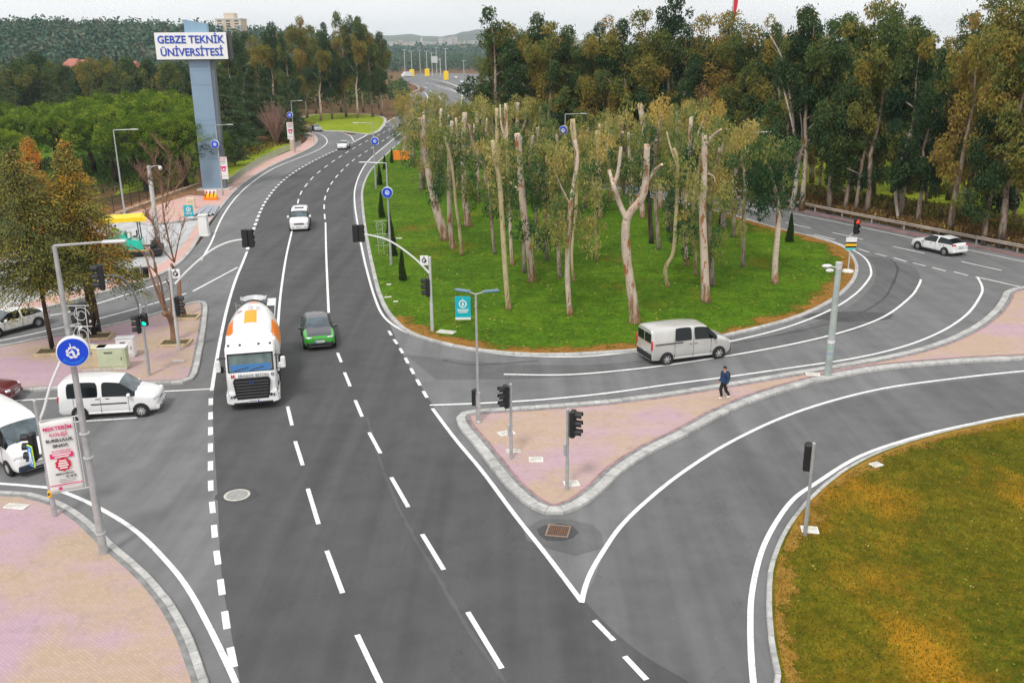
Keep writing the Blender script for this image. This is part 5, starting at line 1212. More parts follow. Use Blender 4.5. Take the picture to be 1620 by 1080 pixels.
b = G(334, 318); t = thing('water_barrier', b, R(4), 'orange and white traffic barrier with yellow front at the foot of the university tower', 'barrier'); MB().bbox((0,0,.3), (1.7,.6,.6), .08).build('barrier_base', ORANGE, t); MB().bbox((.1,0,.95), (1.4,.45,.7), .06).build('barrier_top', SIGN_W, t); MB().bbox((.15,-.28,.68), (1.25,.12,.5), .03).build('barrier_front', P_YELLOW, t)
m = MB()
for x in (-.45, 0, .45): m.box((x,-.30,.9), (.12,.14,.75), Matrix.Rotation(R(12),3,'Y'))
m.build('barrier_stripe', RED_M, t)
b = G(463, 240); t = thing('stone_bollard', b, 0, 'short cream stone bollard at the end of the metal railing', 'bollard'); m = MB(); m.lathe([(.42,0),(.42,2.0),(.3,2.2),(0.0,2.25)], (0,0,0), 'Z', 10); m.build('post', mat('stone_cream', (.62,.50,.38), .8), t)
# --- university tower --------------------------------------------------------------
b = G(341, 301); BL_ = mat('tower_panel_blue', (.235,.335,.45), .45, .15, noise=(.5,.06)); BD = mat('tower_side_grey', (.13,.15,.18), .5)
t = thing('sign_tower', b, 0, 'tall blue-grey tower with the white university name board on top', 'tower'); h1 = HT(b, 92); hs = HT(b, 37); k = 1/PXM(b)
Mt = Matrix.Rotation(R(4), 4, 'Z')
wt = 36.5*k
m = MB(); m.M = Mt; m.box((-wt*.06, 0, h1/2), (wt*.80, 1.2, h1)); m.build('shaft', BL_, t)
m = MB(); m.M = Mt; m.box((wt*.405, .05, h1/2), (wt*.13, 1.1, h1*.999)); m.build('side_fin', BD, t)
m = MB(); m.M = Mt; m.prism([(-wt*.5, h1), (wt*.35, h1), (wt*.35, hs-.1), (-wt*.5, hs+.45)], -.5, .5, 'Y'); m.build('crown_fin', mat('tower_crown_blue', (.22,.35,.47), .45), t)
m = MB(); m.M = Mt
for z in (h1-1.5, h1-3.2, h1-7.5, h1*.5, h1*.25): m.box((-wt*.06, -.605, z), (wt*.80, .012, .03))
m.build('panel_joint', mat('joint_grey', (.12,.17,.22), .6), t)
bw, bt_, bb = 103*k, HT(b, 52), HT(b, 94)
bc = V(b, 306, 73) - b; zc = bc.z; bh = (bt_ - bb)
m = MB(); m.M = Mt; m.box((bc.x, -.35, zc), (bw*.955, 1.9, bh)); bd = m.build('name_board', SIGN_W, t)
m = MB(); m.M = Mt; m.box((bc.x + bw*.50, -.25, zc), (.10, 1.8, bh*1.02)); m.box((bc.x, -.33, zc-bh/2-.06), (bw*.97, 1.9, .1)); m.build('board_trim', DARK_M, bd)
UB = mat('letter_blue', (.01,.06,.42), .5)
for s_, dz in (('GEBZE TEKNİK', .235), ('ÜNİVERSİTESİ', -.235)): text(s_, bh*.40, UB, bd, Mt @ Matrix.Translation((bc.x, -1.34, zc + dz*bh - .03)) @ Matrix.Rotation(math.pi/2, 4, 'X') @ Matrix.Diagonal((.93, 1, 1, 1)), 'board_lettering', .03, bold=.022)
m = MB(); m.box((0,0,.15), (wt*1.3, 2.2, .3)); m.build('tower_plinth', CONC, t)
# --- railing along the left pavement ------------------------------------------------
pl = resample([G(x, y).to_2d() for x, y in cr([(364,296),(376,286),(395,273),(420,257),(450,243),(480,231)], 6)], 2.0)
a0 = Vector((pl[0].x, pl[0].y, .12)); t = thing('metal_railing', a0, 0, 'long low grey metal railing along the left roadside pavement', 'railing')
for p, q in zip(pl, pl[1:]):
    m = MB(); P0 = Vector((p.x, p.y, .1)) - a0; Q0 = Vector((q.x, q.y, .1)) - a0
    for z in (.15, 1.05): m.tube([P0 + Vector((0,0,z)), Q0 + Vector((0,0,z))], .03, 5)
    for i in range(10): c = P0.lerp(Q0, (i+.5)/10); m.box(c + Vector((0,0,.6)), (.025, .025, .9))
    m.tube([P0, P0 + Vector((0,0,1.15))], .04, 6); m.build('panel', STEEL, t)
# --- dark fence and stone wall towards the park -----------------------------------
FEN = mat('fence_dark_green', (.012,.02,.018), .5)
pl = resample([G(x, y).to_2d() for x, y in [(150,352),(178,341),(200,332),(235,318),(275,303),(318,288),(345,284)]], 2.4)
a0 = Vector((pl[0].x, pl[0].y, 0)); t = thing('park_fence', a0, 0, 'dark green mesh fence in front of the umbrella pines', 'fence')
for p, q in zip(pl, pl[1:]):
    m = MB(); P0 = Vector((p.x, p.y, .1)) - a0; Q0 = Vector((q.x, q.y, .1)) - a0
    for z in (.3, 1.1, 1.9): m.tube([P0 + Vector((0,0,z)), Q0 + Vector((0,0,z))], .02, 4)
    for i in range(16): c = P0.lerp(Q0, (i+.5)/16); m.box(c + Vector((0,0,1.1)), (.02, .02, 1.7))
    m.tube([P0, P0 + Vector((0,0,2.1))], .05, 5); m.build('panel', FEN, t)
m = MB(); rr = random.Random(8); P = resample([G(x, y).to_2d() for x, y in [(178,347),(200,338),(235,325),(275,309),(318,294),(330,291)]], .45)
for p, q in zip(P, P[1:]):
    for z in (.12, .38): c = (p+q)/2; m.bbox((c.x + rr.uniform(-.05,.05), c.y + rr.uniform(-.05,.05), z), ((q-p).length*rr.uniform(.85,1.05), .42, .25), .05, Matrix.Rotation(math.atan2((q-p).y, (q-p).x) + rr.uniform(-.1,.1), 3, 'Z'))
t = tag(m.build('stone_wall', mat('field_stone', (.40,.30,.20), .9, noise=(2.5,.35), bump=(8,.5))), 'low rubble stone wall at the foot of the dark park fence', 'wall')
# --- guard rail on the right -------------------------------------------------------
pl = resample([G(x, y).to_2d() for x, y in cr([(1120,298),(1250,327),(1350,348),(1450,368),(1540,386),(1620,402),(1760,432)], 6)], 4.0)
a0 = Vector((pl[0].x, pl[0].y, 0)); t = thing('guard_rail', a0, 0, 'long rusty grey guard rail between the right-hand road and the wood', 'guard rail')
m = MB(); n = len(pl); prof = [(-.04,.42),(.03,.50),(-.04,.58),(.03,.66),(-.04,.74)]; vs = []; fs = []
for i, p in enumerate(pl):
    d = (pl[min(i+1, n-1)] - pl[max(i-1, 0)]).normalized(); nn = Vector((-d.y, d.x))
    for o_, z in prof + [(o_+.02, z) for o_, z in prof[::-1]]: vs.append((p.x - a0.x - nn.x*o_, p.y - a0.y - nn.y*o_, z+.05))
for i in range(n-1):
    for k_ in range(10): fs.append((i*10+k_, i*10+(k_+1) % 10, (i+1)*10+(k_+1) % 10, (i+1)*10+k_))
m.add(vs, fs); m.build('rail', mat('guard_rail_metal', (.42,.36,.30), .6, .3, noise=(.8,.25)), t)
for i, p in enumerate(pl):
    if i % 1 == 0: MB().box((p.x-a0.x+.02, p.y-a0.y+.12, .38), (.12,.1,.85)).build('rail_post', STEEL, t)
m = MB(); vs = []
# reddish strip of pavers between rail and road
sheet('roadside_strip', [G(x, y).to_2d() for x, y in [(1130,306),(1250,332),(1350,353),(1450,374),(1540,391),(1620,408),(1760,440),(1760,434),(1620,403),(1540,387),(1450,369),(1350,349),(1250,328),(1130,302)]], .03, mat('strip_reddish', (.26,.15,.15), .9, noise=(1,.35)))
# --- flag pole ---------------------------------------------------------------------
b = G(1146, 238); h = HT(b, -30); t = thing('flag_pole', b, 0, 'tall flag pole with a hanging red flag above the right-hand wood', 'flag pole'); MB().tube([(0,0,0),(0,0,h)], [.2,.1], 8).build('pole', STEELW, t)
m = MB(); z1 = HT(b, -25); z0 = HT(b, 34); m.prism([(.1,z1),(.55,z1),(.75,(z0+z1)/2),(.35,z0),(.12,z0-.2)], -.12, .12, 'Y'); m.build('flag', mat('flag_red', (.65,.01,.05), .7), t)
# --- person walking ------------------------------------------------------------------
def skinned(name, joints, edges, m, parent, lvl=2, root=0):
    me = bpy.data.meshes.new(name); me.from_pydata([j[0] for j in joints], edges, []); o = bpy.data.objects.new(name, me); COL.objects.link(o)
    sk = o.modifiers.new('skin', 'SKIN'); sk.use_smooth_shade = True; sk.branch_smoothing = .6
    for v_, j in zip(me.skin_vertices[0].data, joints): v_.radius = j[1] if hasattr(j[1], '__len__') else (j[1], j[1])
    me.skin_vertices[0].data[root].use_root = True
    s_ = o.modifiers.new('sub', 'SUBSURF'); s_.levels = lvl; s_.render_levels = lvl
    bpy.context.view_layer.update(); m2 = bpy.data.meshes.new_from_object(o.evaluated_get(bpy.context.evaluated_depsgraph_get())); bpy.data.objects.remove(o); bpy.data.meshes.remove(me)
    m2.name = name; m2.materials.clear(); m2.materials.append(m); m2.polygons.foreach_set('use_smooth', [True]*len(m2.polygons))
    q = bpy.data.objects.new(name, m2); COL.objects.link(q); q.parent = parent; return q
def hand(joints, edges, wi, w, d, side, s=1.0):
    """palm with four curled fingers and a thumb, from wrist vertex wi at w, pointing d"""
    d = Vector(d).normalized(); lat = Vector((1, 0, 0)); cross = d.cross(lat).normalized()*side
    p0 = len(joints); joints.append((w + d*.045*s, (.026, .016))); edges.append((wi, p0)); 
    joints.append((w + d*.085*s, (.032, .014))); edges.append((p0, p0+1)); pc = p0+1; pw = w + d*.085*s
    for k, (o_, ln) in enumerate(((-.028,.062),(-.010,.072),(.009,.068),(.027,.054))):
        a = len(joints); b_ = pw + lat*o_*s + d*.012*s
        joints.append((b_, .0095*s)); joints.append((b_ + d*ln*.5*s + cross*.006, .0085*s)); joints.append((b_ + d*ln*.85*s + cross*.026*s, .0075*s)); joints.append((b_ + d*ln*.9*s + cross*.045*s, .0065*s))
        edges += [(pc, a), (a, a+1), (a+1, a+2), (a+2, a+3)]
    a = len(joints); th = w + d*.04*s - lat*.03*s
    joints.append((th + cross*.012, .011*s)); joints.append((th + d*.03*s - lat*.012*s + cross*.022*s, .010*s)); joints.append((th + d*.055*s - lat*.008*s + cross*.034*s, .008*s)); edges += [(p0, a), (a, a+1), (a+1, a+2)]
def build_person(loc, rz, label, shirt, trousers, shoes_m, stride=1.0, vest=None, scale=1.0, name='person'):
    t = thing(name, loc, rz, label, 'person'); t.scale = (scale,)*3
    Vv = Vector   # local: faces -Y
    # body (skin): one continuous figure
    J = []; E = []
    def j(p, r, to=None): J.append((Vv(p), r)); i = len(J)-1; (E.append((to, i)) if to is not None else None); return i
    pel = j((0,0,.96), (.135,.10)); wst = j((0,0,1.08), (.125,.09), pel); ch = j((0,-.01,1.27), (.155,.105), wst); shl = j((0,0,1.40), (.12,.085), ch); nk = j((0,-.01,1.49), (.05,.052), shl); hb = j((0,-.025,1.56), (.058,.068), nk); hm = j((0,-.03,1.635), (.074,.088), hb); hd = j((0,-.022,1.70), (.066,.080), hm)
    kf, kb = -.10*stride, .02*stride
    for sx, hipy, kny, knz, any_, anz, toy in ((-1, 0, -.12*stride, .52, -.02*stride, .10, -.17), (1, 0, .04*stride, .51, .30*stride, .17, .17)):
        hi = j((sx*.095, hipy, .90), .088, pel); kn = j((sx*.095, kny, knz), .058, hi); cf = j((sx*.095, (kny+any_)/2+.02, (knz+anz)/2+.06), .052, kn); an_ = j((sx*.095, any_, anz), .037, cf); fo = j((sx*.105, any_-.11, anz-.055), (.042,.028), an_); j((sx*.11, any_-.17, anz-.075), (.038,.020), fo)
    for sx, ey, hy, hz in ((-1, .06*stride, -.10*stride, .83), (1, .05, -.02*stride, .80)):
        sh = j((sx*.19, 0, 1.40), .058, shl); el = j((sx*.245, ey, 1.13), .043, sh); wr = j((sx*.245, hy, .90), .028, el)
        hand(J, E, wr, Vv((sx*.245, hy, .90)), (0, -.15, -1), 1 if sx < 0 else -1)
    body = skinned('body', J, E, SKIN, t, 2)
    # clothing grown a little larger over the same pose
    K = []; Q = []
    def k_(p, r, to=None): K.append((Vv(p), r)); i = len(K)-1; (Q.append((to, i)) if to is not None else None); return i
    a0 = k_((0,0,.86), (.185,.145)); a = k_((0,0,.97), (.190,.150), a0); b_ = k_((0,0,1.12), (.190,.145), a); c = k_((0,-.01,1.30), (.215,.150), b_); d = k_((0,0,1.42), (.165,.115), c); k_((0,-.005,1.46), (.075,.07), d)
    for sx, ey, hy in ((-1, .06*stride, -.10*stride), (1, .05, -.02*stride)):
        s1 = k_((sx*.20, 0, 1.41), .088, d); s2 = k_((sx*.25, ey, 1.13), .072, s1); k_((sx*.25, hy, .88), .052, s2)
    skinned('jumper', K, Q, shirt, t, 2)
    K = []; Q = []
    a = k_((0,0,1.04), (.165,.125)); b_ = k_((0,0,.93), (.172,.135), a)
    for sx, hipy, kny, knz, any_, anz in ((-1, 0, -.12*stride, .52, -.02*stride, .12), (1, 0, .04*stride, .51, .30*stride, .20)):
        s1 = k_((sx*.10, 0, .84), .115, b_); s2 = k_((sx*.10, kny, knz), .090, s1); s3 = k_((sx*.098, (kny+any_)/2, (knz+anz)/2), .078, s2); k_((sx*.098, any_, anz-.02), .066, s3)
    skinned('trousers', K, Q, trousers, t, 2)
    for sx, any_, anz in ((-1, -.02*stride, .085), (1, .30*stride, .155)):
        K = []; Q = []; a = k_((sx*.10, any_+.03, anz-.01), (.058,.058)); b_ = k_((sx*.105, any_-.07, anz-.04), (.058,.044), a); k_((sx*.11, any_-.18, anz-.05), (.052,.034), b_)
        skinned('shoe', K, Q, shoes_m, t, 2)
    # face and hair
    m = MB(); m.ball((0, -.018, 1.705), (.083,.098,.070), 16, 10); m.ball((0, .03, 1.66), (.080,.075,.085), 14, 8); m.ball((0,-.085,1.725), (.06,.03,.03), 10, 6); m.build('hair', HAIR, t, smooth=True)
    m = MB(); m.ball((0,-.125,1.625), (.012,.018,.020), 8, 6)
    for sx in (-1,1): m.ball((sx*.079,-.02,1.63), (.010,.022,.032), 8, 6)
    m.build('nose_and_ears', SKIN, t, smooth=True)
    for sx in (-1,1): MB().ball((sx*.028,-.106,1.648), (.011,.010,.007), 8, 5).build('eye', INK, t); MB().box((sx*.03,-.113,1.668), (.03,.008,.006)).build('eyebrow', HAIR, t)
    MB().ball((0,-.108,1.588), (.022,.010,.006), 8, 5).build('mouth', mat('lips', (.40,.14,.12), .5), t)
    return t
NAVY = mat('jumper_navy', (.010,.045,.115), .8, noise=(6,.25)); BLKT = mat('trousers_black', (.010,.011,.012), .8, noise=(6,.3))
b = G(1144, 631, .13); pr_ = R(-62)
build_person(b, pr_, 'person in a navy jumper, black trousers and white shoes walking along the pink island', NAVY, BLKT, mat('shoe_white', (.78,.78,.78), .6), 1.0)
t = thing('backpack', b, pr_, 'black backpack worn by the person walking on the pink island', 'backpack')
m = MB(); m.ball((0, .21, 1.22), (.155,.11,.235), 14, 10); m.ball((0,.27,1.12), (.12,.07,.13), 12, 8); m.build('bag', mat('backpack_black', (.012,.012,.02), .7), t, smooth=True)
for sx in (-1,1): m = MB(); m.tube([(sx*.09,.14,1.40),(sx*.11,.02,1.505),(sx*.12,-.12,1.42),(sx*.13,-.145,1.27),(sx*.15,-.07,1.12),(sx*.12,.12,1.06)], .018, 6, flat=.5); m.build('strap', mat('strap_black', (.012,.012,.016), .7), t, smooth=True)
t = build_person(G(186, 385, .0) + Vector((0,0,0)), R(200), 'worker in a lime high-visibility vest standing beside the paving machine', mat('hi_vis_lime', (.35,.75,.02), .7), BLKT, BLKT, .3)
# ------------------------------------------------------------------ vegetation
RG = np.random.default_rng(11)
def foliage_mat(name, stops, trans=.25, var=.35):
    t = NT(name); a = t.n('ShaderNodeAttribute'); a.attribute_name = 'tint'
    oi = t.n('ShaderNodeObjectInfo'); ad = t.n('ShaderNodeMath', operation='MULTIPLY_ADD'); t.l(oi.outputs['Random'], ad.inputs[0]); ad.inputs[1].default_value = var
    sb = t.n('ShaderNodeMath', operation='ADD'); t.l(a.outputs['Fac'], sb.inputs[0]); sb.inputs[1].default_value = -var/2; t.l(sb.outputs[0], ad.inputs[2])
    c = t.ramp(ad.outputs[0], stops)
    m = t.done(c, .75, .22)
    tr = t.n('ShaderNodeBsdfTranslucent'); t.l(c, tr.inputs['Color']); mx = t.n('ShaderNodeMixShader'); mx.inputs[0].default_value = trans
    out = [n for n in t.nt.nodes if n.type == 'OUTPUT_MATERIAL'][0]
    t.l(t.b.outputs['BSDF'], mx.inputs[1]); t.l(tr.outputs[0], mx.inputs[2]); t.l(mx.outputs[0], out.inputs['Surface'])
    return m
F_WOOD = foliage_mat('leaves_wood', [(0, (.020,.050,.020)), (.3, (.065,.115,.035)), (.5, (.18,.19,.04)), (.72, (.32,.23,.04)), (1, (.30,.18,.08))], var=.30)  # wide stops: shadow and highlight contrast partly painted into these leaf colours
F_OLIVE = foliage_mat('leaves_olive', [(0, (.018,.065,.025)), (.28, (.075,.145,.045)), (.5, (.24,.25,.055)), (.75, (.36,.32,.11)), (1, (.46,.32,.08))], var=.12)
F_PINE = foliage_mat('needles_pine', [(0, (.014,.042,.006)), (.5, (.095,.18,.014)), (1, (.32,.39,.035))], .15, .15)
F_CEDAR = foliage_mat('needles_cedar', [(0, (.03,.06,.028)), (.5, (.07,.12,.04)), (1, (.17,.18,.05))], .1, .3)
F_RUST = foliage_mat('needles_rusty', [(0, (.055,.085,.025)), (.35, (.17,.19,.05)), (.6, (.34,.29,.06)), (.8, (.58,.30,.03)), (1, (.58,.17,.04))], .15, .1)
F_FAR = foliage_mat('leaves_far_hill', [(0, (.035,.10,.07)), (.5, (.07,.13,.085)), (1, (.16,.15,.10))], .1, 0)  # brightened and teal: part of the distance haze is put into the leaf colour
F_CYP = foliage_mat('needles_cypress', [(0, (.012,.035,.008)), (1, (.05,.085,.015))], .1, .2)
def bark(name, pale, brown, th=.56, dark=(.035,.022,.015), zf=1.2):
    t = NT(name); n = t.noise(1.6, 6, .65, stretch=(1.5, 1.5, .45))
    c = t.ramp(t.noise(3.2, 4, .6, stretch=(1, 1, .35)), [(.3, tuple(x*.72 for x in pale)), (.65, pale)])
    c = t.mix(t.ramp(n, [(th-.015, (0,0,0)), (th+.015, (1,1,1))]), c, brown)
    c = t.mix(t.ramp(t.noise(5, 4, .7, stretch=(1, 1, .6)), [(.62, (0,0,0)), (.66, (.9,.9,.9))]), c, dark)
    sx = t.n('ShaderNodeSeparateXYZ'); t.l(t.tc.outputs['Object'], sx.inputs[0]); sm2 = t.n('ShaderNodeMath', operation='MULTIPLY_ADD'); t.l(t.noise(2.4, 5, .7, stretch=(1.6, 1.6, .3)), sm2.inputs[0]); sm2.inputs[1].default_value = -9.0; z3 = t.n('ShaderNodeMath', operation='ADD'); t.l(sx.outputs['Z'], z3.inputs[0]); z3.inputs[1].default_value = 3.6; t.l(z3.outputs[0], sm2.inputs[2])
    foot = t.ramp(sm2.outputs[0], [(0, (.85,.85,.85)), (.35, (0,0,0))]); c = t.mix(foot, c, t.ramp(t.noise(7, 4, .7, stretch=(1.5, 1.5, .25)), [(.4, tuple(x*.35 for x in brown)), (.6, (brown[0]*1.1, brown[1]*1.5, brown[2]*1.8))]))
    c = t.mix(t.ramp(t.noise(11, 3, .7, stretch=(1.4, 1.4, .5)), [(.60, (0,0,0)), (.66, (.75,.75,.75))]), c, tuple(x*.45 for x in pale))
    t.bump(t.noise(9, 4, .7, stretch=(1, 1, .3)), .6, .03)
    return t.done(c, .85, .2)
B_EUC = bark('bark_eucalyptus', (.58,.47,.38), (.33,.13,.05), .58); B_EUC2 = bark('bark_eucalyptus_brown', (.36,.29,.23), (.17,.11,.075), .52)
B_EUCG = bark('bark_eucalyptus_yellow', (.50,.42,.24), (.30,.16,.06), .62); B_DARK = bark('bark_dark', (.10,.065,.05), (.045,.03,.025), .5)
B_STUB = mat('cut_wood', (.62,.46,.30), .8, noise=(6, .2))
def leaf_object(name, C, D, L, Wd, tint, m, parent, loc=None):
    n = len(C); D = D/np.linalg.norm(D, axis=1, keepdims=True)
    r = RG.normal(size=(n, 3)); S = np.cross(D, r); S /= np.linalg.norm(S, axis=1, keepdims=True) + 1e-9
    hl = (D.T*L/2).T; hw = (S.T*Wd/2).T
    V_ = np.empty((n*4, 3)); V_[0::4] = C - hl; V_[1::4] = C + hw - hl*.15; V_[2::4] = C + hl; V_[3::4] = C - hw - hl*.15
    me = bpy.data.meshes.new(name); me.vertices.add(n*4); me.vertices.foreach_set('co', V_.astype(np.float32).ravel())
    me.loops.add(n*4); me.loops.foreach_set('vertex_index', np.arange(n*4, dtype=np.int32)); me.polygons.add(n)
    me.polygons.foreach_set('loop_start', np.arange(0, n*4, 4, dtype=np.int32)); me.polygons.foreach_set('loop_total', np.full(n, 4, dtype=np.int32))
    a = me.attributes.new('tint', 'FLOAT', 'FACE'); a.data.foreach_set('value', np.clip(tint, 0, 1).astype(np.float32))
    me.materials.append(m); me.update(); me.validate()
    o = bpy.data.objects.new(name, me); COL.objects.link(o); o.parent = parent; return o
def clump_leaves(cl, dens=60, L=(.22,.42), asp=.42, droop=1.0, shell=.55, out=.3):
    """cl: rows (x, y, z, rx, ry, rz, tint) -> leaf centres, directions, lengths, widths, tints"""
    Cs, Ds, Ls, Ts = [], [], [], []
    for x, y, z, rx, ry, rz, ti in cl:
        n = max(6, int(dens*rx*rz*4)); u = RG.normal(size=(n, 3)); u /= np.linalg.norm(u, axis=1, keepdims=True)
        q = (shell + (1-shell)*RG.random(n)) ** 1.0 * np.where(RG.random(n) < .18, RG.uniform(1.1, 1.55, n), 1)
        p = u*q[:, None]*np.array([rx, ry, rz]) + [x, y, z]
        d = RG.normal(size=(n, 3))*.55 + u*out; d[:, 2] -= droop
        Cs.append(p); Ds.append(d); Ls.append(RG.uniform(L[0], L[1], n)); Ts.append(ti + RG.normal(0, .07, n))
    C, D, Ln, T_ = np.concatenate(Cs), np.concatenate(Ds), np.concatenate(Ls), np.concatenate(Ts)
    return C, D, Ln, Ln*asp, T_
def wob(a, b, n, amp, rr):
    out = []
    for i in range(n+1):
        t = i/n; k = math.sin(math.pi*t); out.append(a.lerp(b, t) + Vector((rr.uniform(-amp, amp)*k, rr.uniform(-amp, amp)*k, 0)))
    return out
def eucalypt(name, H, spread, seed, m=F_WOOD, bm=B_EUC2, low=.27, tb=.35, dens=60, nl=9, cr_=1.25, r0=.32, L=(.24,.46)):
    rr = random.Random(seed); t = thing(name, (0,0,0), 0, 'eucalyptus', 'tree')
    top = Vector((rr.uniform(-.8,.8), rr.uniform(-.8,.8), H*.93)); P = wob(Vector((0,0,0)), top, 6, H*.018, rr)
    mb = MB(); mb.tube(P, [r0*1.15, r0*.9, r0*.75, r0*.6, r0*.42, r0*.26, r0*.10], 9); cl = []
    for k in range(nl):
        f = low + (.86-low)*(k+rr.random()*.6)/nl; a = rr.random()*6.28 + k*2.4; s = P[0].lerp(top, f)
        i = min(5, int(f*6)); s = P[i].lerp(P[i+1], f*6-i)
        ln = spread*(1.08-f*.55)*rr.uniform(.7, 1.1); e = s + Vector((math.cos(a)*ln, math.sin(a)*ln, ln*rr.uniform(.45, 1.0)))
        e.z = min(e.z, H*.99)
        Q = wob(s, e, 3, .35, rr); mb.tube(Q, [r0*.36, r0*.26, r0*.17, r0*.06], 6)
        ct = tb + rr.gauss(0, .17)
        for j in range(8):
            q = Q[1].lerp(Q[3], j/7) + Vector((rr.uniform(-1,1), rr.uniform(-1,1), rr.uniform(-1.0,.8))); r_ = cr_*rr.uniform(.38, .95)
            cl.append((q.x, q.y, q.z, r_, r_*rr.uniform(.8,1.1), r_*rr.uniform(.8, 1.7), ct + rr.gauss(0, .07)))
    for k in range(7):
        q = top + Vector((rr.uniform(-1.1,1.1), rr.uniform(-1.1,1.1), rr.uniform(-H*.16, H*.05))); r_ = cr_*rr.uniform(.5,.95); cl.append((q.x, q.y, q.z, r_, r_, r_*1.15, tb + rr.gauss(0,.15)))
    mb.build('trunk', bm, t, smooth=2, fix=False)
    leaf_object('crown', *clump_leaves(cl, dens, L), m, t)
    return t
def stand(protos, spots, labels, group):
    """one copy per spot: (px, py, top row, prototype, turn, width factor)"""
    used = set()
    for i, (x, y, ty, k, rz, wf) in enumerate(spots):
        P, H = protos[k % len(protos)]; b = G(x, y); h = HT(b, ty)
        o = P if k % len(protos) not in used else copy_tree(P); used.add(k % len(protos)); s = h/H
        put(o, b, rz, (s*wf, s*wf, s), labels[i] if isinstance(labels, list) else labels(i, x, y), group)
    for k, (P, H) in enumerate(protos):
        if k not in used:
            for c in list(P.children): bpy.data.objects.remove(c)
            bpy.data.objects.remove(P)
ORD = 'first second third fourth fifth sixth seventh eighth ninth tenth eleventh twelfth thirteenth fourteenth fifteenth sixteenth seventeenth eighteenth nineteenth twentieth twenty-first twenty-second twenty-third twenty-fourth twenty-fifth twenty-sixth twenty-seventh twenty-eighth twenty-ninth thirtieth thirty-first thirty-second thirty-third thirty-fourth thirty-fifth'.split()
# --- right-hand wood -------------------------------------------------------
WP = [(eucalypt('eucalyptus_tree', 22, 4.6, 1, tb=.25, bm=B_EUC2), 22), (eucalypt('eucalyptus_tree', 22, 5.0, 2, tb=.46, bm=B_EUC2), 22), (eucalypt('eucalyptus_tree', 22, 4.4, 3, tb=.64, dens=48, bm=B_EUC2), 22),  # darker bark on most trunks: shade inside the wood put into the colour
      (eucalypt('eucalyptus_tree', 22, 4.0, 4, tb=.2, bm=B_EUC), 22), (eucalypt('eucalyptus_tree', 22, 5.2, 5, tb=.36, low=.2), 22), (eucalypt('eucalyptus_tree', 20, 4.2, 6, tb=.30, low=.16, bm=B_EUC2), 20), (eucalypt('eucalyptus_tree', 20, 4.6, 7, tb=.52, low=.22, dens=46), 20)]
rr = random.Random(21)
front = [(1238,330,60,4),(1268,334,14,3),(1312,338,30,1),(1336,341,110,5),(1352,344,70,0),(1370,346,2,4),(1421,354,48,5),(1450,362,85,0),(1500,372,24,6),(1556,388,130,5),(1582,392,-14,2),(1640,402,-10,1),(1700,412,10,4)]
back = [(774,246,62,3),(790,250,14,0),(815,249,38,1),(838,252,24,3),(866,254,40,6),(890,254,58,0),(908,256,44,3),(932,258,52,1),(958,259,28,6),(984,261,34,0),(1010,262,16,2),(1050,263,-12,3),(1082,266,40,0),(1105,268,24,2),(1140,270,18,2),(1168,272,34,1),(1196,275,28,6),(1222,280,40,0),(1252,284,14,2),(1284,290,36,3),(1322,296,24,0),(1345,300,0,1),(1380,304,4,6),(1412,306,30,0),(1440,310,52,3),(1470,314,56,1),(1500,318,22,2),(1530,322,-8,2),(1562,326,-22,6),(1600,330,-20,1),(1650,336,-14,2)]
spF = [(x, y, ty, k, rr.random()*6.28, rr.uniform(.85, 1.1)) for x, y, ty, k in front]
spB = [(x, y+rr.uniform(-4,4), ty, k, rr.random()*6.28, rr.uniform(.95, 1.25)) for x, y, ty, k in back]
extra = [(x + rr.uniform(-14,14), 226 + (x-740)*.055 + rr.uniform(-6,6), 50 + rr.uniform(-18, 26), rr.randrange(7), rr.random()*6.28, rr.uniform(1.0, 1.3)) for x in range(792, 1700, 34)]
mid = [(x + rr.uniform(-10,10), 300 + (x-1240)*.14 + rr.uniform(-6,6), 150 + rr.uniform(-40, 40), 5 + rr.randrange(2), rr.random()*6.28, rr.uniform(.9, 1.2)) for x in range(1250, 1640, 44)]
TONE = ['dark green', 'olive', 'thin rusty brown', 'blackish green', 'mixed green', 'low-branched green', 'low-branched olive brown']
def labF(i, x, y):
    return '%s eucalyptus, %s from the left along the guard rail in front' % (TONE[front[i][3]], ORD[i])
def labB(i, x, y): return '%s eucalyptus, %s skyline crown from the left in the right-hand wood' % (TONE[back[i][3]], ORD[i])
used = set()
def stand2(spots, lab, group):
    for i, (x, y, ty, k, rz, wf) in enumerate(spots):
        P, H = WP[k]; b = G(x, y); h = HT(b, ty); o = P if k not in used else copy_tree(P); used.add(k); s = h/H
        put(o, b, rz, (s*wf, s*wf, s), lab(i, x, y), group)
stand2(spF, labF, 'eucalyptus trees along the guard rail')
stand2(spB, labB, 'eucalyptus trees of the right-hand wood')
stand2(extra, lambda i, x, y: 'rearmost eucalyptus of the right-hand wood, %s from the left' % ORD[i], 'rear trees of the right-hand wood')
stand2(mid, lambda i, x, y: 'short eucalyptus between the wood rows, %s from the left' % ORD[i], 'short trees of the right-hand wood')
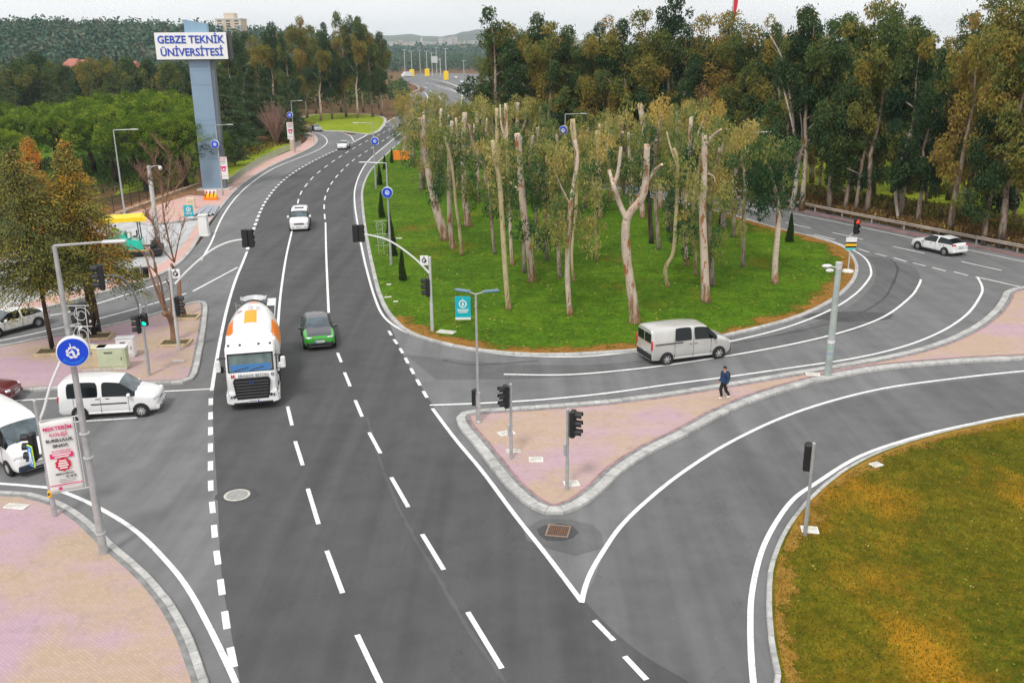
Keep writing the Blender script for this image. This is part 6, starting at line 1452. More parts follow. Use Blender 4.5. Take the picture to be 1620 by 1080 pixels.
# --- left-hand eucalypts beyond the junction ---------------------------------
left = [(372,196,66,0),(390,198,48,4),(414,190,60,1),(436,196,38,3),(462,198,62,0),(486,188,26,1),(508,192,50,3),(526,190,38,0),(548,186,18,4),(566,188,32,3),(590,186,40,0),(604,184,52,3),(500,180,40,2),(450,182,52,1),(405,180,56,2),(575,178,28,0),(540,178,36,6),(600,172,60,4)]
spL = [(x, y, ty, k, rr.random()*6.28, rr.uniform(.8, 1.05)) for x, y, ty, k in left]
stand2(spL, lambda i, x, y: '%s eucalyptus in the dark stand beyond the bright junction lawn, tree number %s when counted by nearness' % (TONE[left[i][3]], ORD[i]) if False else '%s eucalyptus %s, behind the junction lawn' % (TONE[left[i][3]], ['at the left end','second from the left end','third from the left end','with rounded top, right of the gap','behind the bare pink shrub','with tall narrow top, left of centre','just left of the tallest','left of the tallest pair','tallest of all','directly right of the tallest','near the right end','second from the right end','half hidden behind the middle','half hidden left of the middle','half hidden at the left','peeping out behind the tallest','brownish behind the tallest','behind the right end'][i]), 'eucalyptus trees behind the junction lawn')
# --- pollarded grove ------------------------------------------------------------
def pollard(i, base, path, w0, w1, foli, branches=(), bm=B_EUC, m=F_OLIVE, label='', tilt=0):
    b = G(*base, .1); rr = random.Random(100+i); t = thing('pollarded_eucalyptus', b, 0, label, 'tree', 'pollarded eucalyptus trees of the grove')
    k = 1/PXM(b); dep = rr.uniform(-.6, .6)
    def W(x, y, f=0): v = V(b, x, y) - b; v.y += dep*f*2; return v
    P = [W(x, y, j/max(1, len(path)-1)) for j, (x, y) in enumerate([base] + path)]; P[0].z = -.1
    P = curve3(P, 5); n = len(P); mb = MB()
    rad = [(w0 + (w1-w0)*(j/(n-1))**.8)*k/2*(1.22 if j == 0 else 1.08 if j == 1 else 1)*rr.uniform(.95, 1.05) for j in range(n)]
    mb.tube(P, rad, 10)
    st = MB(); d = (P[-1]-P[-2]).normalized(); st.tube([P[-1]-d*.02, P[-1]+d*.015], rad[-1]*.96, 10)
    lims = [P]
    for br in branches:
        wb, pts = br[0], br[1:]; Q = curve3([W(x, y, .7) + Vector((0, rr.uniform(-.3,.3)*j, 0)) for j, (x, y) in enumerate(pts)], 4); q = len(Q)
        mb.tube(Q, [wb*k/2*(1-.45*j/(q-1)) for j in range(q)], 8); d = (Q[-1]-Q[-2]).normalized(); st.tube([Q[-1]-d*.02, Q[-1]+d*.015], wb*k/2*.54, 8); lims.append(Q)
    mb.build('trunk', bm, t, smooth=2, fix=False)
    st.build('cut_end', B_STUB, t, fix=False)
    # foliage tufts hanging from the limbs
    cl = []
    for (y0, y1, rad_, cnt, tn) in foli:
        z0, z1 = V(b, base[0], y0).z - b.z, V(b, base[0], y1).z - b.z
        for c_ in range(cnt if cnt >= 45 else int(cnt*.88)):
            L_ = lims[rr.randrange(len(lims))] if rr.random() < .5 else P
            z = z1 + (z0-z1)*rr.random()**.9
            q = min(L_, key=lambda v: abs(v.z-z)); a = rr.random()*6.28; d = rad_*(.28 + .72*rr.random()**.7)
            if cnt < 45 and math.sin(a) < -.45 and rr.random() < .5: a = -a
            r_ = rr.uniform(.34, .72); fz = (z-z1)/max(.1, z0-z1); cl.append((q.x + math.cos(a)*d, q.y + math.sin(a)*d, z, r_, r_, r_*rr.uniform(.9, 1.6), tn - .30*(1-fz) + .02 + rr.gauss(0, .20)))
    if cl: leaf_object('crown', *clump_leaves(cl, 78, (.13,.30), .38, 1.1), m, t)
    return t
T_ = []
def PT(*a, **k): T_.append((a, k))
PT((1005,510), [(1000,470),(990,400),(990,345),(1012,312),(1018,287),(1020,226)], 17, 9, [(240,330,1.3,10,.35),(165,215,1.2,8,.7)], [(9,(990,345),(978,318),(968,290),(964,270)),(8,(969,291),(976,270),(980,231)),(7,(1022,284),(1033,270),(1043,257)),(6,(1020,236),(1030,228),(1037,221))], label='large forked pale eucalyptus trunk right above the silver van')
PT((1117,478), [(1114,400),(1112,330),(1115,285),(1116,212)], 14, 8, [(190,400,2.0,34,.55)], [(6,(1118,228),(1128,215),(1139,204)),(3,(1120,275),(1130,280),(1133,290))], label='straight pale eucalyptus with a dark peeling foot, yellow leaves to its right')
PT((842,445), [(838,400),(828,330),(822,250),(818,210)], 12, 9, [(215,400,1.9,30,.3)], [(5,(820,300),(808,288),(792,277)),(5,(821,250),(824,225),(824,214))], label='tall cream eucalyptus trunk left of the grove middle with a broken twin top')
PT((805,490), [(800,440),(795,360),(790,290),(782,250),(779,226)], 9, 7, [(230,400,1.8,26,.55)], [(4,(790,262),(780,255),(770,248))], label='slim cream eucalyptus standing above the double-headed lamp', bm=B_EUCG)
PT((902,498), [(898,440),(900,380),(905,320),(915,260),(912,225)], 9, 6, [(228,392,2.3,52,.65)], [(3,(905,330),(885,290),(880,270))], label='eucalyptus with a thick drooping olive crown and short pale foot in the grove centre')
PT((1226,448), [(1228,410),(1233,370),(1235,330),(1228,290),(1222,260)], 11, 5, [(222,345,1.9,64,.22)], [], label='eucalyptus with a dense round green crown at the right end of the grove')
PT((706,380), [(690,330),(683,300),(674,255),(668,215),(664,187)], 15, 7, [(185,300,2.2,40,.6)], [(7,(678,270),(672,240),(671,219),(670,183))], label='thick leaning pale eucalyptus at the left end of the grove', bm=B_EUC)
PT((717,393), [(713,360),(711,300),(712,240),(716,191)], 9, 6, [(190,320,1.9,34,.45)], [(6,(713,270),(724,230),(722,186))], label='brown-footed eucalyptus just right of the thick leaning one')
PT((731,404), [(727,360),(722,320),(716,260),(705,215)], 6, 4, [(195,320,1.7,26,.5)], [], label='thin eucalyptus third from the left end of the grove', bm=B_EUCG)
PT((741,358), [(737,320),(735,300),(733,240),(736,178)], 12, 7, [(180,305,2.0,36,.4)], [(5,(735,250),(748,225),(750,196))], label='stout eucalyptus with brown foot behind the thin left ones')
PT((783,402), [(779,370),(776,330),(768,270),(752,248),(742,199)], 5, 5, [(210,350,1.9,32,.3)], [], label='thin dark-footed eucalyptus left of the slim cream one', bm=B_EUC2)
PT((811,420), [(808,380),(806,320),(803,260),(800,165)], 6, 5, [(160,340,1.9,36,.65)], [(4,(803,230),(793,200),(791,167))], label='slender eucalyptus just right of the slim cream one', bm=B_EUC)
PT((830,432), [(828,380),(830,320),(838,260),(843,215)], 6, 5, [(200,330,1.8,28,.35)], [], label='dark slender eucalyptus hugging the tall cream trunk', bm=B_EUC2)
PT((852,395), [(848,360),(850,300),(852,250),(850,200)], 6, 5, [(190,320,2.0,34,.3)], [], label='dark slender eucalyptus behind the broken twin top', bm=B_EUC2)
PT((866,412), [(863,380),(862,320),(866,260),(870,230)], 6, 5, [(240,345,1.9,30,.35)], [(4,(862,330),(858,300),(862,285))], label='brown slender eucalyptus left of the drooping olive crown', bm=B_EUC2)
PT((886,440), [(884,400),(886,330),(884,260),(882,215)], 7, 4, [(230,380,1.9,34,.6)], [], label='brown eucalyptus with orange bark beside the short pale foot', bm=B_EUC2)
PT((908,445), [(905,400),(912,330),(912,240),(908,190)], 4, 6, [(215,340,1.7,22,.6)], [(5,(912,240),(905,210),(904,190))], label='very thin trunk right behind the short pale foot', bm=B_EUCG)
PT((944,415), [(942,360),(941,300),(944,240),(942,206)], 4, 5, [(200,320,2.2,34,.55)], [], label='thin bare-footed eucalyptus in the open lawn left of the forked trunk', bm=B_EUCG)
PT((1031,385), [(1028,330),(1026,300),(1030,240),(1035,200)], 8, 5, [(185,300,1.9,32,.45)], [], label='blackish trunk just right of the forked pale trunk', bm=B_DARK)
PT((1043,395), [(1040,350),(1038,310),(1040,240),(1050,180)], 6, 5, [(185,300,1.9,30,.7)], [], label='slim brown trunk right of the blackish one', bm=B_EUC2)
PT((1057,453), [(1053,425),(1065,400),(1069,350),(1072,300),(1072,255),(1066,235)], 7, 5, [(250,310,1.4,12,.4)], [(4,(1072,262),(1062,235),(1056,209))], label='crooked thin pale eucalyptus with a bent foot', bm=B_EUCG)
PT((1060,366), [(1058,330),(1060,280),(1068,240),(1068,190)], 9, 6, [(175,300,2.1,40,.6)], [], label='twin brown-footed eucalyptus behind the crooked one', bm=B_EUC2)
PT((1087,420), [(1084,380),(1084,330),(1088,270),(1094,185)], 7, 6, [(165,370,2.0,44,.5)], [(5,(1090,260),(1100,225),(1110,190))], label='leafy eucalyptus left of the straight pale trunk')
PT((1100,435), [(1098,400),(1092,360),(1095,300),(1104,240)], 7, 5, [(215,370,1.6,26,.35)], [], label='short pale foot touching the left of the straight pale trunk', bm=B_EUCG)
PT((1175,422), [(1178,380),(1180,340),(1184,290),(1180,250)], 7, 4, [(235,345,1.8,38,.25)], [], label='crooked dark eucalyptus left of the dense round one', bm=B_EUC2)
PT((1017,345), [(1016,310),(1018,260),(1020,210),(1015,166)], 9, 8, [(180,270,1.5,12,.6)], [(3,(1018,195),(1022,186),(1026,182))], label='tall bare stub trunk rising highest in the grove, behind the forked one')
PT((1127,452), [(1125,400),(1122,350),(1128,290),(1140,235)], 9, 5, [(180,400,2.6,50,.75)], [(6,(1130,280),(1142,240),(1150,205))], label='brown trunk right behind the straight pale one with golden leaves', bm=B_EUC2)
for i, (a, k) in enumerate(T_): pollard(i, *a, **k)
rr = random.Random(5)
XT = [(652,262,146,.75),(640,250,155,.7),(668,300,165,.6),(690,320,160,.65),(700,290,150,.6),(725,300,165,.35),(757,320,165,.6),(770,300,155,.4),(790,330,160,.7),(816,300,150,.6),(846,310,158,.35),(878,330,190,.6),(868,345,215,.35),(925,330,190,.5),(950,345,185,.7),(965,320,180,.6),(985,310,195,.4),(1000,330,200,.6),(1045,330,175,.7),(1070,340,165,.65),(1095,345,165,.7),(1125,350,165,.75),(1145,360,215,.7),(1160,375,190,.8)]
XN = ['leftmost brown crown overhanging the main road','small brown crown at the road edge under the leftmost one','olive crown behind the thick leaning trunk','golden crown between the left pale stubs','olive crown in front of the far highway curve','green crown right of the left pale stubs','olive crown left of the grove middle','greener crown left of the grove middle','golden crown above the slim cream trunk','olive crown behind the tall cream trunk','green crown behind the broken twin top','olive crown left of the lamp in the grove','low green crown beside the drooping olive one','olive crown right of the lamp in the grove','golden crown between the thin open-lawn trunk and the fork','olive crown left of the tall fork','greenish crown behind the fork','olive crown behind the tall bare stub','golden crown right of the tall bare stub','pale olive crown near the top right of the grove','pale yellow crown behind the leafy one','rounded yellow crown behind the straight pale trunk','low yellow crown right of the straight pale trunk','orange-gold crown at the upper right of the grove']
for i, (x, y, ty, tn) in enumerate(XT):
    w_ = rr.uniform(-8, 8); h_ = y - ty
    big = 1.35 if i < 2 else 1
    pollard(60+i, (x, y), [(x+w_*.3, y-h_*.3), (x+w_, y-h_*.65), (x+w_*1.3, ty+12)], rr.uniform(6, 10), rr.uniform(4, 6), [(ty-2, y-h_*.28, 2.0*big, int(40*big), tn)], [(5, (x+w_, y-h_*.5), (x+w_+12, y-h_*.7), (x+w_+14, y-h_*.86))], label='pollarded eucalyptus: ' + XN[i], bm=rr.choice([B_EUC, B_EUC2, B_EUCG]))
# bare splayed tree beside the rail on the right of the grove
def bare_tree(b, strokes, m, label, name='bare_tree', twigs=0, seed=1, tw=.012):
    rr = random.Random(seed); t = thing(name, b, 0, label, 'tree'); mb = MB(); k = 1/PXM(b); ends = []
    tk = MB()
    for q, (w0, w1, *pts) in enumerate(strokes):
        P = curve3([V(b, x, y) - b + Vector((0, rr.uniform(-.25,.25)*(j > 0)*(1+j*.6), 0)) for j, (x, y) in enumerate(pts)], 4); n = len(P)
        (tk if q == 0 else mb).tube(P, [(w0 + (w1-w0)*j/(n-1))*k/2 for j in range(n)], 7)
        if q or len(strokes) == 1: ends += P[n//3:]
    for i in range(twigs):
        s = rr.choice(ends); a = rr.random()*6.28; L_ = rr.uniform(.4, 1.3); e = s + Vector((math.cos(a)*L_*.6, math.sin(a)*L_*.6, L_*rr.uniform(.5, 1))); mm = s.lerp(e, .5) + Vector((rr.uniform(-.1,.1), rr.uniform(-.1,.1), .0))
        mb.tube([s, mm, e], [tw*1.4, tw, tw*.5], 4, caps=False)
        for _ in range(2): f = mm.lerp(e, rr.random()); mb.tube([f, f + Vector((rr.uniform(-.35,.35), rr.uniform(-.35,.35), rr.uniform(.1,.5)))], [tw*.8, tw*.4], 4, caps=False)
    tk.build('trunk', m, t, smooth=2, fix=False)
    if mb.v: mb.build('branches', m, t, smooth=2, fix=False)
    return t
B_PALE = bark('bark_pale_grey', (.52,.44,.38), (.34,.26,.20), .62); B_TWIG = mat('twig_pinkish_brown', (.30,.17,.12), .8, noise=(2,.25)); B_TWIG2 = mat('twig_brown', (.24,.13,.08), .8, noise=(2,.25))
bare_tree(G(1252,332), [(9,5,(1252,332),(1258,300),(1262,262),(1268,232)),(5,2,(1262,262),(1256,225),(1250,190),(1236,120)),(4,2,(1264,250),(1276,215),(1286,195)),(3,1.5,(1266,240),(1270,205),(1262,160),(1250,120)),(3,1.5,(1268,232),(1280,222),(1290,214)),(3,1,(1262,262),(1252,240),(1246,210)),(3,2,(1258,225),(1255,180),(1248,140),(1235,90),(1214,55))], B_PALE, 'bare splayed pale tree by the guard rail at the right of the grove', 'bare_tree', 14, 3, .02)
bare_tree(G(1108,262), [(5,3,(1108,262),(1110,200),(1112,120)),(3,1,(1112,120),(1104,95),(1098,78)),(3,1,(1112,125),(1118,95),(1120,65))], B_PALE, 'slim pale trunk showing inside the right-hand wood above the grove', 'bare_tree', 10, 4, .03)
bare_tree(G(1422,356), [(5,3,(1422,356),(1418,300),(1430,250),(1450,190))], B_PALE, 'leaning pale trunk crossing the wood above the white hatchback', 'bare_tree', 8, 5, .03)
# bare trees on the refuge
bare_tree(G(276,543), [(11,8,(276,543),(272,520),(268,500),(262,493)),(4.5,1.6,(262,493),(250,470),(238,430),(225,405),(208,388)),(3.5,1.5,(262,493),(252,450),(243,420),(232,400)),(4,1.5,(266,498),(258,470),(250,440),(238,415)),(4,2,(270,500),(268,460),(265,440)),(3,1,(245,430),(240,400),(222,390))], B_TWIG2, 'bare pruned tree with splayed brown limbs in the right planter of the refuge', 'bare_tree', 10, 6)
bare_tree(G(293,502), [(8,4,(293,502),(287,470),(281,440),(276,415)),(2.75,1.1,(276,415),(268,380),(262,330),(256,290),(252,250)),(2.2,0.8250000000000001,(276,415),(262,395),(250,370),(243,345)),(2.2,0.8250000000000001,(276,415),(285,380),(292,352)),(1.6500000000000001,0.55,(262,330),(275,300),(288,270)),(1.6500000000000001,0.55,(260,320),(245,295),(228,275)),(1.6500000000000001,0.55,(258,310),(250,270),(240,240)),(1.6500000000000001,0.55,(262,330),(268,290),(266,250),(262,235)),(1.375,0.55,(250,370),(238,350),(230,340)),(1.375,0.55,(276,415),(272,385),(262,375)),(1.6500000000000001,0.55,(276,300),(288,285),(302,262)),(1.375,0.55,(245,295),(232,290),(222,272))], B_TWIG2, 'tall bare tree with a fan of thin pinkish twigs above the refuge end', 'bare_tree', 260, 7, .012)
# pinkish bare shrubs
def twig_bush(b, h, r, m, label, seed, n=60, name='bare_shrub'):
    rr = random.Random(seed); t = thing(name, b, 0, label, 'shrub'); mb = MB()
    for i in range(n):
        a = rr.random()*6.28; f = rr.random()**.6; e = Vector((math.cos(a)*r*f, math.sin(a)*r*f, h*rr.uniform(.6, 1)*(1-.35*f*f))); mm = e*.5 + Vector((-e.x*.15, -e.y*.15, 0))
        mb.tube([(0,0,0), mm, e], [.05, .035, .012], 4, caps=False)
        for _ in range(5): s = mm.lerp(e, rr.random()); mb.tube([s, s + Vector((rr.uniform(-.5,.5), rr.uniform(-.5,.5), rr.uniform(.2,.7)))*min(1, h/5)], [.022, .01], 4, caps=False)
    mb.build('branches', m, t, smooth=2, fix=False); return t
TWP = mat('twig_rose', (.36,.20,.17), .85, noise=(1.5,.2))
twig_bush(G(437,228), 9.0, 3.6, TWP, 'rounded leafless pinkish tree beside the pavement railing', 1, 130, 'bare_tree'); twig_bush(G(322,300), 3.4, 1.3, TWP, 'small leafless shrub at the left foot of the university tower', 2, 40)
twig_bush(G(140,228), 9, 5, TWP, 'pinkish leafless tree between the umbrella pines and the conifers', 3, 110, 'bare_tree')
# --- conifers -----------------------------------------------------------------------
def conifer(name, H, R0, seed, m=F_CEDAR, bm=B_DARK, low=.12, tb=.4, tiers=16, droop=.35, dens=1.0, lean=(0, 0), r0=.22, label='', per=8, L=(.22,.42), rust=None, shape=1.0):
    rr = random.Random(seed); t = thing(name, (0,0,0), 0, label, 'tree'); mb = MB(); top = Vector((lean[0], lean[1], H))
    P = wob(Vector((0,0,0)), top, 6, H*.012, rr); mb.tube(P, [r0, r0*.9, r0*.78, r0*.6, r0*.42, r0*.25, .03], 8); Cs=[];Ds=[];Ls=[];Ts=[]
    for k in range(tiers):
        f = low + (1-low)*k/tiers; s0 = Vector((top.x*f, top.y*f, H*f)); R_ = R0*((1-f)/(1-low))**shape*1.0 + .25
        n = max(3, int(per*(1-f*.4)))
        for j in range(n):
            a = rr.random()*6.28; ln = R_*rr.uniform(.55, 1.15); s = s0 + Vector((0,0,rr.uniform(-.3,.3)*H/tiers)); dn = -droop*ln*rr.uniform(.3, 1.1) + ln*.12
            e = s + Vector((math.cos(a)*ln, math.sin(a)*ln, dn)); mid_ = s.lerp(e, .5) + Vector((0,0,ln*.13))
            mb.tube([s, mid_, e], [.045, .03, .01], 4, caps=False); q = max(8, int(ln*30*dens)); tt = RG.random(q)**.7
            p = np.outer((1-tt)**2, s) + np.outer(2*tt*(1-tt), mid_) + np.outer(tt**2, e); wd = .13 + .30*ln*.35*(1-abs(tt-.6))
            side = np.array([-math.sin(a), math.cos(a), 0]); p += np.outer(RG.normal(0, 1, q)*wd, side); p[:, 2] += RG.normal(0, .16, q) - .08
            d = RG.normal(size=(q, 3))*.45 + np.array([math.cos(a), math.sin(a), -droop*.9]); Cs.append(p); Ds.append(d); Ls.append(RG.uniform(L[0], L[1], q))
            ti = tb + rr.gauss(0, .13) + (rust(s0, a, f, rr) if rust else 0); Ts.append(np.full(q, ti) + RG.normal(0, .06, q))
    C, D, Ln, Tn = map(np.concatenate, (Cs, Ds, Ls, Ts)); mb.build('trunk', bm, t, smooth=2, fix=False); leaf_object('crown', C, D, Ln, Ln*.38, Tn, m, t); return t
# near conifers on the refuge
b = G(150, 533); h = HT(b, 222)
rust = lambda s0, a, f, rr: (.28 if (f > .62 and rr.random() < .34) else 0) + (.35 if (math.cos(a) > .6 and .4 < f < .6 and rr.random() < .5) else 0) + (.06 if f > .5 else -.12)
put(conifer('conifer_tree', h, 3.8, 51, F_RUST, B_DARK, .32, .44, 34, .45, 2.6, (-.2, .2), .17, '', 12, (.09,.20), rust, .85), b, 0, 1, 'broad conifer with yellow and orange needles over two dark trunks on the refuge')
b = G(157, 530); t = bare_tree(b, [(9,5,(157,530),(150,480),(147,440),(143,400),(140,340))], B_DARK, 'second dark conifer trunk standing close beside the broad yellowish conifer', 'conifer_tree', 12, 9, .03)
b = G(84, 556); h = HT(b, 235)
put(conifer('conifer_tree', h, 3.1, 52, F_RUST, B_DARK, .34, .38, 32, .48, 2.4, (-.7, .3), .15, '', 12, (.09,.20), None, .6), b, 0, 1, 'olive conifer leaning left above the white saloon at the left edge')
b = G(60, 352); h = HT(b, 212)
put(conifer('conifer_tree', h, 2.7, 53, F_RUST, B_DARK, .1, .80, 16, .35, 2.4, (.2, 0), .15, '', 10, (.13,.28), None, .8), b, 0, 1, 'rust-orange conifer behind the two near conifers at the left')
b = G(8, 400); h = HT(b, 222)
put(conifer('conifer_tree', h, 4.2, 54, F_CEDAR, B_DARK, .08, .6, 18, .35, 2.4, (0, 0), .18, '', 10, (.13,.28), None, .8), b, 0, 1, 'dark green conifer cut by the left edge of the picture')
# planters
def planter(x, y, w_, d_, label, rz):
    b = G(x, y, .12); t = thing('tree_planter', b, rz, label, 'planter'); m = MB()
    for s_ in (-1, 1): m.bbox((0, s_*(d_/2), .07), (w_, .12, .2), .02); m.bbox((s_*(w_/2-.06), 0, .075), (.12, d_-.13, .19), .02)
    m.build('kerb_frame', mat('planter_tan', (.52,.40,.26), .9, noise=(4,.2)), t); MB().box((0,0,.04), (w_-.2, d_-.1, .08)).build('soil', mat('planter_soil', (.10,.075,.03), .95, noise=(5,.5)), t)
planter(82, 558, 1.7, 1.2, 'tan kerbed planter around the left leaning conifer', R(8)); planter(152, 534, 1.9, 1.3, 'tan kerbed planter around the two dark conifer trunks', R(8)); planter(278, 544, 1.8, 1.2, 'tan kerbed planter around the splayed bare tree', R(3)); planter(295, 503, 1.7, 1.1, 'tan kerbed planter around the tall bare tree', R(3))
# small cypresses on the grove lawn and the right
cyp0 = None; CY_ = [(637,444,397,'lone small cypress on the lawn below the lamp with spirals'),(622,405,360,'cypress directly above the lone small one, brownish'),(617,372,335,'cypress just below the larger blue disc'),(604,345,305,'cypress left of the larger blue disc pole'),(601,293,262,'cypress beside the spiral ornaments'),(609,268,247,'thin cypress second from the top of the kerb row'),(620,258,236,'topmost cypress of the kerb row next to the orange barrier'),(1249,383,339,'lone cypress at the right end of the grove'),(1140,357,330,'cypress hidden at the back right of the grove')]
for i, (x, y, ty, lab) in enumerate(CY_):
    b = G(x, y, .1); h = HT(b, ty)
    if cyp0 is None:
        t = thing('cypress', (0,0,0), 0, lab, 'tree'); MB().tube([(0,0,0),(0,0,.9)], [.05,.02], 6).build('trunk', B_DARK, t)
        n = 2600; z = RG.random(n)**1.1; a = RG.random(n)*6.283; rd = .17*(1-z)**.75*(.75+.4*RG.random(n))*(1+.16*np.sin(a*3+z*9)) + .01
        C = np.stack([np.cos(a)*rd, np.sin(a)*rd, .04+z*.96], 1); D = np.stack([np.cos(a)*.35, np.sin(a)*.35, np.full(n, 1.0)], 1) + RG.normal(size=(n,3))*.2
        leaf_object('crown', C, D, np.full(n, .075), np.full(n, .035), .5 + RG.normal(0, .25, n), F_CYP, t); cyp0 = t; o = t
    else: o = copy_tree(cyp0)
    put(o, b, i*1.3, (h*(.62+.09*(i % 3)),)*2 + (h,), lab, 'small cypresses on the grove lawn')
# umbrella pines
def umbrella(H, R_, seed):
    rr = random.Random(seed); t = thing('umbrella_pine', (0,0,0), 0, 'pine', 'tree'); mb = MB(); top = Vector((rr.uniform(-.6,.6), rr.uniform(-.6,.6), H*.62)); mb.tube(wob(Vector((0,0,0)), top, 4, .2, rr), [.33,.28,.25,.22,.16], 8); cl = []
    for k in range(330):
        a = rr.random()*6.283; f = rr.random()**.5; x, y = math.cos(a)*R_*f, math.sin(a)*R_*f; z = H*.52 + H*.46*math.sqrt(max(0, 1-f*f*.98)) + rr.uniform(-.55,.25) + .35*math.sin(x*1.3+seed)*math.cos(y*1.1)
        r_ = rr.uniform(.28,.50); cl.append((x, y, z, r_, r_, r_*1.0, .55 + rr.gauss(0,.24)))
        if k % 11 == 0: mb.tube([top - Vector((0,0,rr.random()*2)), Vector((x*.6, y*.6, z-1.2)), Vector((x, y, z-.2))], [.09,.06,.02], 5, caps=False)
    for k in range(130):  # lower clumps tinted dark: shade under the canopy painted into the needles
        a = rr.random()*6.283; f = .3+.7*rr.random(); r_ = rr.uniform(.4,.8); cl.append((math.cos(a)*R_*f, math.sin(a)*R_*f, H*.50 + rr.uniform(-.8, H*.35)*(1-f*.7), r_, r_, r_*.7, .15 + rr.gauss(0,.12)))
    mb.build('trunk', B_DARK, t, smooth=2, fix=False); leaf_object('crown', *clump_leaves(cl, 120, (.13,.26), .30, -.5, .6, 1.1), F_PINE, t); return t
UP = [(umbrella(11, 6.0, 1), 11), (umbrella(11, 5.2, 2), 11), (umbrella(10, 5.6, 3), 10)]
US = [(-30,278,176),(20,262,166),(62,268,172),(8,300,205),(112,285,176),(150,272,158),(185,290,172),(215,272,150),(232,300,180),(262,278,152),(285,262,148),(296,298,176),(250,258,146),(170,258,150),(90,255,164)]
stand(UP, [(x, y, ty, i, rr.random()*6, 1.12) for i, (x, y, ty) in enumerate(US)], lambda i, x, y: 'bright green umbrella pine left of the tower, %s from the left' % ORD[sorted(range(len(US)), key=lambda q: US[q][0]).index(i)], 'umbrella pines left of the university tower')
# conifers and mixed trees behind them
CP_ = [(conifer('cedar_tree', 16, 3.6, 61, F_CEDAR, B_DARK, .06, .35, 18, .22, .75, label='c', per=9, L=(.3,.6)), 16), (conifer('cedar_tree', 16, 4.6, 62, F_CEDAR, B_DARK, .06, .62, 16, .15, .75, label='c', per=9, L=(.3,.6)), 16), (conifer('cedar_tree', 16, 2.4, 63, F_CEDAR, B_DARK, .04, .25, 18, .3, .8, label='c', per=8, L=(.3,.6)), 16)]
rr = random.Random(77); CS = []
for x in range(-20, 300, 15): CS.append((x + rr.uniform(-5,5), 205 + rr.uniform(-12, 10), 112 + rr.uniform(-12, 14), rr.randrange(3), rr.random()*6, rr.uniform(.8,1.15)))
CS += [(18,170,88,2,0,1),(32,170,86,2,1,1),(196,182,78,2,2,.8),(220,178,90,0,2,.8),(254,175,100,2,1,.8),(278,178,98,0,2,.9)]
stand(CP_, CS, lambda i, x, y: 'conifer behind the umbrella pines, %s from the left' % ORD[sorted(range(len(CS)), key=lambda q: CS[q][0]).index(i)], 'conifers behind the umbrella pines')
BE = [(eucalypt('broadleaf_tree', 14, 4.2, 81, tb=.30, low=.12, dens=60, r0=.2), 14), (eucalypt('broadleaf_tree', 14, 4.8, 82, tb=.48, low=.1, dens=60, r0=.2), 14), (eucalypt('broadleaf_tree', 14, 4.0, 83, tb=.18, low=.1, dens=60, r0=.2), 14)]
BS = []
for x in range(-10, 330, 17): BS.append((x + rr.uniform(-5,5), 188 + rr.uniform(-8, 8), 104 + rr.uniform(-14, 14) - (10 if 40 < x < 110 else 0), rr.randrange(3), rr.random()*6, rr.uniform(1.0,1.3)))
stand(BE, BS, lambda i, x, y: 'olive broadleaf tree behind the umbrella pines, %s from the left' % ORD[i], 'broadleaf trees behind the umbrella pines')
CP2 = [(conifer('cedar_tree', 15, 5.2, 71, F_CEDAR, B_DARK, .10, .35, 17, .12, .9, label='c', per=10, L=(.28,.55)), 15), (conifer('cedar_tree', 15, 4.4, 72, F_CEDAR, B_DARK, .08, .45, 17, .2, .9, label='c', per=10, L=(.28,.55)), 15)]
CS2 = [(362,246,96),(380,236,118),(402,226,104),(458,222,112),(455,226,150),(468,216,140),(372,262,186),(352,225,92),(425,214,96)]
LB2 = ['cedar immediately right of the tower board','layered cedar right of the tower, second in the row','cedar above the pinkish bare tree','tall dark cedar behind the second banner lamp','low cedar left of the second banner lamp','cedar spreading over the junction corner','low green cedar at the right foot of the tower','cedar partly behind the tower shaft','cedar between the pinkish bare tree and the wood']
stand(CP2, [(x, y, ty, i, i*1.1, 1.0) for i, (x, y, ty) in enumerate(CS2)], LB2, 'cedars right of the tower')
# low brush on the verges and under the wood: beyond counting
def scatter_leaves(name, pts_px, n, h, L, m, tb, seed, zoff=0, sd=.15, w=.35):
    r = np.random.default_rng(seed); poly = [G(x, y) for x, y in pts_px]; tr = tessellate_polygon([[Vector((p.x, p.y, 0)) for p in poly]]); ar = []
    for a, b_, c in tr: ar.append(abs((poly[b_]-poly[a]).cross(poly[c]-poly[a]).z)/2)
    ar = np.array(ar); pk = r.choice(len(tr), n, p=ar/ar.sum()); u = r.random(n); v_ = r.random(n); s = u + v_ > 1; u[s], v_[s] = 1-u[s], 1-v_[s]
    A = np.array([poly[t_[0]] for t_ in tr])[pk]; B = np.array([poly[t_[1]] for t_ in tr])[pk]; C_ = np.array([poly[t_[2]] for t_ in tr])[pk]
    P = A + (B-A)*u[:, None] + (C_-A)*v_[:, None]; P[:, 2] = zoff + r.random(n)*h
    D = r.normal(size=(n, 3))*.5; D[:, 2] = abs(D[:, 2])*.6 + (.8 if h else .02); Ln = r.uniform(L*.6, L*1.3, n)
    o = leaf_object(name, P, D, Ln, Ln*w, tb + r.normal(0, sd, n), m, None); return tag(o, kind='stuff')
F_LIT = foliage_mat('litter_leaves', [(0, (.10,.05,.02)), (.5, (.22,.12,.04)), (1, (.42,.34,.08))], .1, 0); F_GR = foliage_mat('grass_blades', [(0, (.03,.09,.004)), (.5, (.07,.17,.008)), (1, (.30,.28,.03))], .2, 0); F_GR2 = foliage_mat('grass_blades_worn', [(0, (.05,.09,.004)), (.5, (.15,.14,.008)), (1, (.33,.17,.02))], .2, 0)
